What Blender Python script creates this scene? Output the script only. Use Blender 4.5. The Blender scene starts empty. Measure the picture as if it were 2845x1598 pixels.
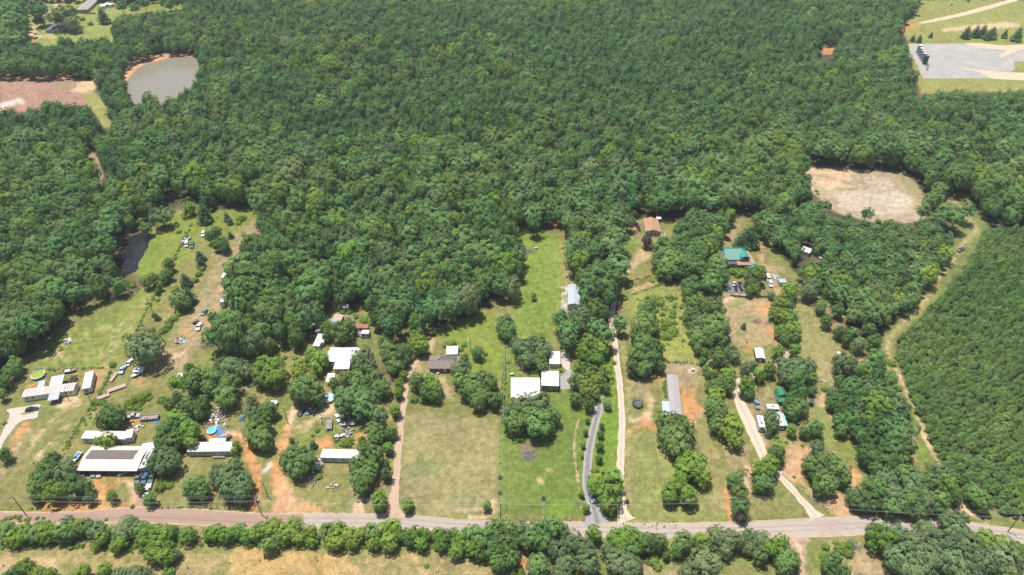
import bpy, math, random
import numpy as np
from mathutils import Vector, Matrix

random.seed(7)
rng = np.random.default_rng(11)
S = bpy.context.scene
COL = S.collection

# ------------------------------------------------------------------ camera, sky, sun, exposure
PW, PH = 2845.0, 1598.0
PITCH = math.radians(37.8)
CAM_H = 215.0
HFOV = math.radians(73.7)
FPX = (PW / 2) / math.tan(HFOV / 2)
cd = bpy.data.cameras.new('camera')
cam = bpy.data.objects.new('camera', cd)
COL.objects.link(cam)
cd.sensor_fit = 'HORIZONTAL'
cd.angle = HFOV
cd.clip_start = 1.0
cd.clip_end = 6000.0
cam.location = (0, 0, CAM_H)
cam.rotation_euler = (math.pi / 2 - PITCH, 0, 0)
S.camera = cam
S.render.resolution_x, S.render.resolution_y = 1024, 575

SUN_DIR = Vector((0.20, -0.14, -1.0)).normalized()      # the way the light travels
SUN_EL = math.asin(-SUN_DIR.z)
SUN_AZ = math.atan2(-SUN_DIR.x, -SUN_DIR.y)
w = bpy.data.worlds.new('World')
S.world = w
w.use_nodes = True
nt = w.node_tree
sky = nt.nodes.new('ShaderNodeTexSky')
sky.sky_type = 'NISHITA'
sky.sun_disc = False
sky.sun_elevation = SUN_EL
sky.sun_rotation = SUN_AZ
sky.altitude = 100
sky.air_density = 1.0
sky.dust_density = 1.6
nt.links.new(sky.outputs[0], nt.nodes['Background'].inputs[0])
nt.nodes['Background'].inputs[1].default_value = 0.095
sl = bpy.data.lights.new('sun', 'SUN')
sl.energy = 4.8
sl.angle = math.radians(0.55)
sl.color = (1.0, 0.955, 0.88)
so = bpy.data.objects.new('sun', sl)
so.rotation_euler = SUN_DIR.to_track_quat('-Z', 'Y').to_euler()
so.location = (-80, 260, 400)
COL.objects.link(so)
S.view_settings.view_transform = 'Standard'
S.view_settings.look = 'None'
S.view_settings.exposure = 0.42
S.view_settings.gamma = 1.0
S.render.engine = 'CYCLES'
S.cycles.max_bounces = 5
S.cycles.diffuse_bounces = 3
S.cycles.glossy_bounces = 2
S.cycles.transmission_bounces = 3
S.cycles.transparent_max_bounces = 4
S.cycles.caustics_reflective = False
S.cycles.caustics_refractive = False
S.cycles.use_denoising = True

CP, SP = math.cos(PITCH), math.sin(PITCH)


def at(px, py, z=0.0):
    """photo pixel -> point of the world on the level z"""
    a = (px - PW / 2) / FPX
    b = (py - PH / 2) / FPX
    dx, dy, dz = a, CP - b * SP, -SP - b * CP
    k = (z - CAM_H) / dz
    return Vector((dx * k, dy * k, z))


def at_np(p, z=0.0):
    a = (p[:, 0] - PW / 2) / FPX
    b = (p[:, 1] - PH / 2) / FPX
    k = (z - CAM_H) / (-SP - b * CP)
    return np.stack([a * k, (CP - b * SP) * k], 1)


def to_px(x, y, z=0.0):
    zr = z - CAM_H
    d = y * CP - zr * SP
    up = y * SP + zr * CP
    return PW / 2 + FPX * x / d, PH / 2 - FPX * up / d


def pxm(py):
    """photo pixels per metre across, at that row of the ground"""
    return (SP + (py - PH / 2) / FPX * CP) * FPX / CAM_H


OV = 2845.0 / 2576.0


def ov(pts):
    return [(x * OV, y * OV) for x, y in pts]


TILES = {'A': (0, 980, 4.823), 'B': (0, 1200, 3.635), 'C': (440, 980, 4.823), 'D': (440, 1200, 3.635), 'E': (860, 820, 4.823),
         'F': (860, 1080, 3.617), 'G': (1300, 880, 4.823), 'H': (1300, 1160, 3.304), 'K': (1700, 880, 4.823), 'J': (1700, 1160, 3.304),
         'O': (2000, 940, 4.822), 'P': (2100, 1160, 3.303), 'R': (1400, 560, 4.256), 'T': (1840, 620, 4.256), 'U': (2160, 380, 3.015),
         'Q': (400, 520, 3.446), 'V': (0, 0, 4.02), 'X': (2400, 0, 5.168), 'L': (0, 720, 4.823), 'M': (460, 780, 4.823),
         'I': (0, 1400, 3.623), 'Y': (711, 1400, 3.623), 'N': (1980, 780, 4.823), 'Z': (1700, 540, 8.04), 'W': (880, 1060, 6.577),
         'S': (2280, 820, 3.807), '0': (0, 0, 1 / OV)}


def tp(t, x, y):
    x0, y0, s = TILES[t]
    return x0 + x / s, y0 + y / s


def tps(t, pts):
    return [tp(t, x, y) for x, y in pts]


# ------------------------------------------------------------------ materials
def lin(r, g, b):
    f = lambda c: ((c / 255 + 0.055) / 1.055) ** 2.4 if c / 255 > 0.04045 else c / 255 / 12.92
    return (f(r), f(g), f(b))


MATS = {}


def mat(name, col, rough=0.7, metal=0.0, var=0.12, scale=1.2, dirt=None, dirt_amt=0.35, dirt_scale=0.6, spec=0.3):
    """plain surface with mottled wear"""
    if name in MATS:
        return MATS[name]
    col = tuple(c * 0.85 for c in col)
    m = bpy.data.materials.new(name)
    m.use_nodes = True
    n, l = m.node_tree.nodes, m.node_tree.links
    b = n['Principled BSDF']
    b.inputs['Roughness'].default_value = rough
    b.inputs['Metallic'].default_value = metal
    b.inputs['Specular IOR Level'].default_value = spec
    tc = n.new('ShaderNodeTexCoord')
    nz = n.new('ShaderNodeTexNoise')
    nz.inputs['Scale'].default_value = scale
    nz.inputs['Detail'].default_value = 6
    l.new(tc.outputs['Object'], nz.inputs['Vector'])
    mx = n.new('ShaderNodeMix')
    mx.data_type = 'RGBA'
    lo = tuple(c * (1 - var) for c in col) + (1,)
    hi = tuple(min(0.9, c * (1 + var)) for c in col) + (1,)
    mx.inputs['A'].default_value = lo
    mx.inputs['B'].default_value = hi
    l.new(nz.outputs['Fac'], mx.inputs['Factor'])
    out = mx.outputs['Result']
    if dirt:
        n2 = n.new('ShaderNodeTexNoise')
        n2.inputs['Scale'].default_value = dirt_scale
        n2.inputs['Detail'].default_value = 8
        n2.inputs['Roughness'].default_value = 0.7
        l.new(tc.outputs['Object'], n2.inputs['Vector'])
        rp = n.new('ShaderNodeMapRange')
        rp.inputs['From Min'].default_value = 0.52
        rp.inputs['From Max'].default_value = 0.72
        rp.inputs['To Max'].default_value = dirt_amt
        l.new(n2.outputs['Fac'], rp.inputs['Value'])
        m2 = n.new('ShaderNodeMix')
        m2.data_type = 'RGBA'
        l.new(rp.outputs[0], m2.inputs['Factor'])
        l.new(out, m2.inputs['A'])
        m2.inputs['B'].default_value = tuple(c * 0.85 for c in dirt) + (1,)
        out = m2.outputs['Result']
    l.new(out, b.inputs['Base Color'])
    MATS[name] = m
    return m


RUST = (0.27, 0.13, 0.07)
M_WHITE = mat('white_metal', (0.66, 0.65, 0.63), 0.45, var=0.08, dirt=(0.42, 0.37, 0.31), dirt_amt=0.4)
M_WHITE_OLD = mat('weathered_white_metal', (0.62, 0.58, 0.54), 0.55, dirt=RUST, dirt_amt=0.55, dirt_scale=0.35)
M_WHITE_CLEAN = mat('bright_white_metal', (0.68, 0.68, 0.68), 0.45, var=0.05, dirt=(0.50, 0.48, 0.45), dirt_amt=0.35, dirt_scale=0.3)
M_CREAM = mat('cream_metal', (0.68, 0.585, 0.51), 0.5, var=0.05, dirt=(0.45, 0.33, 0.25), dirt_amt=0.25, dirt_scale=0.3)
M_RUSTY = mat('rusty_metal', (0.42, 0.25, 0.17), 0.75, var=0.25, dirt=(0.62, 0.55, 0.48), dirt_amt=0.5)
M_REDRUST = mat('red_rust_metal', (0.36, 0.14, 0.10), 0.75, var=0.25, dirt=(0.5, 0.4, 0.33), dirt_amt=0.4)
M_GALV = mat('galvanised_metal', (0.46, 0.47, 0.48), 0.45, metal=0.25, var=0.1, dirt=(0.3, 0.27, 0.23), dirt_amt=0.3)
M_BLUEGREY = mat('blue_grey_metal', (0.48, 0.54, 0.60), 0.4, metal=0.1, var=0.05, dirt=(0.36, 0.38, 0.4), dirt_amt=0.3)
M_SHINGLE = mat('brown_shingle', (0.235, 0.19, 0.165), 0.9, var=0.22, scale=4)
M_SHINGLE_D = mat('dark_grey_shingle', (0.115, 0.115, 0.125), 0.9, var=0.25, scale=3)
M_SHINGLE_B = mat('blue_grey_shingle', (0.14, 0.15, 0.17), 0.9, var=0.2, scale=3)
M_SHINGLE_G = mat('grey_shingle', (0.37, 0.345, 0.335), 0.9, var=0.2, scale=4, dirt=(0.2, 0.17, 0.16), dirt_amt=0.5)
M_SHINGLE_T = mat('dark_taupe_roofing', (0.165, 0.14, 0.135), 0.9, var=0.25, scale=1.5, dirt=(0.3, 0.26, 0.24), dirt_amt=0.4)
M_SHINGLE_O = mat('orange_tan_shingle', (0.42, 0.245, 0.145), 0.9, var=0.14, scale=3, dirt=(0.3, 0.18, 0.12), dirt_amt=0.35)
M_SHINGLE_P = mat('pinkish_tan_decking', (0.42, 0.26, 0.18), 0.9, var=0.14, scale=3)
M_GREEN = mat('green_roof_metal', (0.05, 0.31, 0.24), 0.35, metal=0.1, var=0.1, spec=0.5)
M_GREEN2 = mat('deep_green_roof_metal', (0.05, 0.23, 0.12), 0.4, metal=0.1, var=0.1, dirt=(0.16, 0.28, 0.2), dirt_amt=0.4)
M_BRICK = mat('brown_brick', (0.26, 0.14, 0.10), 0.9, var=0.25, scale=5)
M_SIDING_G = mat('grey_siding', (0.42, 0.42, 0.40), 0.7)
M_SIDING_W = mat('white_siding', (0.70, 0.70, 0.68), 0.6, var=0.06, dirt=(0.4, 0.38, 0.33), dirt_amt=0.3)
M_SIDING_T = mat('pale_tan_siding', (0.46, 0.40, 0.33), 0.7)
M_SIDING_B = mat('pale_blue_siding', (0.46, 0.55, 0.58), 0.6, dirt=(0.35, 0.36, 0.33), dirt_amt=0.35)
M_WOOD = mat('weathered_wood', (0.25, 0.20, 0.16), 0.9, var=0.25)
M_WOOD_D = mat('dark_pole_wood', (0.115, 0.085, 0.065), 0.9, var=0.25)
M_GREYWOOD = mat('silver_dead_wood', (0.34, 0.30, 0.29), 0.9, var=0.3)
M_DARK = mat('dark_plastic', (0.03, 0.03, 0.033), 0.5)
M_BLACK = mat('black_rubber', (0.02, 0.02, 0.02), 0.8)
M_GLASS = mat('dark_glass', (0.03, 0.04, 0.05), 0.08, var=0.02, spec=0.6)
M_TRIM = mat('white_trim', (0.72, 0.72, 0.70), 0.5, var=0.04)
M_LAMP = mat('lamp_glass', (0.75, 0.73, 0.65), 0.2, var=0.03)
M_TEAL = mat('pale_teal_fabric', (0.36, 0.58, 0.60), 0.6)
M_BLUE = mat('blue_tarp', (0.06, 0.22, 0.52), 0.5, var=0.15)
M_BLUE_L = mat('light_blue_liner', (0.12, 0.42, 0.60), 0.5)
M_STEEL_B = mat('steel_blue_tank_paint', (0.28, 0.34, 0.42), 0.5)
M_TANK_G = mat('dark_green_tank_paint', (0.03, 0.10, 0.085), 0.45)
M_CONC = mat('concrete', (0.50, 0.44, 0.38), 0.9, var=0.1, scale=0.5, dirt=(0.36, 0.28, 0.22), dirt_amt=0.45, dirt_scale=0.2)
M_ASPH = mat('worn_asphalt', (0.42, 0.355, 0.30), 0.95, var=0.12, scale=0.35, dirt=(0.36, 0.23, 0.175), dirt_amt=0.6, dirt_scale=0.05)
M_ASPH_R = mat('reddish_dirty_asphalt', (0.36, 0.245, 0.19), 0.95, var=0.14, scale=0.35, dirt=(0.40, 0.24, 0.165), dirt_amt=0.7, dirt_scale=0.06)
M_ASPH_D = mat('grey_driveway_asphalt', (0.33, 0.315, 0.31), 0.95, var=0.18, scale=0.6, dirt=(0.34, 0.31, 0.29), dirt_amt=0.6, dirt_scale=0.15)
M_GRAVEL = mat('white_rock_gravel', (0.58, 0.47, 0.36), 0.95, var=0.14, scale=0.8, dirt=(0.42, 0.31, 0.21), dirt_amt=0.45, dirt_scale=0.12)
M_DIRT = mat('pink_dirt', (0.47, 0.33, 0.24), 0.95, var=0.16, scale=0.5, dirt=(0.34, 0.27, 0.17), dirt_amt=0.6, dirt_scale=0.12)
M_SANDR = mat('pale_sand_road', (0.58, 0.45, 0.33), 0.95, var=0.12, scale=0.3, dirt=(0.40, 0.30, 0.16), dirt_amt=0.4, dirt_scale=0.08)
M_PAD = mat('grey_crushed_rock', (0.36, 0.342, 0.32), 0.95, var=0.22, scale=0.12, dirt=(0.52, 0.44, 0.36), dirt_amt=0.9, dirt_scale=0.035)
M_SEAT = mat('tan_vinyl', (0.55, 0.47, 0.38), 0.6)


def paint(name, col):
    return mat('car_paint_' + name, col, 0.3, var=0.02, spec=0.5)


CAR = {'white': (0.78, 0.78, 0.78), 'silver': (0.42, 0.44, 0.46), 'black': (0.02, 0.021, 0.025), 'blue': (0.06, 0.12, 0.22), 'teal': (0.10, 0.22, 0.25),
       'maroon': (0.16, 0.015, 0.03), 'grey': (0.14, 0.15, 0.16), 'slate': (0.20, 0.26, 0.33), 'tan': (0.42, 0.36, 0.28), 'green': (0.05, 0.16, 0.10),
       'paleblue': (0.42, 0.52, 0.62), 'red': (0.30, 0.03, 0.02)}


def water_mat(name, col, rough):
    m = bpy.data.materials.new(name)
    m.use_nodes = True
    n, l = m.node_tree.nodes, m.node_tree.links
    b = n['Principled BSDF']
    b.inputs['Base Color'].default_value = col + (1,)
    b.inputs['Roughness'].default_value = rough
    b.inputs['IOR'].default_value = 1.33
    tc = n.new('ShaderNodeTexCoord')
    nz = n.new('ShaderNodeTexNoise')
    nz.inputs['Scale'].default_value = 0.8
    nz.inputs['Detail'].default_value = 3
    bp = n.new('ShaderNodeBump')
    bp.inputs['Strength'].default_value = 0.05
    bp.inputs['Distance'].default_value = 0.1
    l.new(tc.outputs['Object'], nz.inputs['Vector'])
    l.new(nz.outputs['Fac'], bp.inputs['Height'])
    l.new(bp.outputs[0], b.inputs['Normal'])
    return m


def leaf_mat(name, col, hue=0.010, bright=0.6, trans=0.33, patch=0.6):
    """foliage: each tree, each spray and each stretch of wood has a green of its own"""
    m = bpy.data.materials.new(name)
    m.use_nodes = True
    n, l = m.node_tree.nodes, m.node_tree.links
    n.remove(n['Principled BSDF'])
    oi = n.new('ShaderNodeObjectInfo')
    at_ = n.new('ShaderNodeAttribute')
    at_.attribute_name = 'spray'
    nz = n.new('ShaderNodeTexNoise')
    nz.inputs['Scale'].default_value = 0.018
    nz.inputs['Detail'].default_value = 2
    l.new(oi.outputs['Location'], nz.inputs['Vector'])
    hs = n.new('ShaderNodeHueSaturation')
    hs.inputs['Color'].default_value = col + (1,)
    r1 = n.new('ShaderNodeMapRange')
    r1.inputs['To Min'].default_value = 0.5 - hue * 1.6
    r1.inputs['To Max'].default_value = 0.5 + hue
    l.new(oi.outputs['Random'], r1.inputs['Value'])
    hn = n.new('ShaderNodeMath')
    hn.operation = 'MULTIPLY_ADD'
    hn.inputs[1].default_value = -0.085
    l.new(nz.outputs['Fac'], hn.inputs[0])
    ad = n.new('ShaderNodeMath')
    ad.operation = 'ADD'
    ad.inputs[1].default_value = 0.0425
    l.new(r1.outputs[0], ad.inputs[0])
    l.new(ad.outputs[0], hn.inputs[2])
    l.new(hn.outputs[0], hs.inputs['Hue'])
    # value = 1 + bright*(random-.5) + .35*(spray-.5) + patch*(noise-.5)
    wn = n.new('ShaderNodeTexWhiteNoise')
    wn.noise_dimensions = '1D'
    l.new(oi.outputs['Random'], wn.inputs['W'])

    def mad(src, k, c):
        q = n.new('ShaderNodeMath')
        q.operation = 'MULTIPLY_ADD'
        l.new(src, q.inputs[0])
        q.inputs[1].default_value = k
        if isinstance(c, float):
            q.inputs[2].default_value = c
        else:
            l.new(c, q.inputs[2])
        return q.outputs[0]

    v = mad(wn.outputs['Value'], bright, 1.0 - bright / 2 - 0.2 - patch * 0.5)
    v = mad(at_.outputs['Fac'], 0.4, v)
    v = mad(nz.outputs['Fac'], patch, v)
    l.new(v, hs.inputs['Value'])
    d = n.new('ShaderNodeBsdfDiffuse')
    t = n.new('ShaderNodeBsdfTranslucent')
    mx = n.new('ShaderNodeMixShader')
    mx.inputs[0].default_value = trans
    l.new(hs.outputs[0], d.inputs[0])
    l.new(hs.outputs[0], t.inputs[0])
    l.new(d.outputs[0], mx.inputs[1])
    l.new(t.outputs[0], mx.inputs[2])
    l.new(mx.outputs[0], n['Material Output'].inputs[0])
    return m


L_B = leaf_mat('broadleaf_leaves', (0.165, 0.270, 0.085))
L_L = leaf_mat('bright_leaves', (0.215, 0.340, 0.068), bright=0.35)
L_Y = leaf_mat('yellowing_leaves', (0.235, 0.315, 0.080), bright=0.3)
L_O = leaf_mat('oak_leaves', (0.205, 0.288, 0.130), bright=0.35)
L_P = leaf_mat('pine_needles', (0.148, 0.262, 0.095), bright=0.4, trans=0.25)
L_YP = leaf_mat('young_pine_needles', (0.165, 0.275, 0.085), bright=0.4, trans=0.3)
L_C = leaf_mat('cedar_needles', (0.095, 0.175, 0.075), bright=0.3, trans=0.2)
L_S = leaf_mat('shrub_leaves', (0.205, 0.315, 0.060), bright=0.5)
L_R = leaf_mat('purplish_leaves', (0.13, 0.10, 0.085), bright=0.2)
M_BARK = mat('bark', (0.13, 0.10, 0.08), 0.95, var=0.25)


# ------------------------------------------------------------------ mesh helpers
class MB:
    def __init__(self):
        self.v, self.f, self.m = [], [], []

    def add(self, vs, fs, mi=0):
        o = len(self.v)
        self.v += [tuple(p) for p in vs]
        self.f += [tuple(i + o for i in q) for q in fs]
        self.m += [mi] * len(fs)
        return self

    def box(self, x0, x1, y0, y1, z0, z1, mi=0, tx=0.0, ty=0.0):
        """box; tx, ty draw the top in"""
        vs = [(x0, y0, z0), (x1, y0, z0), (x1, y1, z0), (x0, y1, z0),
              (x0 + tx, y0 + ty, z1), (x1 - tx, y0 + ty, z1), (x1 - tx, y1 - ty, z1), (x0 + tx, y1 - ty, z1)]
        return self.add(vs, [(0, 3, 2, 1), (4, 5, 6, 7), (0, 1, 5, 4), (1, 2, 6, 5), (2, 3, 7, 6), (3, 0, 4, 7)], mi)

    def obox(self, c, ux, uy, uz, mi=0):
        c, ux, uy, uz = Vector(c), Vector(ux), Vector(uy), Vector(uz)
        vs = [c + sx * ux + sy * uy + sz * uz for sz in (-1, 1) for sx, sy in ((-1, -1), (1, -1), (1, 1), (-1, 1))]
        return self.add(vs, [(0, 3, 2, 1), (4, 5, 6, 7), (0, 1, 5, 4), (1, 2, 6, 5), (2, 3, 7, 6), (3, 0, 4, 7)], mi)

    def cyl(self, a, b, r0, r1=None, n=8, mi=0, cap=True):
        a, b = Vector(a), Vector(b)
        r1 = r0 if r1 is None else r1
        d = (b - a).normalized()
        u = d.orthogonal().normalized()
        t = d.cross(u)
        vs = []
        for c, r in ((a, r0), (b, r1)):
            for i in range(n):
                q = 2 * math.pi * i / n
                vs.append(c + r * (math.cos(q) * u + math.sin(q) * t))
        fs = [(i, (i + 1) % n, n + (i + 1) % n, n + i) for i in range(n)]
        if cap:
            fs += [tuple(range(n - 1, -1, -1)), tuple(range(n, 2 * n))]
        return self.add(vs, fs, mi)

    def path(self, pts, r, n=5, mi=0):
        pts = [Vector(p) for p in pts]
        rings = []
        vs = []
        for i, p in enumerate(pts):
            d = (pts[min(i + 1, len(pts) - 1)] - pts[max(i - 1, 0)]).normalized()
            u = d.cross(Vector((0, 0, 1)))
            u = u.normalized() if u.length > 1e-4 else Vector((1, 0, 0))
            t = u.cross(d)
            rr = r[i] if isinstance(r, (list, tuple)) else r
            rings.append(len(vs))
            for k in range(n):
                q = 2 * math.pi * k / n
                vs.append(p + rr * (math.cos(q) * u + math.sin(q) * t))
        fs = []
        for i in range(len(pts) - 1):
            for k in range(n):
                fs.append((rings[i] + k, rings[i] + (k + 1) % n, rings[i + 1] + (k + 1) % n, rings[i + 1] + k))
        fs.append(tuple(range(n - 1, -1, -1)))
        fs.append(tuple(rings[-1] + k for k in range(n)))
        return self.add(vs, fs, mi)

    def lathe(self, prof, n=24, mi=0, close=False):
        vs = []
        for r, z in prof:
            for i in range(n):
                q = 2 * math.pi * i / n
                vs.append((r * math.cos(q), r * math.sin(q), z))
        fs = []
        for k in range(len(prof) - 1):
            for i in range(n):
                fs.append((k * n + i, k * n + (i + 1) % n, (k + 1) * n + (i + 1) % n, (k + 1) * n + i))
        if close:
            k = len(prof) - 1
            fs.append(tuple(k * n + i for i in range(n)))
        return self.add(vs, fs, mi)

    def extr(self, prof, y0, y1, mi=0, inset=0.0):
        """profile in x-z, extruded along y"""
        n = len(prof)
        cx = sum(p[0] for p in prof) / n
        vs = [(x, y0, z) for x, z in prof] + [(x, y1, z) for x, z in prof]
        fs = [(i, (i + 1) % n, n + (i + 1) % n, n + i) for i in range(n)]
        fs += [tuple(range(n - 1, -1, -1)), tuple(range(n, 2 * n))]
        return self.add(vs, fs, mi)

    def extrx(self, prof, x0, x1, mi=0):
        """profile in y-z, extruded along x"""
        n = len(prof)
        vs = [(x0, y, z) for y, z in prof] + [(x1, y, z) for y, z in prof]
        fs = [(n + i, n + (i + 1) % n, (i + 1) % n, i) for i in range(n)]
        fs += [tuple(range(n)), tuple(range(2 * n - 1, n - 1, -1))]
        return self.add(vs, fs, mi)

    def mesh(self, name, mats):
        me = bpy.data.meshes.new(name)
        me.from_pydata(self.v, [], self.f)
        for x in (mats if isinstance(mats, (list, tuple)) else [mats]):
            me.materials.append(x)
        if any(self.m):
            me.polygons.foreach_set('material_index', self.m)
        me.update()
        return me

    def build(self, name, mats, parent=None):
        o = bpy.data.objects.new(name, self.mesh(name, mats))
        COL.objects.link(o)
        o.parent = parent
        return o


def link_mesh(name, me, parent=None, loc=None):
    o = bpy.data.objects.new(name, me)
    COL.objects.link(o)
    o.parent = parent
    if loc is not None:
        o.location = loc
    return o


def tag(o, label=None, cat=None, group=None, kind=None):
    if label:
        o['label'] = label
    if cat:
        o['category'] = cat
    if group:
        o['group'] = group
    if kind:
        o['kind'] = kind
    return o


def empty(name, loc, rz=0.0, label=None, cat=None, group=None):
    o = bpy.data.objects.new(name, None)
    COL.objects.link(o)
    o.location = loc
    o.rotation_euler = (0, 0, rz)
    o.empty_display_size = 0.5
    return tag(o, label, cat, group)


def copy_tree(o, parent=None):
    c = o.copy()
    COL.objects.link(c)
    if parent is not None:
        c.parent = parent
    for ch in list(o.children):
        copy_tree(ch, c)
    return c


# value noise for numpy
def vnoise(x, y, seed=0):
    def h(i, j):
        n = (i.astype(np.int64) * 374761393 + j.astype(np.int64) * 668265263 + seed * 1442695041) & 0x7fffffff
        n = ((n ^ (n >> 13)) * 1274126177) & 0x7fffffff
        return ((n ^ (n >> 16)) & 0xffff) / 65535.0
    i, j = np.floor(x), np.floor(y)
    fx, fy = x - i, y - j
    fx, fy = fx * fx * (3 - 2 * fx), fy * fy * (3 - 2 * fy)
    a, b, c, d = h(i, j), h(i + 1, j), h(i, j + 1), h(i + 1, j + 1)
    return a + (b - a) * fx + (c - a) * fy + (a - b - c + d) * fx * fy


def fbm(x, y, seed=0, o=4):
    s, a, t = 0, 0.5, 0
    for k in range(o):
        s = s + a * vnoise(x * 2 ** k, y * 2 ** k, seed + k)
        t += a
        a *= 0.55
    return s / t


def in_poly(p, poly):
    x, y = p[:, 0], p[:, 1]
    ins = np.zeros(len(p), bool)
    n = len(poly)
    for i in range(n):
        x0, y0 = poly[i]
        x1, y1 = poly[(i + 1) % n]
        c = (y0 > y) != (y1 > y)
        if y1 != y0:
            ins ^= c & (x < (x1 - x0) * (y - y0) / (y1 - y0) + x0)
    return ins


def dist_line(p, pts, closed=False):
    d = np.full(len(p), 1e9)
    n = len(pts)
    for i in range(n if closed else n - 1):
        a = np.array(pts[i], float)
        b = np.array(pts[(i + 1) % n], float)
        ab = b - a
        t = np.clip(((p - a) @ ab) / max(ab @ ab, 1e-9), 0, 1)
        q = p - (a + t[:, None] * ab)
        d = np.minimum(d, np.hypot(q[:, 0], q[:, 1]))
    return d

# ------------------------------------------------------------------ the ground: one sheet, its soil and turf colours as they lie
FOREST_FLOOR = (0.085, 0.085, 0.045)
DRY = (0.226, 0.212, 0.076)
DRYG = (0.185, 0.212, 0.062)
GRN = (0.138, 0.202, 0.040)
BRI = (0.158, 0.255, 0.034)
YEL = (0.192, 0.235, 0.045)
TAN = (0.37, 0.27, 0.165)
ORA = (0.55, 0.265, 0.115)
PALE = (0.60, 0.42, 0.265)
LITTER = (0.20, 0.135, 0.085)
WHT = (0.66, 0.60, 0.52)


def build_ground():
    rows = np.concatenate([[-260, -140, -60, 0, 50, 85, 105], np.zeros(0)])
    b = np.linspace(PH / 2 + 40, -PH / 2 - 40, 470) / FPX
    ys = CAM_H * (CP - b * SP) / (SP + b * CP)
    far = np.array([950, 1050, 1200, 1450, 1800, 2400, 3200])
    ys = np.concatenate([rows, ys[ys > 112], far])
    n = 830
    t = np.linspace(-1.0, 1.0, n)
    t = np.concatenate([[-6, -3, -1.8, -1.4, -1.2, -1.1], t, [1.1, 1.2, 1.4, 1.8, 3, 6]])
    half = np.maximum(1.02 * 0.7495 * (CAM_H * SP + ys * CP), 190)
    X = t[None, :] * half[:, None]
    Y = np.repeat(ys[:, None], len(t), 1)
    ny, nx = X.shape
    x, y = X.ravel(), Y.ravel()
    d = np.maximum(y * CP + CAM_H * SP, 20)
    px = PW / 2 + FPX * x / d
    py = PH / 2 - FPX * (y * SP - CAM_H * CP) / d
    P = np.stack([px, py], 1)
    N = len(x)
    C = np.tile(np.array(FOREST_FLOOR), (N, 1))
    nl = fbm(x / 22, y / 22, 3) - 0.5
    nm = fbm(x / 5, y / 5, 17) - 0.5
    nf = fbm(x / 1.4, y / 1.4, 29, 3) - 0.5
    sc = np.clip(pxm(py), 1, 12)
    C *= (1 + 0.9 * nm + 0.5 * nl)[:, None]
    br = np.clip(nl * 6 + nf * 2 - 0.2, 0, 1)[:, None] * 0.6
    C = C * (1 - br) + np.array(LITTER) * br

    def put(idx, a, col, vary=True):
        col = np.array(col)
        c = np.tile(col, (len(idx), 1))
        if vary:
            c = c * (1 + 0.28 * nm[idx] + 0.65 * nf[idx] + 0.3 * nl[idx])[:, None]
        a = np.clip(a, 0, 1)[:, None]
        C[idx] = C[idx] * (1 - a) + c * a

    def near(pts, m):
        q = np.array(pts)
        return np.nonzero((px > q[:, 0].min() - m) & (px < q[:, 0].max() + m) & (py > q[:, 1].min() - m) & (py < q[:, 1].max() + m))[0]

    def poly(t, pts, col, soft=8, al=1.0, rag=10.0):
        pts = tps(t, pts)
        idx = near(pts, soft + rag * 2)
        if not len(idx):
            return
        q = P[idx]
        sd = dist_line(q, pts, True)
        sd = np.where(in_poly(q, pts), sd, -sd)
        sd = sd + rag * (nm[idx] * 2.2 + nf[idx] * 1.5)
        put(idx, al * np.clip(0.5 + sd / (2 * soft), 0, 1), col)

    def line(t, pts, wd, col, soft=4, al=1.0, rag=3.0, gap=0.0):
        pts = tps(t, pts)
        idx = near(pts, wd + soft + rag * 2)
        if not len(idx):
            return
        q = P[idx]
        sd = wd / 2 - dist_line(q, pts) + rag * (nm[idx] * 2.4 + nf[idx] * 2)
        a = al * np.clip(0.5 + sd / (2 * soft), 0, 1)
        if gap:
            a = a * np.clip(1 + gap * (nm[idx] * 4 + nf[idx] * 3), 0, 1)
        put(idx, a, col)

    def blob(t, x0, y0, rx, ry, col, al=0.8, rag=0.6):
        s = TILES[t][2]
        cx, cy = tp(t, x0, y0)
        rx, ry = rx / s, ry / s
        idx = near([(cx - rx, cy - ry), (cx + rx, cy + ry)], max(rx, ry))
        q = P[idx]
        r = np.hypot((q[:, 0] - cx) / rx, (q[:, 1] - cy) / ry) + rag * (nm[idx] * 1.6 + nf[idx] * 1.2)
        put(idx, al * np.clip((1.15 - r) / 0.45, 0, 1), col)

    def patchy(idx, seed, size, lo, col, al):
        f = fbm(x[idx] / size, y[idx] / size, seed)
        put(idx, al * np.clip((f - lo) * 7, 0, 1), col)

    # the open land, all of it
    o1 = [(0, 940), (60, 900), (105, 870), (150, 810), (220, 765), (345, 735), (400, 700), (330, 690), (365, 600), (400, 540), (470, 515), (530, 530), (655, 522),
          (665, 570), (600, 620), (590, 700), (580, 780), (540, 800), (500, 880), (640, 870), (800, 760), (960, 770), (1080, 820), (1190, 795), (1250, 760), (1295, 740),
          (1300, 560), (1440, 560), (1440, 700), (1430, 800), (1560, 830), (1550, 590), (1600, 545), (1700, 560), (1660, 690), (1720, 720), (1790, 620), (1810, 530), (1920, 560),
          (1960, 640), (2010, 700), (2100, 740), (2100, 830), (2240, 900), (2330, 1180), (2460, 1300), (2640, 1310), (2640, 1500), (-60, 1500), (-60, 960)]
    poly('0', o1, DRY, 5, 1, 6)
    idx = np.nonzero(in_poly(P, ov(o1)))[0]
    patchy(idx, 51, 26, 0.50, DRYG, 0.9)
    patchy(idx, 61, 9, 0.60, DRYG, 0.6)
    patchy(idx, 71, 14, 0.61, TAN, 0.55)
    patchy(idx, 77, 5, 0.66, (0.40, 0.33, 0.19), 0.5)
    # left pastures and yards
    poly('0', [(95, 890), (150, 830), (300, 790), (395, 695), (400, 760), (350, 830), (320, 880), (290, 930), (130, 935)], YEL, 10, 0.85)
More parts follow.
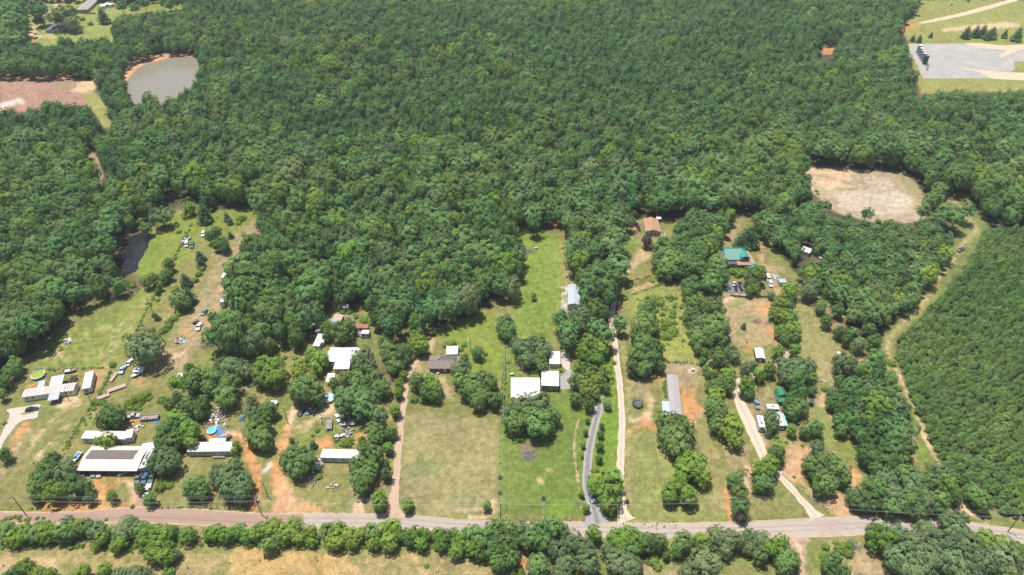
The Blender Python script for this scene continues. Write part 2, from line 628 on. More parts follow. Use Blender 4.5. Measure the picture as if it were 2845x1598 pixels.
    poly('0', [(335, 690), (380, 600), (430, 540), (490, 530), (520, 560), (480, 640), (430, 700), (400, 730), (370, 700)], YEL, 8, 0.9)
    poly('0', [(345, 690), (375, 620), (400, 600), (390, 660), (370, 700)], BRI, 8, 0.5)
    poly('0', [(500, 540), (650, 528), (655, 565), (560, 600), (510, 600)], YEL, 8, 0.8)
    line('0', [(650, 570), (600, 625), (560, 710), (515, 820), (440, 900)], 52, TAN, 14, 0.75, 14)
    line('0', [(560, 620), (530, 700), (480, 800), (420, 890), (350, 960)], 26, TAN, 10, 0.5, 10)
    line('0', [(380, 720), (300, 850), (250, 940)], 20, (0.34, 0.27, 0.13), 10, 0.4, 10)
    for k in range(26):       # mowing swaths in the pasture by the pond
        q = k / 26
        line('0', [(130 + 30 * q, 925 - 95 * q), (250, 905 - 88 * q), (345 - 10 * q, 845 - 40 * q - 25 * math.sin(q * 3))], 1.6, (0.36, 0.335, 0.14), 1.4, 0.55, 1.5, 0.6)
    poly('L', [(620, 1330), (760, 1230), (860, 1200), (880, 1260), (820, 1290), (700, 1310)], PALE, 6, 0.85, 5)
    poly('L', [(520, 1160), (600, 1040), (900, 950), (700, 1150), (540, 1200)], (0.15, 0.19, 0.08), 8, 0.5, 6)
    poly('A', [(330, 460), (420, 400), (480, 440), (460, 480)], ORA, 5, 0.7, 5)
    poly('A', [(780, 690), (1060, 520), (1010, 640), (1180, 620), (1000, 700), (880, 750)], PALE, 6, 0.75, 8)
    poly('A', [(1050, 300), (1250, 230), (1390, 240), (1350, 420), (1220, 520), (1280, 360), (1260, 260)], ORA, 8, 0.55, 8)
    poly('A', [(1780, 370), (1920, 330), (1900, 380), (1800, 400)], ORA, 4, 0.75, 5)
    poly('A', [(1390, 150), (1480, 190), (1450, 240), (1380, 200)], PALE, 5, 0.6, 5)
    line('A', [(160, 1250), (280, 1060), (380, 930)], 16, ORA, 8, 0.8, 8)
    line('A', [(480, 1420), (660, 1240), (840, 1050), (1100, 870)], 9, PALE, 5, 0.7, 6, 0.7)
    line('A', [(360, 1330), (560, 1050), (800, 850)], 9, PALE, 6, 0.5, 7, 0.8)
    line('A', [(200, 1330), (260, 1230)], 16, PALE, 7, 0.45, 8)
    poly('A', [(1120, 1250), (1060, 1280), (1000, 1270), (1050, 1210)], ORA, 4, 0.7, 5)
    poly('A', [(1690, 900), (1880, 890), (1860, 960), (1740, 940)], ORA, 5, 0.85, 5)
    poly('M', [(60, 1000), (300, 920), (280, 1000), (100, 1050)], PALE, 6, 0.7, 6)
    poly('M', [(190, 690), (330, 660), (320, 710), (240, 720)], ORA, 5, 0.7, 5)
    poly('M', [(540, 590), (600, 560), (580, 630)], ORA, 5, 0.7, 5)
    poly('M', [(650, 200), (740, 90), (760, 110), (690, 200)], PALE, 4, 0.6, 4)
    # yards along the road
    poly('B', [(350, 800), (430, 680), (600, 600), (700, 640), (640, 720), (860, 690), (960, 560), (930, 470), (1050, 460), (1020, 560), (1200, 460), (1240, 470), (1100, 620), (1050, 720), (1340, 700), (1380, 560),
                 (1290, 490), (1400, 560), (1400, 740), (1040, 790), (1030, 850), (950, 860), (880, 780)], ORA, 7, 0.85, 8)
    poly('B', [(960, 640), (1060, 560), (1080, 660), (1040, 830), (960, 830)], (0.62, 0.36, 0.16), 7, 0.8, 6)
    poly('B', [(1270, 490), (1350, 510), (1400, 700), (1330, 740), (1290, 600)], PALE, 6, 0.6, 6)
    poly('B', [(1380, 640), (1460, 640), (1470, 780), (1560, 850), (1320, 850), (1380, 760)], (0.36, 0.25, 0.20), 5, 0.9, 3)
    line('B', [(0, 790), (300, 800), (520, 800)], 8, GRN, 4, 0.5, 4)
    line('D', [(40, 800), (300, 790), (600, 800)], 9, GRN, 5, 0.45, 4)
    line('D', [(60, 830), (560, 830), (800, 850)], 4, PALE, 3, 0.7, 3)
    # second and third yard
    poly('C', [(680, 860), (800, 760), (920, 820), (840, 930), (650, 980)], (0.27, 0.19, 0.15), 5, 0.85, 5)
    poly('C', [(600, 1180), (650, 1090), (900, 1080), (1150, 1080), (1160, 1180), (1000, 1130), (780, 1160)], ORA, 5, 0.85, 6)
    line('C', [(870, 1090), (1080, 1075), (1170, 1130), (1220, 1260), (1240, 1440)], 8, PALE, 5, 0.7, 5)
    poly('C', [(1130, 440), (1230, 390), (1230, 530), (1150, 530)], (0.29, 0.22, 0.17), 5, 0.8, 4)
    poly('C', [(1230, 90), (1420, 30), (1420, 70), (1260, 180)], TAN, 5, 0.8, 5)
    poly('C', [(1640, 620), (1780, 600), (1770, 760), (1680, 1080), (1500, 900)], GRN, 8, 0.5, 8)
    line('D', [(910, 110), (920, 250), (990, 400), (1010, 540), (960, 720), (950, 830)], 24, ORA, 7, 0.9, 7)
    line('D', [(1130, 330), (1070, 400)], 14, WHT, 5, 0.7, 5)
    line('C', [(1840, 740), (1760, 980), (1680, 1230)], 9, PALE, 4, 0.85, 3)
    line('C', [(1800, 740), (1720, 980), (1640, 1230)], 6, PALE, 4, 0.7, 3)
    line('D', [(1300, 0), (1260, 160), (1200, 330), (1190, 500), (1250, 680), (1290, 830)], 26, ORA, 8, 0.85, 8)
    poly('D', [(1190, 420), (1280, 420), (1340, 640), (1640, 790), (1660, 830), (1060, 860), (1160, 760)], (0.56, 0.33, 0.18), 9, 0.85, 8)
    poly('C', [(1900, 1000), (2150, 800), (2300, 700), (2315, 780), (2100, 960), (1950, 1060)], PALE, 7, 0.6, 8)
    poly('C', [(2120, 1200), (2315, 1130), (2315, 1260), (2160, 1280)], ORA, 6, 0.7, 7)
    poly('F', [(60, 240), (160, 130), (260, 150), (270, 250), (150, 280)], PALE, 7, 0.75, 8)
    poly('F', [(80, 520), (240, 520), (240, 600), (100, 590)], ORA, 6, 0.75, 7)
    poly('F', [(420, 530), (480, 460), (640, 480), (660, 560), (560, 560)], ORA, 6, 0.7, 7)
    poly('F', [(640, 780), (800, 660), (760, 960), (640, 1100), (520, 1130), (600, 980)], LITTER, 7, 0.8, 6)
    poly('F', [(600, 940), (720, 900), (700, 970), (640, 990)], ORA, 4, 0.7, 4)
    poly('F', [(440, 1180), (510, 1110), (560, 1280), (430, 1280)], PALE, 6, 0.85, 5)
    line('F', [(0, 1220), (100, 1210), (170, 1180)], 10, ORA, 5, 0.6, 5)
    poly('F', [(840, 1170), (900, 1190), (960, 1250), (780, 1260), (800, 1120)], ORA, 5, 0.75, 5)
    poly('E', [(1560, 560), (1680, 580), (1640, 760), (1590, 700)], PALE, 6, 0.7, 6)
    poly('E', [(1810, 480), (1950, 440), (1930, 520), (1830, 570)], TAN, 6, 0.7, 6)
    poly('E', [(1660, 1080), (1800, 1060), (1960, 1400), (1820, 1380), (1760, 1240), (1640, 1160)], PALE, 8, 0.6, 8)
    poly('E', [(880, 860), (1000, 900), (1200, 1150), (1090, 1200), (920, 1000)], LITTER, 8, 0.8, 6)
    poly('E', [(1320, 930), (1480, 900), (1460, 960), (1340, 990)], PALE, 5, 0.7, 5)
    poly('E', [(0, 930), (50, 980), (60, 1050), (0, 1070)], ORA, 5, 0.7, 5)
    poly('E', [(400, 1040), (460, 1050), (440, 1140), (400, 1140)], PALE, 4, 0.7, 4)
    poly('E', [(1480, 300), (1560, 290), (1560, 470), (1500, 450)], ORA, 4, 0.6, 5)
    poly('E', [(300, 180), (360, 120), (360, 220)], ORA, 4, 0.6, 4)
    # middle lots
    poly('0', [(1012, 1035), (1255, 1060), (1250, 1295), (1010, 1295)], (0.285, 0.25, 0.115), 8, 0.85, 8)
    blob('0', 1060, 1180, 55, 22, (0.20, 0.235, 0.09), 0.8)
    blob('0', 1140, 1100, 60, 30, (0.25, 0.235, 0.095), 0.5)
    blob('0', 1190, 1165, 45, 20, (0.32, 0.29, 0.14), 0.5)
    for k in range(7):
        line('0', [(1030 + k * 32, 1300), (1040 + k * 30, 1180), (1050 + k * 28, 1060)], 7, (0.33, 0.27, 0.14), 6, 0.3, 8, 0.8)
    line('0', [(1150, 1285), (1210, 1280), (1240, 1260), (1250, 1265)], 7, PALE, 4, 0.75, 4)
    poly('0', [(1088, 835), (1240, 785), (1285, 850), (1270, 955), (1180, 935), (1160, 890)], (0.185, 0.240, 0.042), 8, 0.85, 8)
    poly('0', [(1255, 1110), (1262, 960), (1290, 860), (1400, 940), (1480, 1000), (1480, 1100), (1465, 1300), (1255, 1290)], GRN, 7, 0.9, 6)
    poly('0', [(1255, 1110), (1330, 1150), (1300, 1290), (1255, 1290)], DRYG, 12, 0.5, 14)
    poly('H', [(760, 740), (940, 740), (950, 880), (720, 900)], BRI, 6, 0.9, 3)
    poly('H', [(620, 560), (680, 550), (700, 600), (650, 610)], PALE, 3, 0.8, 3)
    blob('H', 740, 480, 40, 26, PALE, 0.5, 1.2)
    line('H', [(1020, 20), (980, 160), (975, 330), (995, 470), (1020, 640), (1040, 830)], 4, PALE, 3, 0.75, 3, 0.8)
    line('H', [(690, 760), (690, 950)], 6, TAN, 4, 0.6, 4)
    poly('H', [(470, 260), (640, 220), (660, 320), (480, 340)], LITTER, 6, 0.9, 6)
    poly('H', [(900, 960), (1110, 930), (1120, 990), (900, 985)], PALE, 4, 0.6, 5)
    poly('H', [(0, 900), (170, 890), (230, 780), (290, 840), (170, 945), (0, 930)], PALE, 5, 0.7, 5)
    poly('G', [(380, 870), (480, 850), (470, 1350), (390, 1300), (300, 1290), (420, 1100)], (0.30, 0.25, 0.11), 7, 0.7, 6)
    line('G', [(490, 1000), (470, 800), (480, 560)], 8, GRN, 5, 0.7, 5)
    poly('G', [(660, 620), (760, 640), (780, 820), (700, 700)], TAN, 7, 0.7, 7)
    poly('0', [(1498, 900), (1552, 900), (1560, 1060), (1552, 1290), (1520, 1290), (1490, 1150)], BRI, 5, 0.85, 4)
    poly('0', [(1305, 575), (1420, 585), (1438, 700), (1415, 870), (1290, 860)], (0.165, 0.240, 0.042), 7, 0.95, 6)
    line('0', [(1425, 600), (1432, 700), (1415, 800), (1400, 870)], 38, (0.31, 0.25, 0.115), 14, 0.75, 14)
    blob('0', 1345, 830, 30, 14, DRYG, 0.6)
    for k in range(9):
        line('0', [(1310 + 12 * k, 590), (1305 + 12.5 * k, 850)], 4, (0.235, 0.28, 0.06), 4, 0.35, 3)
    line('R', [(690, 1020), (700, 1200), (690, 1400)], 6, WHT, 3, 0.85, 3, 0.6)
    line('R', [(735, 1020), (730, 1200), (715, 1340)], 5, WHT, 3, 0.8, 3, 0.6)
    poly('R', [(150, 230), (230, 280), (500, 350), (700, 420), (660, 230), (560, 200), (300, 250)], LITTER, 8, 0.75, 8)
    poly('R', [(520, 220), (630, 210), (640, 280), (540, 290)], ORA, 5, 0.8, 5)
    line('0', [(1568, 850), (1580, 980), (1580, 1120), (1578, 1290)], 16, (0.33, 0.275, 0.125), 6, 0.75, 6)
    poly('K', [(900, 600), (1160, 690), (1130, 760), (1110, 940), (1130, 1130), (1240, 1300), (1130, 1420), (1060, 1440), (940, 1280), (900, 960), (880, 780), (740, 780), (720, 620)], TAN, 8, 0.85, 8)
    poly('K', [(930, 960), (1030, 940), (1110, 960), (1130, 1130), (1230, 1260), (1100, 1300), (1120, 1440), (1060, 1440), (950, 1260)], ORA, 8, 0.9, 8)
    line('K', [(1000, 830), (1020, 1060)], 8, DRYG, 4, 0.6, 5)
    poly('K', [(440, 1040), (500, 1000), (560, 1120), (540, 1300), (560, 1440), (220, 1440), (240, 1380), (440, 1330), (490, 1250)], PALE, 7, 0.75, 8)
    poly('K', [(600, 840), (720, 780), (700, 860), (620, 900)], ORA, 5, 0.7, 5)
    blob('K', 1080, 720, 60, 40, PALE, 0.9)
    poly('J', [(150, 130), (300, 0), (440, 60), (440, 160), (330, 100)], ORA, 6, 0.7, 6)
    poly('J', [(170, 900), (150, 300), (300, 130), (430, 200), (600, 420), (640, 700), (740, 840), (1050, 860), (1100, 970), (220, 1000)], (0.245, 0.255, 0.085), 8, 0.75, 8)
    line('J', [(150, 700), (140, 330), (200, 200), (300, 120)], 7, (0.33, 0.27, 0.13), 4, 0.8, 4)
    poly('J', [(720, 60), (900, 100), (1050, 700), (1060, 840), (960, 820), (860, 420)], (0.30, 0.255, 0.11), 9, 0.6, 9)
    line('J', [(330, 780), (470, 620)], 6, (0.32, 0.31, 0.10), 4, 0.6, 4)
    line('J', [(1050, 690), (1090, 930)], 12, ORA, 5, 0.8, 5)
    poly('J', [(1200, 400), (1310, 430), (1260, 560), (1290, 700), (1240, 700), (1200, 560), (1230, 490)], PALE, 6, 0.8, 6)
    poly('J', [(1000, 130), (1270, 290), (1240, 420), (1070, 500)], TAN, 8, 0.6, 8)
    # tall grass, garden, track to the orange roofed house
    poly('0', [(1592, 740), (1720, 735), (1740, 880), (1770, 900), (1650, 910), (1600, 860)], (0.27, 0.29, 0.075), 6, 0.9, 7)
    poly('0', [(1640, 740), (1700, 760), (1690, 830), (1650, 830)], (0.18, 0.26, 0.05), 9, 0.6, 10)
    poly('R', [(1380, 1010), (1740, 870), (1840, 980), (1500, 1110)], DRYG, 5, 0.9, 4)
    for k in range(5):
        line('R', [(1400 + 24 * k, 1000 + 20 * k), (1700 + 25 * k, 880 + 22 * k)], 2.6, (0.40, 0.24, 0.14) if k < 3 else PALE, 2, 0.85, 1.5)
    poly('R', [(1470, 1060), (1700, 950), (1790, 990), (1500, 1090)], (0.46, 0.30, 0.17), 4, 0.85, 5)
    line('R', [(1545, 915), (1740, 850)], 3.2, (0.45, 0.25, 0.15), 2, 0.9, 1.5)
    poly('R', [(1330, 930), (1400, 800), (1540, 690), (1540, 600), (1600, 560), (1720, 610), (1720, 680), (1480, 820), (1380, 960)], (0.47, 0.345, 0.205), 6, 0.95, 6)
    poly('R', [(1380, 480), (1560, 380), (1600, 540), (1500, 660), (1380, 740)], BRI, 7, 0.7, 7)
    poly('R', [(1330, 800), (1330, 700), (1480, 680), (1400, 780)], DRYG, 5, 0.8, 5)
    poly('R', [(1440, 1130), (1900, 960), (2040, 1000), (2040, 1440), (1560, 1440)], (0.25, 0.28, 0.075), 8, 0.8, 8)
    # lots on the right
    poly('T', [(560, 880), (760, 860), (1280, 880), (1290, 1000), (1260, 1100), (1350, 1330), (1400, 1447), (800, 1447), (760, 1200), (740, 980)], (0.37, 0.275, 0.155), 8, 0.9, 8)
    poly('T', [(660, 930), (720, 870), (790, 880), (790, 950), (690, 970)], PALE, 6, 0.8, 5)
    poly('T', [(1100, 980), (1270, 960), (1270, 1080), (1120, 1030)], ORA, 7, 0.7, 7)
    poly('T', [(1220, 1240), (1330, 1220), (1400, 1430), (1330, 1447)], ORA, 6, 0.6, 7)
    blob('T', 900, 970, 90, 60, (0.20, 0.24, 0.08), 0.7)
    blob('T', 1040, 1150, 110, 50, (0.20, 0.24, 0.08), 0.6)
    blob('T', 950, 1300, 90, 50, (0.21, 0.25, 0.08), 0.6)
    blob('T', 1110, 1160, 45, 25, (0.17, 0.09, 0.07), 0.8)
    blob('T', 1240, 1190, 45, 22, (0.24, 0.13, 0.10), 0.8)
    poly('T', [(550, 400), (560, 260), (720, 240), (700, 420), (600, 420)], YEL, 6, 0.8, 5)
    poly('T', [(740, 30), (860, 10), (920, 0), (840, 240), (760, 200)], TAN, 6, 0.8, 6)
    line('T', [(1150, 80), (1200, 200), (1180, 330), (1180, 470), (1230, 560), (1350, 760), (1380, 860)], 12, (0.50, 0.31, 0.18), 5, 0.85, 5)
    poly('T', [(1170, 540), (1300, 520), (1420, 700), (1400, 860), (1330, 860), (1280, 700)], (0.40, 0.29, 0.16), 7, 0.75, 7)
    poly('T', [(740, 840), (980, 830), (980, 890), (800, 880)], PALE, 4, 0.7, 4)
    poly('T', [(1820, 560), (1900, 480), (1880, 640), (1830, 640)], ORA, 5, 0.6, 6)
    poly('N', [(1070, 300), (1160, 180), (1400, 250), (1500, 600), (1700, 800), (1750, 900), (1560, 1200), (1700, 1290), (1600, 1420), (1420, 1330), (1380, 1100), (1180, 1000), (1190, 560)], (0.275, 0.26, 0.105), 7, 0.9, 7)
    poly('N', [(1420, 1020), (1560, 1060), (1620, 1330), (1460, 1330)], TAN, 8, 0.5, 8)
    poly('N', [(1480, 460), (1560, 240), (1800, 460), (1800, 700), (1700, 740)], TAN, 6, 0.7, 7)
    poly('N', [(380, 860), (520, 850), (520, 940), (440, 960)], ORA, 7, 0.6, 6)
    poly('N', [(240, 600), (320, 600), (260, 860), (200, 860)], TAN, 7, 0.8, 6)
    line('N', [(1000, 830), (990, 1000), (860, 1120), (700, 1190), (540, 1230)], 12, (0.46, 0.36, 0.27), 4, 0.9, 4)
    poly('N', [(1940, 1010), (2060, 960), (2100, 1130), (2180, 1180), (1960, 1240), (2030, 1130)], (0.46, 0.28, 0.16), 6, 0.85, 6)
    poly('O', [(1290, 760), (1400, 740), (1420, 940), (1300, 880)], PALE, 6, 0.7, 6)
    poly('O', [(1200, 900), (1420, 960), (1560, 1240), (1700, 1350), (1400, 1400), (1320, 1150)], (0.22, 0.255, 0.08), 8, 0.8, 7)
    poly('O', [(760, 1360), (860, 1380), (920, 1447), (760, 1447)], BRI, 5, 0.8, 4)
    poly('O', [(380, 880), (460, 800), (560, 860), (460, 1060), (620, 1260), (640, 1447), (480, 1447), (330, 1180)], TAN, 8, 0.7, 8)
    poly('P', [(300, 250), (490, 290), (440, 480), (440, 620), (560, 680), (780, 700), (870, 640), (860, 480), (960, 540), (860, 700), (850, 860), (920, 930), (820, 950), (600, 800), (430, 640), (220, 520), (250, 440)], (0.53, 0.33, 0.185), 7, 0.9, 7)
    poly('P', [(1040, 860), (1100, 840), (1200, 920), (1080, 960)], ORA, 6, 0.8, 6)
    poly('P', [(860, 430), (960, 500), (880, 640)], ORA, 5, 0.6, 6)
    # near field across the road
    poly('0', [(0, 1350), (1250, 1395), (1260, 1470), (0, 1470)], (0.31, 0.25, 0.115), 8, 0.8, 8)
    idx = np.nonzero(in_poly(P, ov([(0, 1370), (1300, 1380), (1300, 1470), (0, 1470)])))[0]
    patchy(idx, 91, 12, 0.52, DRYG, 0.85)
    patchy(idx, 95, 4, 0.6, (0.19, 0.23, 0.07), 0.5)
    poly('D', [(700, 1440), (740, 1300), (840, 1160), (1000, 1200), (1745, 1200), (1745, 1447)], (0.53, 0.335, 0.13), 12, 0.7, 16)
    poly('Y', [(0, 420), (400, 480), (900, 480), (1000, 717), (0, 717)], (0.50, 0.32, 0.13), 12, 0.7, 16)
    for a, bb in (((240, 480), (460, 717)), ((520, 520), (640, 717)), ((1000, 560), (1090, 717)), ((1420, 500), (1480, 717)), ((1560, 560), (1660, 717))):
        line('Y', [a, bb], 12, DRYG, 8, 0.75, 8)
    for a, bb in (((880, 500), (1050, 717)), ((1570, 500), (1700, 717)), ((330, 560), (400, 717))):
        line('Y', [a, bb], 12, (0.58, 0.33, 0.17), 6, 0.6, 6)
    poly('I', [(0, 560), (300, 520), (560, 560), (560, 640), (0, 700)], PALE, 9, 0.45, 12)
    poly('H', [(380, 1380), (480, 1280), (560, 1290), (520, 1400)], ORA, 6, 0.8, 6)
    poly('J', [(250, 1330), (370, 1310), (400, 1447), (260, 1447)], TAN, 7, 0.8, 6)
    poly('P', [(200, 1090), (480, 1090), (500, 1140), (460, 1180), (460, 1447), (390, 1447), (420, 1280), (280, 1180)], (0.44, 0.29, 0.21), 5, 0.9, 4)
    line('P', [(340, 1110), (410, 1200), (425, 1300)], 5, PALE, 3, 0.7, 2)
    poly('P', [(480, 1150), (560, 1140), (620, 1200), (590, 1400), (460, 1400)], DRYG, 6, 0.8, 5)
    poly('P', [(900, 1230), (1060, 1250), (1200, 1400), (1240, 1447), (860, 1447)], (0.44, 0.31, 0.185), 8, 0.8, 8)
    line('P', [(680, 1160), (760, 1260), (900, 1360)], 8, TAN, 5, 0.7, 5)
    line('0', [(2290, 1312), (2576, 1345)], 26, (0.33, 0.30, 0.12), 8, 0.8, 6)
    # top left: houses, fields, pond bank
    poly('V', [(320, -60), (2100, -60), (2100, 140), (1310, 180), (1290, 480), (900, 500), (640, 560), (380, 560), (280, 460), (320, 330), (290, 170)], (0.255, 0.285, 0.08), 5, 0.95, 4)
    poly('V', [(1380, 0), (2080, 0), (2080, 80), (1560, 140), (1380, 60)], YEL, 5, 0.8, 4)
    line('V', [(720, 10), (600, 70), (545, 150)], 10, PALE, 3, 0.9, 2)
    poly('V', [(250, 430), (300, 340), (410, 300), (380, 400), (600, 390), (620, 420), (400, 420)], PALE, 4, 0.9, 3)
    line('V', [(380, 440), (370, 510)], 8, ORA, 3, 0.8, 2)
    poly('V', [(0, 850), (700, 860), (1130, 870), (1130, 920), (1060, 960), (1040, 1030), (1180, 1180), (1230, 1230), (1220, 1420), (1060, 1400), (1080, 1280), (960, 1220), (600, 1200), (200, 1290), (0, 1360)], (0.36, 0.215, 0.155), 4, 1.0, 3)
    poly('V', [(940, 1040), (1080, 1040), (1230, 1240), (1220, 1420), (1080, 1420), (1080, 1280), (960, 1160)], (0.265, 0.28, 0.085), 4, 0.95, 4)
    poly('V', [(570, 920), (900, 900), (840, 1000), (600, 1010)], (0.30, 0.26, 0.14), 5, 0.6, 6)
    poly('V', [(800, 1020), (900, 910), (1130, 870), (1060, 1000), (930, 1030)], PALE, 4, 0.95, 3)
    line('V', [(0, 858), (400, 865)], 9, ORA, 3, 0.8, 2)
    poly('V', [(0, 1160), (240, 1090), (260, 1150), (0, 1210)], WHT, 5, 0.8, 4)
    poly('V', [(700, 880), (740, 790), (770, 870)], ORA, 3, 0.9, 2)
    line('V', [(110, 710), (240, 700), (400, 730)], 7, PALE, 3, 0.8, 2)
    poly('V', [(1380, 940), (1400, 740), (1560, 640), (1750, 600), (2210, 620), (2190, 650), (1900, 660), (1600, 740), (1470, 840), (1430, 900)], (0.56, 0.36, 0.22), 3, 1, 2)
    line('V', [(1420, 870), (1520, 770), (1700, 690), (1920, 645), (2190, 632)], 6, (0.60, 0.25, 0.10), 2, 0.95, 1)
    poly('L', [(0, 0), (10, 0), (10, 10)], DRY)
    poly('0', [(222, 378), (240, 378), (258, 440), (252, 475), (232, 430)], (0.33, 0.255, 0.155), 3, 0.9, 2)
    # top right
    poly('X', [(540, 330), (820, 0), (2500, 0), (2500, 1330), (2060, 1320), (1300, 1330), (820, 1350), (690, 940), (640, 620), (560, 470)], (0.275, 0.275, 0.088), 4, 1, 4)
    poly('X', [(1100, 30), (1700, 20), (1500, 170), (1100, 150)], (0.24, 0.26, 0.085), 6, 0.6, 6)
    poly('X', [(640, 600), (1400, 560), (2300, 560), (2300, 620), (700, 620)], (0.22, 0.27, 0.065), 4, 0.7, 4)
    poly('X', [(540, 330), (830, 340), (620, 440), (420, 510), (520, 450)], ORA, 3, 0.9, 3)
    poly('X', [(1120, 420), (1500, 370), (2050, 320), (2260, 350), (2200, 390), (1700, 420), (1160, 455)], PALE, 3, 0.95, 2)
    poly('0', [(2065, 120), (2105, 118), (2100, 136), (2070, 138)], ORA, 3, 0.8, 3)
    line('0', [(1415, 30), (1408, 70)], 4, (0.36, 0.16, 0.11), 2, 0.8, 2)
    # cleared square and the trail
    poly('0', [(2010, 418), (2290, 433), (2335, 520), (2325, 560), (2210, 560), (2100, 535), (2040, 480)], (0.40, 0.315, 0.205), 4, 1, 4)
    poly('U', [(180, 250), (440, 280), (640, 300), (560, 400), (660, 440), (430, 440), (260, 330)], PALE, 5, 0.9, 6)
    poly('U', [(440, 470), (760, 440), (960, 410), (1120, 520), (1100, 640), (860, 660), (560, 600)], (0.52, 0.43, 0.33), 6, 0.85, 8)
    poly('U', [(720, 350), (930, 330), (920, 390), (740, 400)], (0.52, 0.43, 0.33), 5, 0.7, 6)
    for a, bb in (((300, 320), (480, 350)), ((480, 440), (660, 440)), ((700, 380), (770, 420)), ((690, 300), (720, 380)), ((840, 460), (1040, 440)), ((540, 370), (600, 390))):
        line('U', [a, bb], 5, (0.26, 0.21, 0.12), 3, 0.8, 4, 0.5)
    poly('U', [(960, 300), (1100, 300), (1240, 520), (1300, 720), (1200, 720), (1160, 540), (1040, 400)], (0.29, 0.25, 0.12), 8, 0.7, 9)
    for a, bb in (((820, 470), (1090, 520)), ((760, 520), (1080, 560)), ((600, 560), (980, 590))):
        line('U', [a, bb], 2, (0.33, 0.28, 0.22), 2, 0.6, 2, 0.8)
    tr = [(1400, 500), (1480, 520), (1560, 640), (1640, 720), (1660, 780), (1560, 900), (1500, 990), (1400, 1110), (1300, 1260), (1200, 1410)]
    line('U', tr, 75, DRYG, 8, 0.9, 8)
    line('U', tr, 16, (0.29, 0.255, 0.11), 5, 0.9, 6)
    line('U', tr, 5, (0.50, 0.36, 0.23), 3, 0.8, 4, 0.5)
    line('U', [(1640, 720), (1660, 760), (1580, 880)], 20, (0.30, 0.275, 0.12), 7, 0.8, 6)
    tr2 = [(1170, 0), (1030, 130), (900, 280), (780, 400), (710, 520), (700, 580), (790, 740), (850, 900), (900, 1000), (960, 1080), (1010, 1240), (1100, 1440)]
    line('S', tr2, 44, DRYG, 8, 0.9, 8)
    line('S', tr2[:6], 20, (0.27, 0.25, 0.10), 6, 1, 7)
    line('S', tr2[5:], 10, (0.40, 0.29, 0.16), 5, 1, 5)
    line('S', tr2, 5, (0.50, 0.37, 0.23), 3, 0.5, 4, 0.5)
    line('P', [(1490, 0), (1560, 150), (1640, 330), (1700, 480), (1860, 760), (1960, 870), (2160, 960), (2461, 1050)], 60, DRYG, 8, 0.9, 8)
    line('P', [(1490, 0), (1560, 150), (1640, 330), (1700, 480), (1860, 760), (1960, 870), (2160, 1000), (2250, 1040)], 13, (0.40, 0.31, 0.165), 6, 1, 6)
    line('P', [(1520, 130), (1650, 380), (1690, 450)], 5, PALE, 3, 0.7, 3)
    poly('P', [(1470, 220), (1560, 240), (1600, 440), (1540, 470), (1480, 330)], BRI, 6, 0.6, 6)
    poly('P', [(1860, 760), (1960, 800), (1990, 900), (1880, 920), (1840, 830)], PALE, 5, 0.8, 5)

    # mowing passes and wheel tracks
    def passes(t, a0, a1, b0, b1, n, wd, col, al):
        for k in range(n):
            u = (k + 0.5) / n
            p0 = (a0[0] + (a1[0] - a0[0]) * u, a0[1] + (a1[1] - a0[1]) * u)
            p1 = (b0[0] + (b1[0] - b0[0]) * u, b0[1] + (b1[1] - b0[1]) * u)
            mid = ((p0[0] + p1[0]) / 2 + random.uniform(-3, 3), (p0[1] + p1[1]) / 2)
            line(t, [p0, mid, p1], wd, col, 1.6, al, 1.6, 0.6)
    passes('0', (1270, 1130), (1475, 1130), (1262, 1290), (1465, 1290), 22, 2.6, (0.19, 0.245, 0.06), 0.4)
    passes('0', (1312, 600), (1428, 600), (1300, 850), (1408, 850), 16, 2.4, (0.225, 0.265, 0.06), 0.4)
    passes('0', (1020, 1050), (1020, 1290), (1250, 1065), (1245, 1290), 20, 2.4, (0.31, 0.265, 0.125), 0.35)
    passes('0', (1600, 1110), (1740, 1110), (1595, 1300), (1830, 1290), 15, 2.4, (0.28, 0.275, 0.10), 0.4)
    passes('0', (1505, 910), (1550, 910), (1500, 1280), (1555, 1280), 5, 2.4, (0.15, 0.235, 0.035), 0.5)
    passes('0', (2010, 760), (2100, 760), (2000, 960), (2080, 1000), 9, 2.4, (0.31, 0.275, 0.115), 0.35)
    passes('0', (20, 1100), (230, 1060), (20, 1280), (90, 1265), 12, 2.6, (0.30, 0.26, 0.11), 0.35)
    passes('0', (400, 1180), (600, 1180), (390, 1280), (620, 1280), 12, 2.6, (0.225, 0.225, 0.075), 0.4)
    passes('0', (760, 1200), (880, 1200), (740, 1290), (880, 1290), 9, 2.6, (0.225, 0.225, 0.075), 0.4)
    passes('0', (1850, 1200), (1990, 1215), (1850, 1310), (2040, 1310), 10, 2.6, (0.225, 0.235, 0.075), 0.4)
    passes('0', (0, 1385), (0, 1440), (1240, 1400), (1240, 1450), 9, 4, (0.43, 0.30, 0.15), 0.4)
    C = np.clip(C * 0.77, 0.012, 0.8)
    me = bpy.data.meshes.new('ground')
    q = np.arange(ny * nx).reshape(ny, nx)
    faces = np.stack([q[:-1, :-1], q[:-1, 1:], q[1:, 1:], q[1:, :-1]], -1).reshape(-1, 4)
    me.vertices.add(N)
    me.vertices.foreach_set('co', np.stack([x, y, np.zeros(N)], 1).ravel())
    me.loops.add(faces.size)
    me.loops.foreach_set('vertex_index', faces.ravel())
    me.polygons.add(len(faces))
    me.polygons.foreach_set('loop_start', np.arange(0, faces.size, 4))
    me.polygons.foreach_set('loop_total', np.full(len(faces), 4))
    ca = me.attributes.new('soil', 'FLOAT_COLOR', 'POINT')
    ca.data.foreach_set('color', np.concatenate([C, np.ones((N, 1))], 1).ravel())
    me.update()
    m = bpy.data.materials.new('soil_and_turf')
    m.use_nodes = True
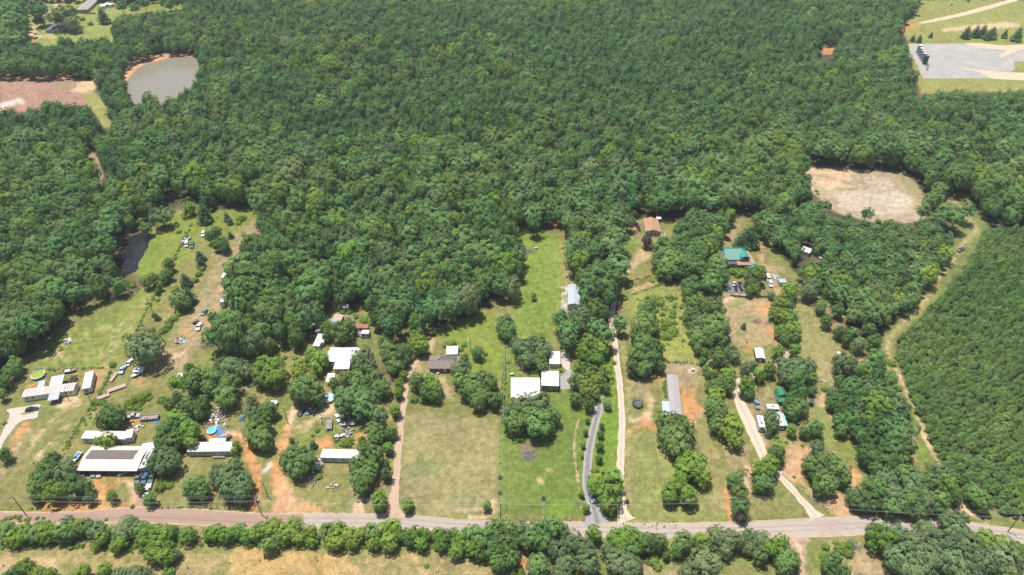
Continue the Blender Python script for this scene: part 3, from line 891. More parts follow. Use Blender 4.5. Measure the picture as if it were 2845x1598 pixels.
    n_, l = m.node_tree.nodes, m.node_tree.links
    b_ = n_['Principled BSDF']
    b_.inputs['Roughness'].default_value = 0.95
    b_.inputs['Specular IOR Level'].default_value = 0.1
    a_ = n_.new('ShaderNodeAttribute')
    a_.attribute_name = 'soil'
    tc = n_.new('ShaderNodeTexCoord')
    out = a_.outputs['Color']
    prev = None
    for s_, lo, hi, det in ((1.5, 0.66, 1.34, 5), (0.35, 0.78, 1.22, 6)):
        nz = n_.new('ShaderNodeTexNoise')
        nz.inputs['Scale'].default_value = s_
        nz.inputs['Detail'].default_value = det
        nz.inputs['Roughness'].default_value = 0.65
        l.new(tc.outputs['Object'], nz.inputs['Vector'])
        mr = n_.new('ShaderNodeMapRange')
        mr.inputs['From Min'].default_value = 0.28
        mr.inputs['From Max'].default_value = 0.72
        mr.inputs['To Min'].default_value = lo
        mr.inputs['To Max'].default_value = hi
        l.new(nz.outputs['Fac'], mr.inputs['Value'])
        mu = n_.new('ShaderNodeMix')
        mu.data_type = 'RGBA'
        mu.blend_type = 'MULTIPLY'
        mu.inputs['Factor'].default_value = 1
        l.new(out, mu.inputs['A'])
        l.new(mr.outputs[0], mu.inputs['B'])
        out = mu.outputs['Result']
        prev = prev or nz
    l.new(out, b_.inputs['Base Color'])
    bp = n_.new('ShaderNodeBump')
    bp.inputs['Strength'].default_value = 0.6
    bp.inputs['Distance'].default_value = 0.25
    l.new(prev.outputs['Fac'], bp.inputs['Height'])
    l.new(bp.outputs[0], b_.inputs['Normal'])
    me.materials.append(m)
    o = bpy.data.objects.new('ground', me)
    COL.objects.link(o)
    tag(o, 'dry grass, lawns and bare orange soil between the woods', kind='structure')


build_ground()


def sheet(name, t, pts, material, z, label, rag=0.25, sub=6, smooth=True):
    """a flat patch with a slightly uneven edge"""
    q = [at(*tp(t, *p)) for p in pts]
    out = []
    n = len(q)
    for i in range(n):
        p0, p1, p2, p3 = q[i - 1], q[i], q[(i + 1) % n], q[(i + 2) % n]
        for k in range(sub):
            s = k / sub
            if smooth:
                p = 0.5 * ((2 * p1) + (p2 - p0) * s + (2 * p0 - 5 * p1 + 4 * p2 - p3) * s * s + (3 * p1 - p0 - 3 * p2 + p3) * s ** 3)
            else:
                p = p1.lerp(p2, s)
            out.append((p.x + random.uniform(-rag, rag), p.y + random.uniform(-rag, rag), z))
    o = MB().add(out, [tuple(range(len(out)))]).build(name, material)
    return tag(o, label, kind='structure')


def strip(name, t, pts, wd, material, z, label, rag=0.2, step=2.0, tracks=()):
    """a road or lane along a centre line; wd in metres, or a list of widths"""
    q = [at(*tp(t, *p)) for p in pts]
    ws = wd if isinstance(wd, list) else [wd] * len(q)
    line, wl = [], []
    for i in range(len(q) - 1):
        p0, p1, p2, p3 = q[max(i - 1, 0)], q[i], q[i + 1], q[min(i + 2, len(q) - 1)]
        m = max(2, int((p2 - p1).length / step))
        for k in range(m):
            s = k / m
            line.append(0.5 * ((2 * p1) + (p2 - p0) * s + (2 * p0 - 5 * p1 + 4 * p2 - p3) * s * s + (3 * p1 - p0 - 3 * p2 + p3) * s ** 3))
            wl.append(ws[i] + (ws[i + 1] - ws[i]) * s)
    line.append(q[-1])
    wl.append(ws[-1])
    vs, fs = [], []
    for i, p in enumerate(line):
        d = (line[min(i + 1, len(line) - 1)] - line[max(i - 1, 0)]).normalized()
        nrm = Vector((-d.y, d.x, 0))
        for s in (1, -1):
            e = p + nrm * s * (wl[i] / 2 + random.uniform(-rag, rag))
            vs.append((e.x, e.y, z))
        if i:
            fs.append((2 * i - 2, 2 * i - 1, 2 * i + 1, 2 * i))
    o = MB().add(vs, fs).build(name, material)
    for off, tw, tm_ in tracks:       # worn wheel lines and verges, a little proud of the surface
        vs, fs = [], []
        for i, p in enumerate(line):
            d = (line[min(i + 1, len(line) - 1)] - line[max(i - 1, 0)]).normalized()
            nrm = Vector((-d.y, d.x, 0))
            k = min(1.0, wl[i] / (sorted(wl)[len(wl) // 2] + 0.01)) if abs(off) < 1 else wl[i] / (sorted(wl)[len(wl) // 2] + 0.01)
            for s in (0.5, -0.5):
                e = p + nrm * (off * k + s * tw + random.uniform(-.12, .12))
                vs.append((e.x, e.y, z + 0.015))
            if i:
                fs.append((2 * i - 2, 2 * i - 1, 2 * i + 1, 2 * i))
        MB().add(vs, fs).build('wheel_track' if abs(off) < 1.8 else 'verge', tm_, o)
    return tag(o, label, kind='structure')


M_TRK = mat('dark_tyre_line', (0.22, 0.205, 0.20), 0.95, var=0.3, scale=0.5, dirt=(0.25, 0.235, 0.23), dirt_amt=0.9, dirt_scale=0.25)
M_TRK2 = mat('worn_wheel_line', (0.46, 0.385, 0.31), 0.95, var=0.2, scale=0.6, dirt=(0.56, 0.47, 0.37), dirt_amt=0.9, dirt_scale=0.3)
M_TRK3 = mat('road_wheel_line', (0.355, 0.30, 0.26), 0.95, var=0.15, scale=0.3, dirt=(0.42, 0.355, 0.30), dirt_amt=0.9, dirt_scale=0.12)
M_VRG = mat('sandy_verge', (0.47, 0.36, 0.245), 0.95, var=0.25, scale=0.5, dirt=(0.255, 0.228, 0.088), dirt_amt=0.95, dirt_scale=0.3)
TRK_ = ((-0.95, 0.7, M_TRK3), (0.95, 0.7, M_TRK3), (2.95, 0.5, M_VRG), (-2.95, 0.5, M_VRG))
strip('road', '0', [(720, 1310), (830, 1310), (1000, 1312), (1150, 1324), (1300, 1330), (1480, 1332), (1700, 1335), (1900, 1333), (2080, 1326), (2250, 1320), (2400, 1326), (2520, 1343), (2650, 1362)],
      [6, 5.8, 5.6, 5.4, 5.4, 5.6, 5.8, 6.6, 7.2, 7.0, 6, 5.4, 5.4], M_ASPH, 0.03, 'worn greyish asphalt road running along the front of the middle and far lots', 0.25, 2.0, TRK_)
strip('road', '0', [(-60, 1300), (60, 1303), (200, 1303), (330, 1296), (470, 1300), (640, 1310), (760, 1310)], [4.6, 4.6, 5.2, 6.4, 6.4, 6, 5.9], M_ASPH_R, 0.055, 'reddish dirty stretch of road below the cream roof-over', 0.3, 2.0,
      ((-0.95, 0.7, mat('red_road_wheel_line', (0.30, 0.21, 0.185), 0.95, var=0.2)), (2.95, 0.5, M_VRG), (-2.95, 0.5, M_VRG)))
strip('asphalt_driveway', 'H', [(1192, 978), (1180, 940), (1155, 810), (1105, 690), (1088, 590), (1095, 480), (1110, 320), (1140, 160), (1180, 10), (1205, -80), (1190, -130)], [12.5, 8, 4.6, 3.6, 3.2, 3.2, 3.2, 3.2, 3.2, 3.4, 4], M_ASPH_D, 0.05, 'grey asphalt driveway curving up to the white metal roofed house', 0.1, 2.0, ((0, 1.5, M_TRK),))
sheet('asphalt_apron', 'G', [(1225, 965), (1225, 830), (1290, 760), (1370, 700), (1500, 840), (1750, 960), (1830, 1010), (1800, 1100), (1700, 1010), (1500, 970)], M_ASPH_D, 0.04, 'grey asphalt turning area beside the white house garage', 0.15)
sheet('gravel_pad', 'G', [(1250, 500), (1280, 470), (1360, 500), (1370, 640), (1350, 720), (1300, 700), (1250, 620)], M_CONC, 0.06, 'pale concrete pad beside the small white outbuilding', 0.1)
strip('gravel_lane', '0', [(1577, 1312), (1566, 1285), (1560, 1200), (1563, 1120), (1564, 1040), (1558, 960), (1550, 900), (1545, 850), (1538, 810), (1543, 770), (1550, 725), (1556, 700)], [7.5, 3.6, 2.8, 2.7, 2.7, 2.7, 2.7, 2.7, 2.6, 2.6, 2.6, 2.6], M_GRAVEL, 0.05, 'straight white rock lane beside the asphalt driveway', 0.2, 2.0, ((0, 0.6, M_TRK2), (1.0, 0.3, M_TRK2)))
strip('dirt_lane', '0', [(993, 1305), (990, 1260), (997, 1200), (1003, 1120), (1008, 1060), (1018, 1000), (1024, 960), (1034, 930), (1054, 905)], [7, 3.4, 2.7, 3.0, 2.8, 2.5, 2.5, 2.5, 2.3], M_DIRT, 0.04, 'straight pink dirt lane leading to the brick house', 0.35, 2.0, ((0, 0.6, M_VRG),))
strip('gravel_drive', '0', [(2056, 1304), (2040, 1285), (2005, 1245), (1968, 1205), (1930, 1165), (1900, 1100), (1880, 1055), (1862, 1015), (1852, 990), (1862, 958), (1895, 942)], [6.5, 3.2, 2.7, 2.7, 3.4, 4.8, 5.4, 4.4, 3.0, 2.8, 2.6], M_GRAVEL, 0.04, 'winding pale gravel drive to the camper trailers', 0.3, 2.0, ((0, 0.7, M_TRK2),))
sheet('concrete_drive', 'A', [(-60, 1330), (-20, 1180), (80, 960), (130, 830), (100, 760), (380, 715), (545, 690), (515, 760), (495, 870), (350, 900), (240, 950), (150, 1060), (60, 1180), (0, 1300)], M_CONC, 0.04, 'pale concrete drive widening into a pad below the rusty striped mobile home', 0.12)
sheet('grass_island', 'A', [(270, 828), (350, 795), (470, 800), (400, 818), (330, 832)], mat('turf', (0.24, 0.24, 0.09), 0.95), 0.06, 'small grass island in the pale concrete drive', 0.1)
sheet('patio', 'T', [(770, 700), (960, 700), (985, 832), (760, 838)], mat('dark_slab', (0.17, 0.17, 0.185), 0.9, var=0.15), 0.05, 'dark slab patio below the green roofed house', 0.05, 2, False)
sheet('rock_pad', 'X', [(640, 640), (900, 625), (1400, 625), (1760, 640), (2000, 700), (2500, 640), (2500, 900), (2160, 880), (2160, 1000), (1900, 1120), (1200, 1135), (860, 1130), (720, 830), (660, 750)], M_PAD, 0.05, 'grey crushed rock well pad beyond the woods', 0.6, 3, False)
sheet('sand_bank', 'X', [(1450, 630), (1700, 625), (2000, 650), (2500, 640), (2500, 680), (2250, 710), (2000, 820), (1950, 790), (2060, 720), (1800, 700)], M_SANDR, 0.09, 'pale sand bank along the grey well pad', 0.5, 4)
sheet('sand_bank', 'X', [(1380, 1000), (1560, 990), (1900, 1030), (2500, 1060), (2500, 1150), (1900, 1140), (1760, 1090), (1600, 1020)], M_SANDR, 0.09, 'pale sand washed over the near edge of the grey well pad', 0.6, 4)
strip('sand_road', 'X', [(2500, -120), (2140, 5), (1700, 130), (1380, 215), (1000, 295), (820, 335)], [7, 7, 8, 8, 6, 4], M_SANDR, 0.04, 'pale sand road across the far grass field', 0.4, 4)
sheet('road', 'V', [(-20, 0), (290, -60), (330, 0), (300, 90), (230, 70), (0, 20)], M_ASPH_D, 0.04, 'grey street beyond the trees at the houses', 0.4, 3)

W1 = water_mat('pond_water_tan', (0.215, 0.195, 0.150), 0.05)
W2 = water_mat('pond_water_dark', (0.018, 0.019, 0.021), 0.03)
sheet('pond_water', 'V', [(1400, 1010), (1430, 900), (1500, 800), (1620, 725), (1780, 680), (1950, 645), (2240, 640), (2260, 760), (2180, 930), (2080, 1060), (1930, 1180), (1700, 1210), (1500, 1160), (1420, 1090)], W1, 0.05, 'still tan coloured pond with an orange bank', 0.5)
sheet('pond_water', '0', [(284, 700), (290, 665), (302, 625), (322, 600), (352, 587), (378, 588), (372, 622), (352, 655), (345, 680), (322, 692), (305, 705)], W2, 0.05, 'dark little pond beside the mown pasture', 0.4)

# ------------------------------------------------------------------ trees
def crown_np(seed, nc, nl, leaf, a, c, zc, rc, shape='ball', gap=0.0, core=0.74):
    """vertices, quads and a spray value: leaf-sized faces grouped in sprays over an uneven crown"""
    r = np.random.default_rng(seed)
    V, Sp = [], []
    k = np.arange(nc) + 0.5
    ph = np.arccos(1 - 2 * k / nc)
    th = math.pi * (1 + 5 ** 0.5) * k + r.random() * 6
    dirs = np.stack([np.cos(th) * np.sin(ph), np.sin(th) * np.sin(ph), np.cos(ph)], 1)
    dirs += r.normal(0, 0.12, dirs.shape)
    dirs /= np.linalg.norm(dirs, axis=1)[:, None]
    lob = r.normal(0, 1, (7, 3))
    lob /= np.linalg.norm(lob, axis=1)[:, None]
    bump = 0.78 + 0.26 * np.clip((dirs @ lob.T).max(1) * 2.2 - 1.1, 0, 1)
    for i in range(nc):
        d = dirs[i]
        if gap and r.random() < gap:
            continue
        q = bump[i] * r.uniform(0.82, 1.05)
        if r.random() < 0.22:
            q *= 0.65
        if shape == 'ball':
            cen = np.array([d[0] * a * q, d[1] * a * q, zc + d[2] * c * q])
            if d[2] < -0.45:
                cen[2] = zc - 0.45 * c * q - 0.1 * c * r.random()
        else:
            u = (i + 0.5) / nc
            z = 1 - math.sqrt(1 - u * 0.995)            # more sprays low down
            rad = a * (1 - z) ** 0.8 * q
            ang = th[i]
            cen = np.array([rad * math.cos(ang), rad * math.sin(ang), zc - c + 2 * c * z])
            d = np.array([math.cos(ang), math.sin(ang), 0.55])
            d /= np.linalg.norm(d)
        m = int(nl * r.uniform(0.7, 1.3))
        cr = rc * r.uniform(0.75, 1.25)
        p = r.normal(0, 1, (m, 3))
        p /= np.linalg.norm(p, axis=1)[:, None]
        p = p + d * 0.7 + np.array([0, 0, 0.4])
        p /= np.linalg.norm(p, axis=1)[:, None]
        pos = cen + p * cr * r.uniform(0.75, 1.05, (m, 1)) * np.array([1, 1, 0.8])
        nrm = p * 0.65 + d * 0.45 + np.array([0, 0, 0.3]) + r.normal(0, 0.26, (m, 3))
        nrm /= np.linalg.norm(nrm, axis=1)[:, None]
        t = np.cross(nrm, r.normal(0, 1, (m, 3)))
        t /= np.linalg.norm(t, axis=1)[:, None] + 1e-9
        b = np.cross(nrm, t)
        s = leaf * r.uniform(0.6, 1.35, (m, 1))
        V.append(np.stack([pos - t * s - b * s * 0.6, pos + t * s - b * s * 0.6, pos + b * s * 1.1], 1).reshape(-1, 3))
        sv = np.clip(r.random() * 0.75 + r.random(m) * 0.25, 0, 1)
        Sp.append(np.repeat(sv, 3))
    V = np.concatenate(V)
    Sp = np.concatenate(Sp)
    F = np.arange(len(V)).reshape(-1, 3).tolist()
    if core:
        n0 = len(V)
        ring, segs = 5, 8
        cv = []
        for i in range(ring):
            f = (i + 0.5) / ring * math.pi
            for j in range(segs):
                g = 2 * math.pi * j / segs
                k_ = core * r.uniform(0.85, 1.1)
                if shape == 'ball':
                    cv.append((a * k_ * math.sin(f) * math.cos(g), a * k_ * math.sin(f) * math.sin(g), zc + c * k_ * math.cos(f) * (1 if f < 1.6 else 0.55)))
                else:
                    zz = 1 - (i + 0.3) / ring
                    cv.append((a * (1 - zz) * k_ * math.cos(g), a * (1 - zz) * k_ * math.sin(g), zc - c + 2 * c * zz * 0.93))
        cf = [(n0 + i * segs + j, n0 + (i + 1) * segs + j, n0 + (i + 1) * segs + (j + 1) % segs, n0 + i * segs + (j + 1) % segs) for i in range(ring - 1) for j in range(segs)]
        V = np.concatenate([V, np.array(cv)])
        Sp = np.concatenate([Sp, np.full(len(cv), 0.3)])
        F = F + cf
    return V, F, Sp


def trunk_mb(h, r0, zc, c, seed, limbs=6):
    q = random.Random(seed)
    m = MB()
    bx, by = q.uniform(-.06, .06), q.uniform(-.06, .06)
    m.path([(0, 0, -0.02), (bx * .4, by * .4, h * .3), (bx, by, h * .62), (bx * 1.3, by * 1.3, h * .9)], [r0 * 1.25, r0, r0 * .6, r0 * .15], 6)
    for k in range(limbs):
        a = 2 * math.pi * k / limbs + q.uniform(-.4, .4)
        z0 = zc - c * q.uniform(.15, .6)
        e = q.uniform(.5, .78)
        m.path([(bx * z0 / h, by * z0 / h, z0), (e * .5 * math.cos(a), e * .5 * math.sin(a), z0 + .12 * c), (e * math.cos(a), e * math.sin(a), z0 + q.uniform(.25, .8) * c)], [r0 * .5, r0 * .32, r0 * .1], 4)
    return m


def mesh_np(name, V, F, Sp, material, tm=None):
    """crown (and, with tm, the trunk in the same mesh)"""
    nv = len(V)
    fl = [tuple(f) for f in F]
    mi = np.zeros(len(fl), np.int32)
    if tm is not None:
        tv = np.array(tm.v)
        V = np.concatenate([V, tv])
        Sp = np.concatenate([Sp, np.full(len(tv), 0.5)])
        fl += [tuple(i + nv for i in f) for f in tm.f]
        mi = np.concatenate([mi, np.ones(len(tm.f), np.int32)])
    me = bpy.data.meshes.new(name)
    me.from_pydata(V.tolist(), [], fl)
    me.materials.append(material)
    if tm is not None:
        me.materials.append(M_BARK)
        me.polygons.foreach_set('material_index', mi)
    at_ = me.attributes.new('spray', 'FLOAT', 'POINT')
    at_.data.foreach_set('value', Sp)
    me.update()
    return me


# kind: name, category, material, crown (a, c, zc), total height / radius, sprays, leaves, leaf size, spray radius, shape, gap
KINDS_T = {
    'b': ('broadleaf_tree', L_B, 1.0, 0.80, 1.12, 58, 36, 0.072, 0.28, 'ball', 0.03),
    'l': ('bright_broadleaf_tree', L_L, 1.0, 0.84, 1.10, 50, 36, 0.080, 0.30, 'ball', 0.06),  # bright green broadleaf trees, species not known
    'y': ('yellowing_tree', L_Y, 1.0, 0.85, 1.20, 50, 30, 0.070, 0.24, 'ball', 0.26),
    'o': ('oak_tree', L_O, 1.0, 0.66, 0.98, 74, 30, 0.060, 0.23, 'ball', 0.02),
    'p': ('pine_tree', L_P, 1.0, 0.98, 1.95, 62, 34, 0.062, 0.23, 'ball', 0.08),
    'c': ('cedar_tree', L_C, 1.0, 1.30, 1.45, 66, 26, 0.075, 0.24, 'cone', 0.03),
    's': ('shrub', L_S, 1.0, 0.62, 0.55, 34, 26, 0.10, 0.33, 'ball', 0.05),
    'r': ('plum_tree', L_R, 1.0, 0.68, 0.95, 50, 30, 0.08, 0.26, 'ball', 0.05),
    'yp': ('young_pine', L_YP, 1.0, 1.15, 1.75, 40, 20, 0.12, 0.32, 'cone', 0.05),
}
PROTO = {}          # kind -> list of (crown mesh, trunk mesh, whole mesh)
for kk, (nm_, lm, a_, c_, zc_, nc_, nl_, lf_, rc_, sh_, gp_) in KINDS_T.items():
    PROTO[kk] = []
    for v_ in range({'b': 6, 'p': 5, 'l': 5, 'o': 4, 's': 3, 'r': 1, 'y': 3, 'c': 3, 'yp': 4}[kk]):
        V_, F_, S_ = crown_np(100 * ord(kk[0]) + v_ + len(kk) * 7, nc_, nl_, lf_, a_, c_ * (1 + 0.06 * (v_ % 3 - 1)), zc_, rc_, sh_, gp_)
        tmb = trunk_mb(zc_ + c_ * 0.5, 0.05 if kk != 's' else 0.03, zc_, c_, v_ + 5, 0 if kk in ('c', 'yp') else 6)
        PROTO[kk].append((mesh_np('crown', V_, F_, S_, lm), tmb.mesh('trunk', M_BARK), mesh_np(nm_, V_, F_, S_, lm, tmb)))
LOD = {}
for kk in ('b', 'l', 'o', 'p', 'yp', 's', 'y'):
    nm_, lm, a_, c_, zc_, nc_, nl_, lf_, rc_, sh_, gp_ = KINDS_T[kk]
    LOD[kk] = []
    for v_ in range(5):
        V_, F_, S_ = crown_np(900 + 31 * ord(kk[0]) + v_ + len(kk) * 7, int(nc_ * 0.9), int(nl_ * 1.15), lf_ * 0.95, a_, c_ * (1 + 0.08 * (v_ % 3 - 1)), zc_, rc_ * 1.06, sh_, gp_)
        LOD[kk].append(mesh_np(nm_, V_, F_, S_, lm))

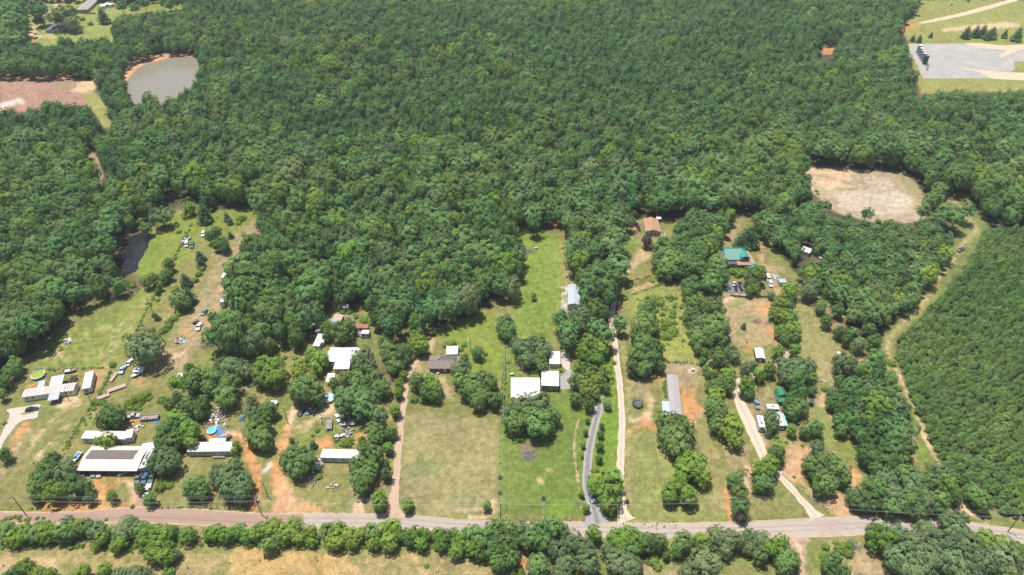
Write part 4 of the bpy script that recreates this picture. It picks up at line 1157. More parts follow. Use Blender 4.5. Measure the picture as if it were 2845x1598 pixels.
TREES = """
A 1510 160 45 s; 1400 890 120 b; 1550 850 130 b; 1460 780 90 b; 1330 1190 60 l; 1450 1180 95 l; 60 1370 80 b; 1720 690 60 s; 1800 640 70 s; 1880 610 75 s; 1960 570 60 s; 1830 730 50 s; 1740 740 40 s; 1300 670 45 s; 1380 660 45 s; 1260 750 30 s; 60 940 30 s
L 1930 1180 250 o; 2100 770 42 c; 2120 540 30 s; 2180 960 50 s; 2250 900 48 s; 2300 800 40 s; 1960 310 70 b; 2060 255 70 b; 2190 260 55 b; 2260 205 60 b; 2140 370 42 b; 2110 430 35 b; 2260 70 75 b; 1650 150 10 s
Q 590 110 85 c; 565 240 80 c; 165 280 100 o; 225 730 62 b; 330 425 25 s; 405 465 22 s; 390 880 60 c; 420 1030 75 c; 330 1080 85 b; 400 1120 50 b; 310 1010 45 l; 790 280 38 c; 820 325 28 c; 640 470 55 b; 690 430 50 b; 745 540 60 b; 775 585 40 b; 690 560 40 l; 825 455 30 c; 530 650 48 c; 540 715 45 c; 920 300 40 s; 900 340 28 s; 950 290 30 s; 100 1230 26 b; 190 1360 40 s; 235 1300 36 s; 285 1255 36 s; 330 1215 30 s; 490 890 34 s; 525 830 34 s; 560 780 30 s; 400 270 45 s; 430 200 55 l; 200 830 40 b; 20 400 55 b; 1110 1120 60 b
B 530 280 65 b; 470 410 115 b; 400 520 105 b; 640 420 110 o; 540 610 100 l; 365 650 55 b; 760 550 110 b; 860 560 70 b; 910 670 60 o; 370 705 40 b; 1130 655 52 l; 1510 680 60 b; 1410 570 48 b; 1335 755 22 s; 1600 260 105 o; 1650 340 110 o; 1540 330 80 o; 1680 220 90 o; 680 330 80 o; 320 775 16 s; 620 250 18 s
C 240 900 140 l; 130 1050 150 b; 420 1060 150 l; 340 930 110 b; 210 1190 130 b; 440 1210 90 l; 60 1180 110 b; 150 690 85 b; 250 590 65 b; 400 720 120 b; 560 750 100 b; 540 820 75 b; 610 640 75 b; 730 785 42 s; 655 860 34 s; 970 200 150 o; 1130 230 130 o; 860 170 110 b; 520 320 150 b; 450 440 110 b; 730 340 130 b; 680 470 90 b; 950 430 140 b; 900 590 150 b; 250 385 100 s; 330 410 60 s; 190 400 60 s; 410 205 60 b; 1245 630 75 o; 1260 800 130 o; 1480 760 110 b; 1380 840 90 b; 1350 960 140 b; 1310 1080 150 b; 1400 1180 130 b; 1270 1180 90 b; 1785 1170 36 b; 2070 1220 58 c; 1480 190 170 l; 1540 330 160 l; 1380 330 110 b; 1980 480 200 b; 1860 560 120 b; 2110 560 130 b; 1040 1240 55 l; 1020 1330 50 l; 40 620 60 s; 1900 160 110 s; 1860 260 90 s; 2130 1040 35 s; 2180 100 110 l; 2060 30 90 l
D 370 540 105 b; 330 600 75 b; 440 600 75 b; 700 440 125 o; 620 410 95 o; 770 340 80 o; 850 500 115 o; 710 570 115 o; 840 610 105 o; 560 500 60 o; 1390 250 130 b; 1310 260 95 b; 1480 290 115 b; 1400 360 105 b; 770 140 42 l; 120 310 100 o; 60 230 90 o; 70 520 45 s; 10 560 60 s; 110 540 40 s
E 1450 560 110 l; 1490 690 110 l; 1410 660 85 l; 1120 820 150 b; 1250 750 115 b; 1040 730 110 b; 1150 950 110 b; 1270 880 70 b; 720 830 140 o; 650 900 120 o; 790 940 115 o; 420 500 150 b; 540 440 85 b; 230 430 80 l; 230 530 70 b; 120 850 130 l; 90 950 110 l; 1260 1070 55 l; 1200 1190 60 l; 1190 1310 65 l; 2030 1010 140 o; 2000 1150 95 l; 2190 1180 120 b; 2100 1280 110 b; 2240 1350 100 b; 1440 1170 105 b; 1610 1150 105 l; 1690 1240 90 l; 1570 1310 90 b; 1680 1350 80 b; 1400 1400 60 s; 1510 1410 50 s; 500 1120 110 b; 640 1140 120 b; 880 1110 130 b; 960 1240 120 b; 620 1350 170 p; 800 1380 140 p; 420 1340 110 p; 330 1190 80 b; 770 1230 90 b; 1900 640 60 s; 1820 660 50 s; 2020 720 45 s; 2080 850 60 b; 380 190 40 s; 450 220 40 s; 590 280 50 s; 520 350 60 s; 740 340 50 s; 830 360 55 s; 2250 770 80 b; 2070 660 40 s; 1000 620 80 b; 700 1010 80 b
F 690 270 95 p; 655 400 85 b; 665 490 75 b; 860 220 55 l; 830 430 55 l; 780 470 50 b; 790 600 52 l; 555 600 70 b; 660 660 90 b; 490 760 85 b; 600 800 90 b; 490 900 80 b; 600 880 70 b; 520 1010 72 b; 560 950 70 b; 770 860 58 b; 770 760 36 b; 530 520 36 b; 700 1100 75 l; 700 1180 70 l; 990 1150 52 l; 985 1200 48 l; 20 540 40 b; 85 420 28 s; 720 350 60 b; 400 110 120 p; 550 170 120 p; 330 170 90 p; 380 540 50 s; 330 560 30 s; 90 880 36 s; 160 700 24 s; 30 470 20 s
G 510 90 120 b; 530 190 115 b; 470 180 80 b; 740 430 150 o; 640 370 90 o; 860 340 100 o; 1010 420 120 o; 960 560 100 b; 1000 660 85 b; 780 560 120 o; 1000 280 36 l; 130 480 78 b; 240 500 32 s; 1650 360 130 l; 1790 430 110 l; 1560 460 105 l; 1700 560 115 l; 1500 690 105 y; 1650 750 115 y; 1430 850 100 y; 1560 880 110 y; 1730 860 110 y; 1830 730 95 y; 1600 990 105 y; 1700 1020 80 y; 1850 950 70 o; 1870 1180 62 o; 1440 1100 85 b; 1620 1160 85 b; 1340 190 150 p; 1340 330 110 p; 1720 160 130 p; 1850 250 120 p; 1500 120 110 p; 90 840 90 b; 190 850 120 b; 300 870 95 b; 60 1000 120 b; 180 1060 125 b; 380 1120 105 b; 310 920 80 b; 130 1160 95 b; 700 1190 170 o; 960 1180 190 o; 640 1380 170 b; 960 1430 190 b; 820 1320 180 b; 520 1270 90 o; 1120 1330 110 b; 500 880 26 s; 490 760 22 s; 470 830 24 s; 1240 720 34 s; 1960 620 30 s
H 1210 570 105 l; 1340 570 100 l; 1290 680 120 l; 1180 640 80 l; 1290 800 75 l; 1080 140 24 b; 1060 260 22 b; 1050 360 15 b; 1230 80 26 b; 1215 155 36 o; 1210 265 38 b; 1205 375 36 b; 1185 475 18 b; 1045 710 28 l; 1085 830 36 l; 1100 30 22 b; 297 540 20 c; 295 683 19 c; 693 733 21 c; 175 810 42 l; 1465 765 16 b; 300 420 10 s; 60 1080 90 b; 150 1120 110 b; 260 1050 100 b; 370 1020 90 b; 230 1190 100 b; 350 1180 110 b; 470 1070 100 b; 570 1120 100 b; 650 1050 105 b; 780 1010 95 b; 860 1040 70 b; 700 1150 90 b; 390 1290 80 b; 290 1330 80 b; 840 1230 105 o; 950 1140 100 o; 1060 1180 105 o; 900 1330 95 o; 1110 1320 115 o; 640 1350 110 b; 1160 1070 70 l; 1370 1110 85 l; 1460 1080 80 l; 1560 1150 70 l; 1290 1220 75 o; 1500 1230 85 b; 1380 1320 110 o; 1520 1370 95 o; 850 1420 100 o; 480 1420 45 s; 420 1410 35 s
J 530 60 115 b; 650 100 110 b; 590 220 130 b; 520 180 90 b; 670 300 70 b; 740 430 125 l; 660 510 85 l; 830 540 85 l; 640 450 70 l; 580 650 95 l; 690 720 85 l; 520 720 75 l; 960 60 80 b; 1100 110 105 l; 1130 210 70 l; 1130 580 72 b; 1180 690 80 b; 1175 830 75 b; 1190 920 50 r; 1390 480 95 l; 1400 590 85 b; 1460 430 80 l; 1510 330 80 b; 1340 640 50 l; 80 1130 100 l; 210 1120 95 l; 330 1150 95 b; 430 1150 80 b; 660 1140 95 b; 600 1210 65 b; 720 1180 65 b; 830 1130 80 l; 960 1080 95 o; 1080 1120 95 o; 1040 1210 75 o; 1180 1140 80 o; 1250 1090 75 o; 1370 1120 85 o; 1450 1200 85 l; 1360 1270 70 b; 1530 1210 70 l; 1550 1320 60 b; 850 1350 165 o; 700 1410 90 o; 150 1350 125 o; 50 1290 100 o; 380 1320 60 s; 420 1370 40 s; 500 1270 38 b; 1260 1190 70 o
K 110 80 100 p; 430 120 150 b; 560 150 85 b; 320 240 90 b; 430 380 140 b; 600 430 105 b; 330 520 125 b; 500 560 150 b; 290 690 100 b; 430 700 105 b; 640 660 75 b; 1220 590 48 b; 1260 700 55 b; 1290 770 50 b; 1310 930 65 b; 1420 930 95 b; 1560 790 105 l; 1560 940 80 b; 1390 1060 110 l; 1360 1180 105 b; 1440 1250 105 b; 1340 1300 80 b; 1450 1380 80 b; 1600 1400 105 l; 1110 130 95 b; 1230 100 110 b; 1350 130 100 b; 1480 180 105 b; 1160 320 90 b; 1350 280 130 b; 1480 340 95 b; 1150 430 65 b; 1240 480 55 l; 1440 540 125 b; 1650 520 80 o; 1580 450 75 b; 1770 120 40 c; 1790 690 85 o; 1900 650 55 b; 1970 770 85 l; 2110 710 85 b; 1800 930 110 l; 1840 1020 70 b; 2230 470 85 l; 640 1255 34 s; 1390 760 45 l; 700 950 24 s; 740 120 50 s; 700 160 36 s; 820 200 30 s
N 910 320 105 l; 1010 330 90 b; 850 430 85 l; 970 490 105 l; 1060 480 75 b; 920 680 90 l; 1070 640 105 l; 980 770 85 b; 1110 780 85 b; 880 960 85 b; 1100 940 72 l; 1040 130 108 l; 790 190 52 o; 1290 110 135 o; 580 110 60 l; 490 140 55 b; 1450 340 82 b; 1530 540 80 b; 1680 400 88 b; 1720 690 85 b; 1890 470 95 b; 1880 720 85 b; 1790 800 65 b; 1960 850 105 o; 1750 1110 150 o; 1120 1170 170 o; 960 1150 120 o; 1260 1160 125 o; 1110 1310 150 b; 980 1290 110 o; 1720 150 130 p; 2000 230 110 p; 2200 440 140 p; 2170 820 100 b; 2200 1030 115 b; 1850 1210 85 b; 1290 1330 100 b; 2100 650 80 b
O 960 890 105 b; 1080 920 110 b; 1000 790 95 b; 1100 720 85 b; 980 1000 95 b; 690 1080 105 o; 660 1270 52 c; 960 1230 68 l; 1140 1250 75 b; 1290 1210 95 b; 1330 1420 70 o; 1230 700 55 b; 1400 680 45 s; 1570 760 120 o; 1500 870 80 b; 760 1310 40 s; 700 1180 70 b; 1650 960 110 b; 1600 1110 90 b; 1640 1230 80 b; 1590 560 60 l; 1560 1320 40 s
P 560 280 62 o; 500 430 78 b; 660 420 120 b; 640 600 105 b; 750 490 105 b; 570 520 90 b; 590 650 70 b; 800 560 70 b; 350 545 14 s; 1150 1100 120 l; 1090 1040 80 o; 1200 1180 80 y; 660 1330 70 b; 740 1300 60 b; 690 1410 80 b; 800 1420 60 b; 640 1190 38 s; 780 1200 55 s; 850 1250 45 s; 870 1180 40 s; 630 1260 40 s; 40 1110 90 l; 130 1180 95 l; 60 1250 85 l; 230 1150 65 l; 300 1290 85 b; 260 1390 75 b; 350 1340 60 b
R 350 1115 36 y; 1690 470 66 r; 330 150 110 p; 430 110 120 p; 350 250 95 p; 520 190 80 b; 240 130 80 p; 1900 550 140 b; 1850 690 110 b; 1960 680 110 b; 1700 1280 100 b; 1650 1350 80 b; 1720 1400 90 b; 1870 1330 30 s; 1780 1150 60 s; 1850 1200 50 s; 1700 1130 30 s; 1990 1350 40 s; 1400 980 30 s; 1750 935 26 s
T 100 430 160 b; 70 560 110 b; 180 330 110 b; 430 560 160 b; 650 500 125 b; 350 750 110 b; 580 680 140 b; 690 640 95 b; 310 830 75 b; 390 940 105 b; 600 1010 125 b; 350 1080 100 b; 450 1160 105 o; 640 1210 140 b; 430 1330 105 b; 600 1370 125 b; 1000 140 120 c; 930 210 80 c; 1090 200 80 c; 1060 100 80 c; 1070 620 105 b; 1050 700 75 b; 1110 770 58 l; 1020 790 50 b; 890 590 65 s; 960 590 60 s; 830 570 50 s; 1160 560 60 l; 590 370 40 s; 965 1210 36 c; 230 210 70 b; 630 130 90 l; 480 230 70 b; 520 110 100 b; 1290 840 45 o; 100 880 40 s; 130 1050 36 s; 60 1180 70 s; 120 1260 60 s; 60 1330 60 s
V 420 110 120 p; 690 180 140 o; 800 260 90 o; 120 120 140 p; 130 280 150 b; 40 380 110 p; 160 460 120 p; 1140 165 70 c; 1355 70 65 p; 1500 90 60 p; 1610 40 60 p; 1890 60 60 p; 440 230 60 b; 1010 265 30 s; 920 210 30 s; 820 130 45 b; 870 740 110 b; 960 800 60 l; 500 780 60 s; 640 770 60 s; 300 770 60 s; 150 750 60 s
X 640 110 90 p; 740 80 75 p; 540 60 70 p; 710 545 38 c; 805 550 45 c; 970 500 32 c; 1490 450 75 c; 1620 440 70 c; 1720 440 70 c; 1860 460 70 c; 1790 490 60 c; 2035 480 48 c; 2220 480 80 c; 590 60 80 p; 1260 70 16 s; 1500 10 24 s; 640 280 14 s
U 750 640 55 p; 1230 620 60 p; 1590 610 65 p; 1420 640 90 p; 1330 700 70 p; 1500 680 80 p; 1310 520 70 b; 1360 440 60 b; 1220 740 50 b
0 1150 690 22 l; 1180 720 20 l; 1120 720 18 l; 1160 750 20 l; 1200 690 18 l; 1130 670 18 l; 1190 750 16 l
A 40 380 100 b; 150 250 100 b; 20 560 70 b; 210 150 90 b
P 1700 500 85 o; 1600 600 105 b; 1500 560 95 o; 1740 620 90 l; 1820 700 80 b; 1680 760 95 b; 1560 760 105 o; 1440 640 105 o; 1380 780 105 b; 1250 700 105 o; 1200 560 95 o; 1100 640 95 b; 1050 780 85 b; 1250 820 85 b; 960 760 90 b; 900 720 75 o; 1350 520 85 b; 2000 700 80 b; 2080 780 80 b; 1480 860 80 b
P 1320 1080 110 o; 1450 1180 140 o; 1320 1300 140 o; 1560 1050 110 o; 1700 1150 140 o; 1600 1300 150 o; 1850 1040 110 o; 1950 1180 140 o; 1820 1330 150 o; 2100 1120 90 l; 2080 1330 150 o; 2280 1300 140 o; 2250 1180 90 l; 1450 1400 130 o; 2400 1240 90 b; 1760 940 75 o; 1880 930 65 b; 2320 1400 110 o; 1950 1430 120 o
"""
ROW_I = "40 250 105 b; 120 330 90 b; 230 280 105 b; 340 280 95 b; 440 290 95 b; 530 260 90 b; 640 270 115 b; 680 180 80 o; 760 230 80 b; 850 220 85 b; 970 250 105 o; 1020 340 75 b; 1090 270 60 b; 1220 250 115 o; 1290 180 95 o; 1390 240 100 b; 1450 350 105 l; 1540 290 125 l; 1620 370 110 l; 1560 470 115 b; 1660 510 100 b; 1760 500 65 o; 950 430 42 b; 1150 430 65 l; 1730 270 65 b; 1880 300 85 b; 2100 290 85 b; 2180 270 90 l; 2280 300 80 b; 2400 260 85 b; 2470 310 75 b; 2560 290 75 l; 1200 360 80 b; 1330 490 16 s; 1060 500 12 s; 240 610 85 b; 150 680 80 b; 370 690 75 b; 500 700 65 b; 830 680 90 l; 1040 650 75 b; 1200 690 85 o; 1340 680 100 o; 1440 690 85 o; 1700 710 75 b; 60 715 60 b"
ROW_Y = "60 260 105 l; 180 220 105 b; 130 400 100 b; 370 220 105 b; 290 300 90 l; 420 330 75 l; 540 280 80 l; 560 360 60 b; 720 260 105 b; 830 250 90 b; 790 370 95 l; 930 290 85 l; 960 380 70 b; 1060 300 80 l; 1160 260 95 b; 1180 370 85 b; 1300 240 85 b; 1380 220 95 l; 1340 360 105 b; 1440 300 65 b; 1520 300 80 b; 1620 290 85 b; 1700 300 70 b; 1550 380 60 b; 1660 400 70 b; 1830 300 75 l; 1900 310 85 b; 1870 390 75 b; 2000 290 65 l; 2060 370 95 l; 2110 270 55 b; 2200 290 70 b; 2020 460 85 l; 2180 430 95 l; 2290 330 75 l; 2270 460 95 b; 2400 260 85 b; 2490 270 95 b; 2390 390 100 b; 2480 420 95 b; 2420 560 85 b; 2520 570 75 b; 1720 625 26 s; 40 570 14 s; 600 540 14 s"

LANDMARKS = [('V', 580, 330, 'far blue-grey house'), ('V', 950, 70, 'larger far grey house'), ('V', 1800, 900, 'tan pond'), ('V', 300, 1000, 'bare pinkish field'),
             ('X', 850, 800, 'storage tanks'), ('X', 1700, 400, 'pale sand strip'), ('0', 2180, 490, 'cleared sandy square'), ('0', 2420, 625, 'grassy trail'),
             ('Q', 785, 870, 'canopied pontoon boat'), ('Q', 780, 1020, 'long white semitrailer'), ('0', 335, 640, 'dark little pond'), ('Q', 410, 550, 'parked trucks in the meadow'), ('0', 250, 830, 'mown pasture'),
             ('A', 650, 500, 'rust-striped mobile home'), ('A', 1170, 390, 'white travel trailer on the grass'), ('A', 1830, 220, 'white canopy shelter'), ('A', 1400, 1090, 'mobile home with end addition'), ('A', 2010, 880, 'cluttered pontoon boat'),
             ('B', 1100, 260, 'cream roof-over'), ('B', 1470, 480, 'row of parked pickups'), ('B', 250, 800, 'corner utility pole'),
             ('C', 720, 1040, 'turquoise pool'), ('C', 700, 1270, 'mobile home with porch'), ('C', 280, 300, 'camper among the bushes'), ('C', 780, 850, 'brown debris heap'), ('C', 1540, 650, 'rusty white flat trailer'), ('C', 2270, 600, 'round pale-blue pool'), ('D', 1000, 500, 'orange dirt track'),
             ('E', 430, 830, 'big white metal-roofed house'), ('E', 270, 1100, 'flat white carport'), ('E', 100, 600, 'white slide-out trailer'), ('E', 370, 320, 'blue-tarped shack'), ('E', 690, 415, 'long red rusty roof'), ('E', 1810, 900, 'brick house'), ('E', 1910, 740, 'shed behind the brick house'),
             ('F', 200, 370, 'pontoon boat on the dirt'), ('F', 320, 660, 'weathered white mobile home'), ('F', 920, 900, 'pink dirt lane'), ('F', 1200, 800, 'big dry field'),
             ('G', 780, 930, 'white L-shaped house'), ('G', 1170, 550, 'white outbuilding'), ('G', 1420, 860, 'asphalt apron'), ('H', 1130, 740, 'pale blue sedan'), ('H', 1140, 250, 'asphalt driveway'), ('H', 560, 350, 'grey brush heap'), ('H', 830, 820, 'bright lawn square'), ('G', 490, 500, 'transformer pole'),
             ('R', 830, 1100, 'blue-grey metal shop'), ('R', 300, 590, 'burn pile'), ('R', 1600, 1020, 'vegetable garden'), ('Z', 900, 700, 'orange-roofed house'), ('K', 340, 1150, 'trampoline'), ('K', 830, 1000, 'grey mobile home'), ('K', 1000, 500, 'tall-grass lot'),
             ('T', 870, 370, 'green-roofed house'), ('T', 870, 770, 'dark patio'), ('T', 1265, 700, 'white vans'), ('T', 1700, 310, 'half-buried white roof'), ('N', 630, 960, 'white gabled shed'), ('N', 1690, 980, 'small white box shelter'), ('O', 820, 740, 'green gambrel cabin'), ('O', 550, 1120, 'camper trailers'), ('O', 1225, 830, 'dark little gazebo'),
             ('P', 520, 800, 'diagonal gravel drive'), ('P', 430, 1250, 'dirt turnout across the road'), ('0', 700, 1310, 'road below the orange track'), ('0', 300, 1300, 'road by the cream roof'), ('0', 1150, 1325, 'road by the dry field'), ('0', 1500, 1330, 'asphalt driveway mouth'), ('0', 1850, 1335, 'road by the mown lot'), ('0', 2300, 1325, 'road near the trail mouth'), ('0', 120, 1420, 'pale roadside field'), ('0', 900, 1430, 'orange roadside field')]
LM = [(at(*tp(t, x, y)), ph) for t, x, y, ph in LANDMARKS]
LOOKS = {'b': 'dark green broadleaf tree', 'l': 'bright green leafy tree', 'y': 'yellow-green thin tree', 'o': 'grey-green oak', 'p': 'tufted pine', 'c': 'pointed dark cedar', 's': 'low green shrub', 'r': 'purplish-brown round tree', 'yp': 'young pine'}
ORD = 'first second third fourth fifth sixth seventh eighth ninth tenth eleventh twelfth thirteenth fourteenth fifteenth sixteenth seventeenth eighteenth nineteenth twentieth'.split()

hand = []           # [kind, ground x, y, radius, height scale]
jit = random.Random(5)


def add_tree(t, x, y, r, k):
    nm_, lm, a_, c_, zc_ = KINDS_T[k][:5]
    px, py = tp(t, x, y)
    rp = r / TILES[t][2]
    rad = 4.0
    for _ in range(4):
        hs = jit_h(k, rad)
        p = at(px, py, zc_ * rad * hs)
        dep = p.y * CP + (CAM_H - p.z) * SP
        rad = rp * dep / FPX * 0.96
    hand.append([k, p.x, p.y, rad, jit_h(k, rad)])


def jit_h(k, r):
    if k in ('c', 's', 'p'):
        return {'c': 1.0, 's': 0.95, 'p': min(1.15, max(0.8, 5.2 / r * 0.95))}[k]
    return min(1.6, max(0.9, (3.4 + 1.6 * r) / (r * (KINDS_T[k][4] + KINDS_T[k][3]))))


for ln in TREES.strip().split('\n'):
    t, rest = ln[0], ln[2:]
    for q in rest.split(';'):
        x, y, r, k = q.split()
        add_tree(t, float(x), float(y), float(r), k)
nrow0 = len(hand)
for t, txt in (('I', ROW_I), ('Y', ROW_Y)):
    for q in txt.split(';'):
        x, y, r, k = q.split()
        add_tree(t, float(x), float(y), float(r), k)
for i_, h in enumerate(hand[nrow0:]):
    h[4] *= 0.9
    h[3] *= 0.9
    if h[0] == 'b' and i_ % 3:
        h[0] = 'l'
# one tree listed twice where two tracings meet
keep = []
for h in hand:
    if all((h[1] - g[1]) ** 2 + (h[2] - g[2]) ** 2 > (0.33 * min(h[3], g[3]) + 0.35) ** 2 for g in keep):
        keep.append(h)
hand = keep

# ------------------------------------------------------------------ the woods
WOODS = [
    ('the tall wood behind the lots', 'main', 11, [(-80, -60), (2660, -60), (2660, 560), (2490, 560), (2440, 480), (2330, 470), (2050, 500), (1960, 540), (1850, 525), (1790, 535), (1700, 535), (1640, 535), (1600, 555), (1545, 600),
        (1560, 640), (1555, 700), (1540, 770), (1520, 800), (1470, 830), (1400, 860), (1400, 830), (1450, 775), (1460, 700), (1430, 690), (1440, 620), (1425, 585), (1400, 555), (1320, 545), (1300, 570), (1310, 690), (1285, 745), (1235, 745), (1195, 785),
        (1100, 822), (1040, 840), (985, 862), (955, 830), (930, 770), (830, 762), (800, 800), (770, 880), (690, 885), (590, 892), (530, 880), (505, 840), (565, 785), (590, 700), (605, 610), (660, 560), (645, 520), (600, 505), (520, 505), (480, 495), (400, 500), (390, 535), (330, 570),
        (285, 620), (270, 690), (345, 705), (345, 725), (260, 750), (185, 770), (140, 815), (90, 870), (50, 895), (-80, 940)]),
    ('the wood between the green-roofed house and the trail', 'mid', 9, [(1960, 560), (2060, 520), (2130, 540), (2330, 575), (2400, 620), (2375, 680), (2300, 760), (2210, 830), (2150, 820), (2090, 750), (2065, 745), (2030, 740), (2005, 690), (1985, 640), (1940, 620), (1890, 570), (1900, 550)]),
    ('the wood around the orange-roofed house', 'mid', 9, [(1690, 575), (1740, 545), (1840, 545), (1830, 590), (1790, 640), (1740, 700), (1655, 690), (1650, 640), (1700, 620)]),
    ('the wood beside the lower trail', 'edge', 9, [(2110, 950), (2150, 870), (2245, 895), (2285, 980), (2310, 1060), (2322, 1170), (2345, 1200), (2420, 1260), (2400, 1285), (2170, 1290), (2170, 1220), (2210, 1200), (2150, 1130), (2130, 1080), (2100, 1040)]),
    ('the young pine stand', 'young', 5.5, [(2480, 560), (2660, 540), (2660, 1330), (2560, 1300), (2440, 1250), (2390, 1190), (2350, 1110), (2316, 1040), (2284, 960), (2264, 900), (2258, 850), (2310, 790), (2400, 700), (2455, 640)]),
]
CLEAR = [
    ('V', [(240, 450), (300, 330), (280, 160), (330, 0), (1300, 0), (1400, 20), (2080, 0), (2080, 60), (1560, 120), (1300, 140), (1230, 200), (1250, 370), (1050, 390), (640, 380), (600, 440), (380, 440)]),
    ('V', [(-300, 860), (700, 850), (1130, 860), (1130, 900), (1060, 940), (1050, 1030), (1180, 1170), (1240, 1240), (1220, 1400), (1080, 1370), (1060, 1260), (940, 1130), (700, 1080), (350, 1120), (200, 1180), (100, 1180), (-300, 1220)]),
    ('V', [(1380, 1000), (1370, 780), (1500, 670), (1700, 610), (1960, 590), (2210, 590), (2220, 660), (2150, 900), (1960, 1000), (1880, 1040), (1740, 1090), (1560, 1050), (1440, 1060)]),
    ('0', [(212, 365), (248, 365), (272, 440), (262, 485), (222, 430)]),
    ('X', [(500, 400), (560, 320), (830, 0), (830, -400), (2600, -400), (2600, 1220), (2060, 1220), (1300, 1240), (800, 1240), (740, 1100), (700, 900), (640, 600)]),
    ('R', [(715, 940), (940, 940), (930, 1260), (720, 1290)]),
    ('0', [(430, 560), (515, 530), (645, 527), (654, 560), (603, 600), (590, 650), (580, 700), (500, 700)]),
    ('Q', [(690, 800), (860, 790), (860, 960), (720, 1160), (640, 1160)]),
    ('Q', [(450, 1160), (640, 1160), (600, 1400), (450, 1400)]),
    ('0', [(1978, 404), (2290, 420), (2345, 520), (2325, 556), (2210, 545), (2100, 515), (2070, 470)]),
    ('U', [(1380, 470), (1500, 510), (1560, 600), (1690, 720), (1670, 780), (1560, 900), (1510, 1000), (1420, 1100), (1320, 1260), (1220, 1410), (1150, 1447), (1180, 1360), (1290, 1200), (1420, 1040), (1480, 930), (1500, 880), (1480, 700), (1400, 560)]),
    ('S', [(1170, 0), (1090, 160), (960, 280), (850, 370), (780, 480), (730, 560), (690, 540), (640, 430), (610, 320), (690, 290), (820, 270), (960, 100), (1060, 0)]),
    ('0', [(2061, 112), (2108, 112), (2104, 138), (2066, 140)]),
    ('0', [(1416, 28), (1420, 30), (1410, 72), (1405, 70)]),
    ('T', [(1600, 260), (1780, 260), (1900, 360), (1900, 430), (1820, 420), (1600, 360)]),
    ('P', [(1480, 0), (1570, 100), (1700, 400), (1740, 470), (1640, 480), (1520, 300), (1470, 100)]),
    ('Z', [(640, 420), (1140, 420), (1240, 600), (1240, 960), (640, 960), (500, 800), (340, 640)]),
    ('0', [(284, 690), (290, 645), (305, 610), (345, 585), (380, 588), (372, 640), (345, 680), (320, 695)]),
    ('R', [(140, 0), (160, 1447), (140, 1447), (130, 0)]),
]
# crowns of each stand, spaced by their size
cell = {}


def free(x, y, r, tight):
    i, j = int(x // 8), int(y // 8)
    for a in (-1, 0, 1):
        for b in (-1, 0, 1):
            for (qx, qy, qr) in cell.get((i + a, j + b), ()):
                m = (r + qr) * tight
                if (x - qx) ** 2 + (y - qy) ** 2 < m * m:
                    return False
    return True


for h in hand:
    cell.setdefault((int(h[1] // 8), int(h[2] // 8)), []).append((h[1], h[2], h[3] * 0.8))
wild = []           # kind, x, y, r, height scale, stand
for stand, mode, zc0, poly_ in WOODS:
    pp = ov(poly_)
    wp = np.concatenate([at_np(np.array(pp), 0.0), at_np(np.array(pp), zc0)])
    lo, hi = wp.min(0), wp.max(0)
    area = (hi - lo).prod()
    n = int(area / (1.3 if mode == 'young' else 4.5))
    c = np.stack([rng.uniform(lo[0], hi[0], n), rng.uniform(lo[1], hi[1], n)], 1)
    lev = [np.stack(to_px(c[:, 0], c[:, 1], z), 1) for z in (zc0 * 0.3, zc0, zc0 * 1.5)]
    pq = lev[0]
    u, v = pq[:, 0], pq[:, 1]
    ok = in_poly(pq, pp) & (u > -220) & (u < PW + 220)
    if mode in ('young', 'edge'):
        ok &= in_poly(lev[2], pp)
    for t, q in CLEAR:
        for l_ in lev:
            ok &= ~in_poly(l_, tps(t, q))
    c, pq = c[ok], pq[ok]
    big = fbm(c[:, 0] / 45, c[:, 1] / 45, 5)
    mix_ = fbm(c[:, 0] / 60, c[:, 1] / 60, 23)
    rr = rng.random((len(c), 4))
    for i in range(len(c)):
        x, y = c[i]
        q = rr[i]
        if mode == 'young':
            r = 1.05 + 1.0 * q[0] ** 2
            k = 'yp' if q[1] > 0.09 else ('l' if q[1] < 0.03 else 'b')
            h = 0.85 + 0.5 * q[2]
            tight = 0.60
        else:
            r = (2.6 + 4.9 * q[0] ** 1.7) * (0.68 + 0.75 * big[i]) * (1.0 if y < 430 else 0.82) if mode == 'main' else (2.2 + 3.0 * q[0] ** 1.4) * (0.7 + 0.5 * big[i])
            far_ = y > 430
            pm = mix_[i] + 0.5 * (q[1] - 0.5) + (0.14 if far_ else 0.0)
            k = 'p' if pm > 0.52 else ('l' if q[2] < 0.15 else ('y' if q[2] < 0.157 else ('o' if q[2] > 0.83 else 'b')))
            if k == 'p':
                r *= 0.66 if far_ else 0.8
            tot = (15.5 if mode == 'main' else 11) * (0.84 + 0.3 * q[3]) * (0.8 + 0.05 * r)
            h = tot / (r * (KINDS_T[k][4] + KINDS_T[k][3]))
            h = min(2.3 if k == 'p' else 1.8, max(0.75, h))
            tight = 0.60
        if free(x, y, r, tight):
            cell.setdefault((int(x // 8), int(y // 8)), []).append((x, y, r))
            wild.append((k, x, y, r, h, stand))


# hand placed trees: a thing each, with trunk and crown
def describe(items):
    """a label of its own for every tree: what it looks like, what it stands by, and its order outwards"""
    groups = {}
    for h in items:
        p = Vector((h[1], h[2], 0))
        lp, ph = min(LM, key=lambda e: (e[0] - p).length)
        d = p - lp
        rel = 'beside' if abs(d.x) > abs(d.y) else ('behind' if d.y > 0 else 'in front of')
        groups.setdefault((h[0], ph, rel), []).append((d.length, h))
    for (k, ph, rel), v in groups.items():
        v.sort(key=lambda e: e[0])
        for i, (_, h) in enumerate(v):
            if len(v) == 1:
                h.append('lone %s %s the %s' % (LOOKS[k], rel, ph))
            else:
                h.append('%s %s the %s, %s out' % (LOOKS[k], rel, ph, ORD[min(i, 19)]))
    return items


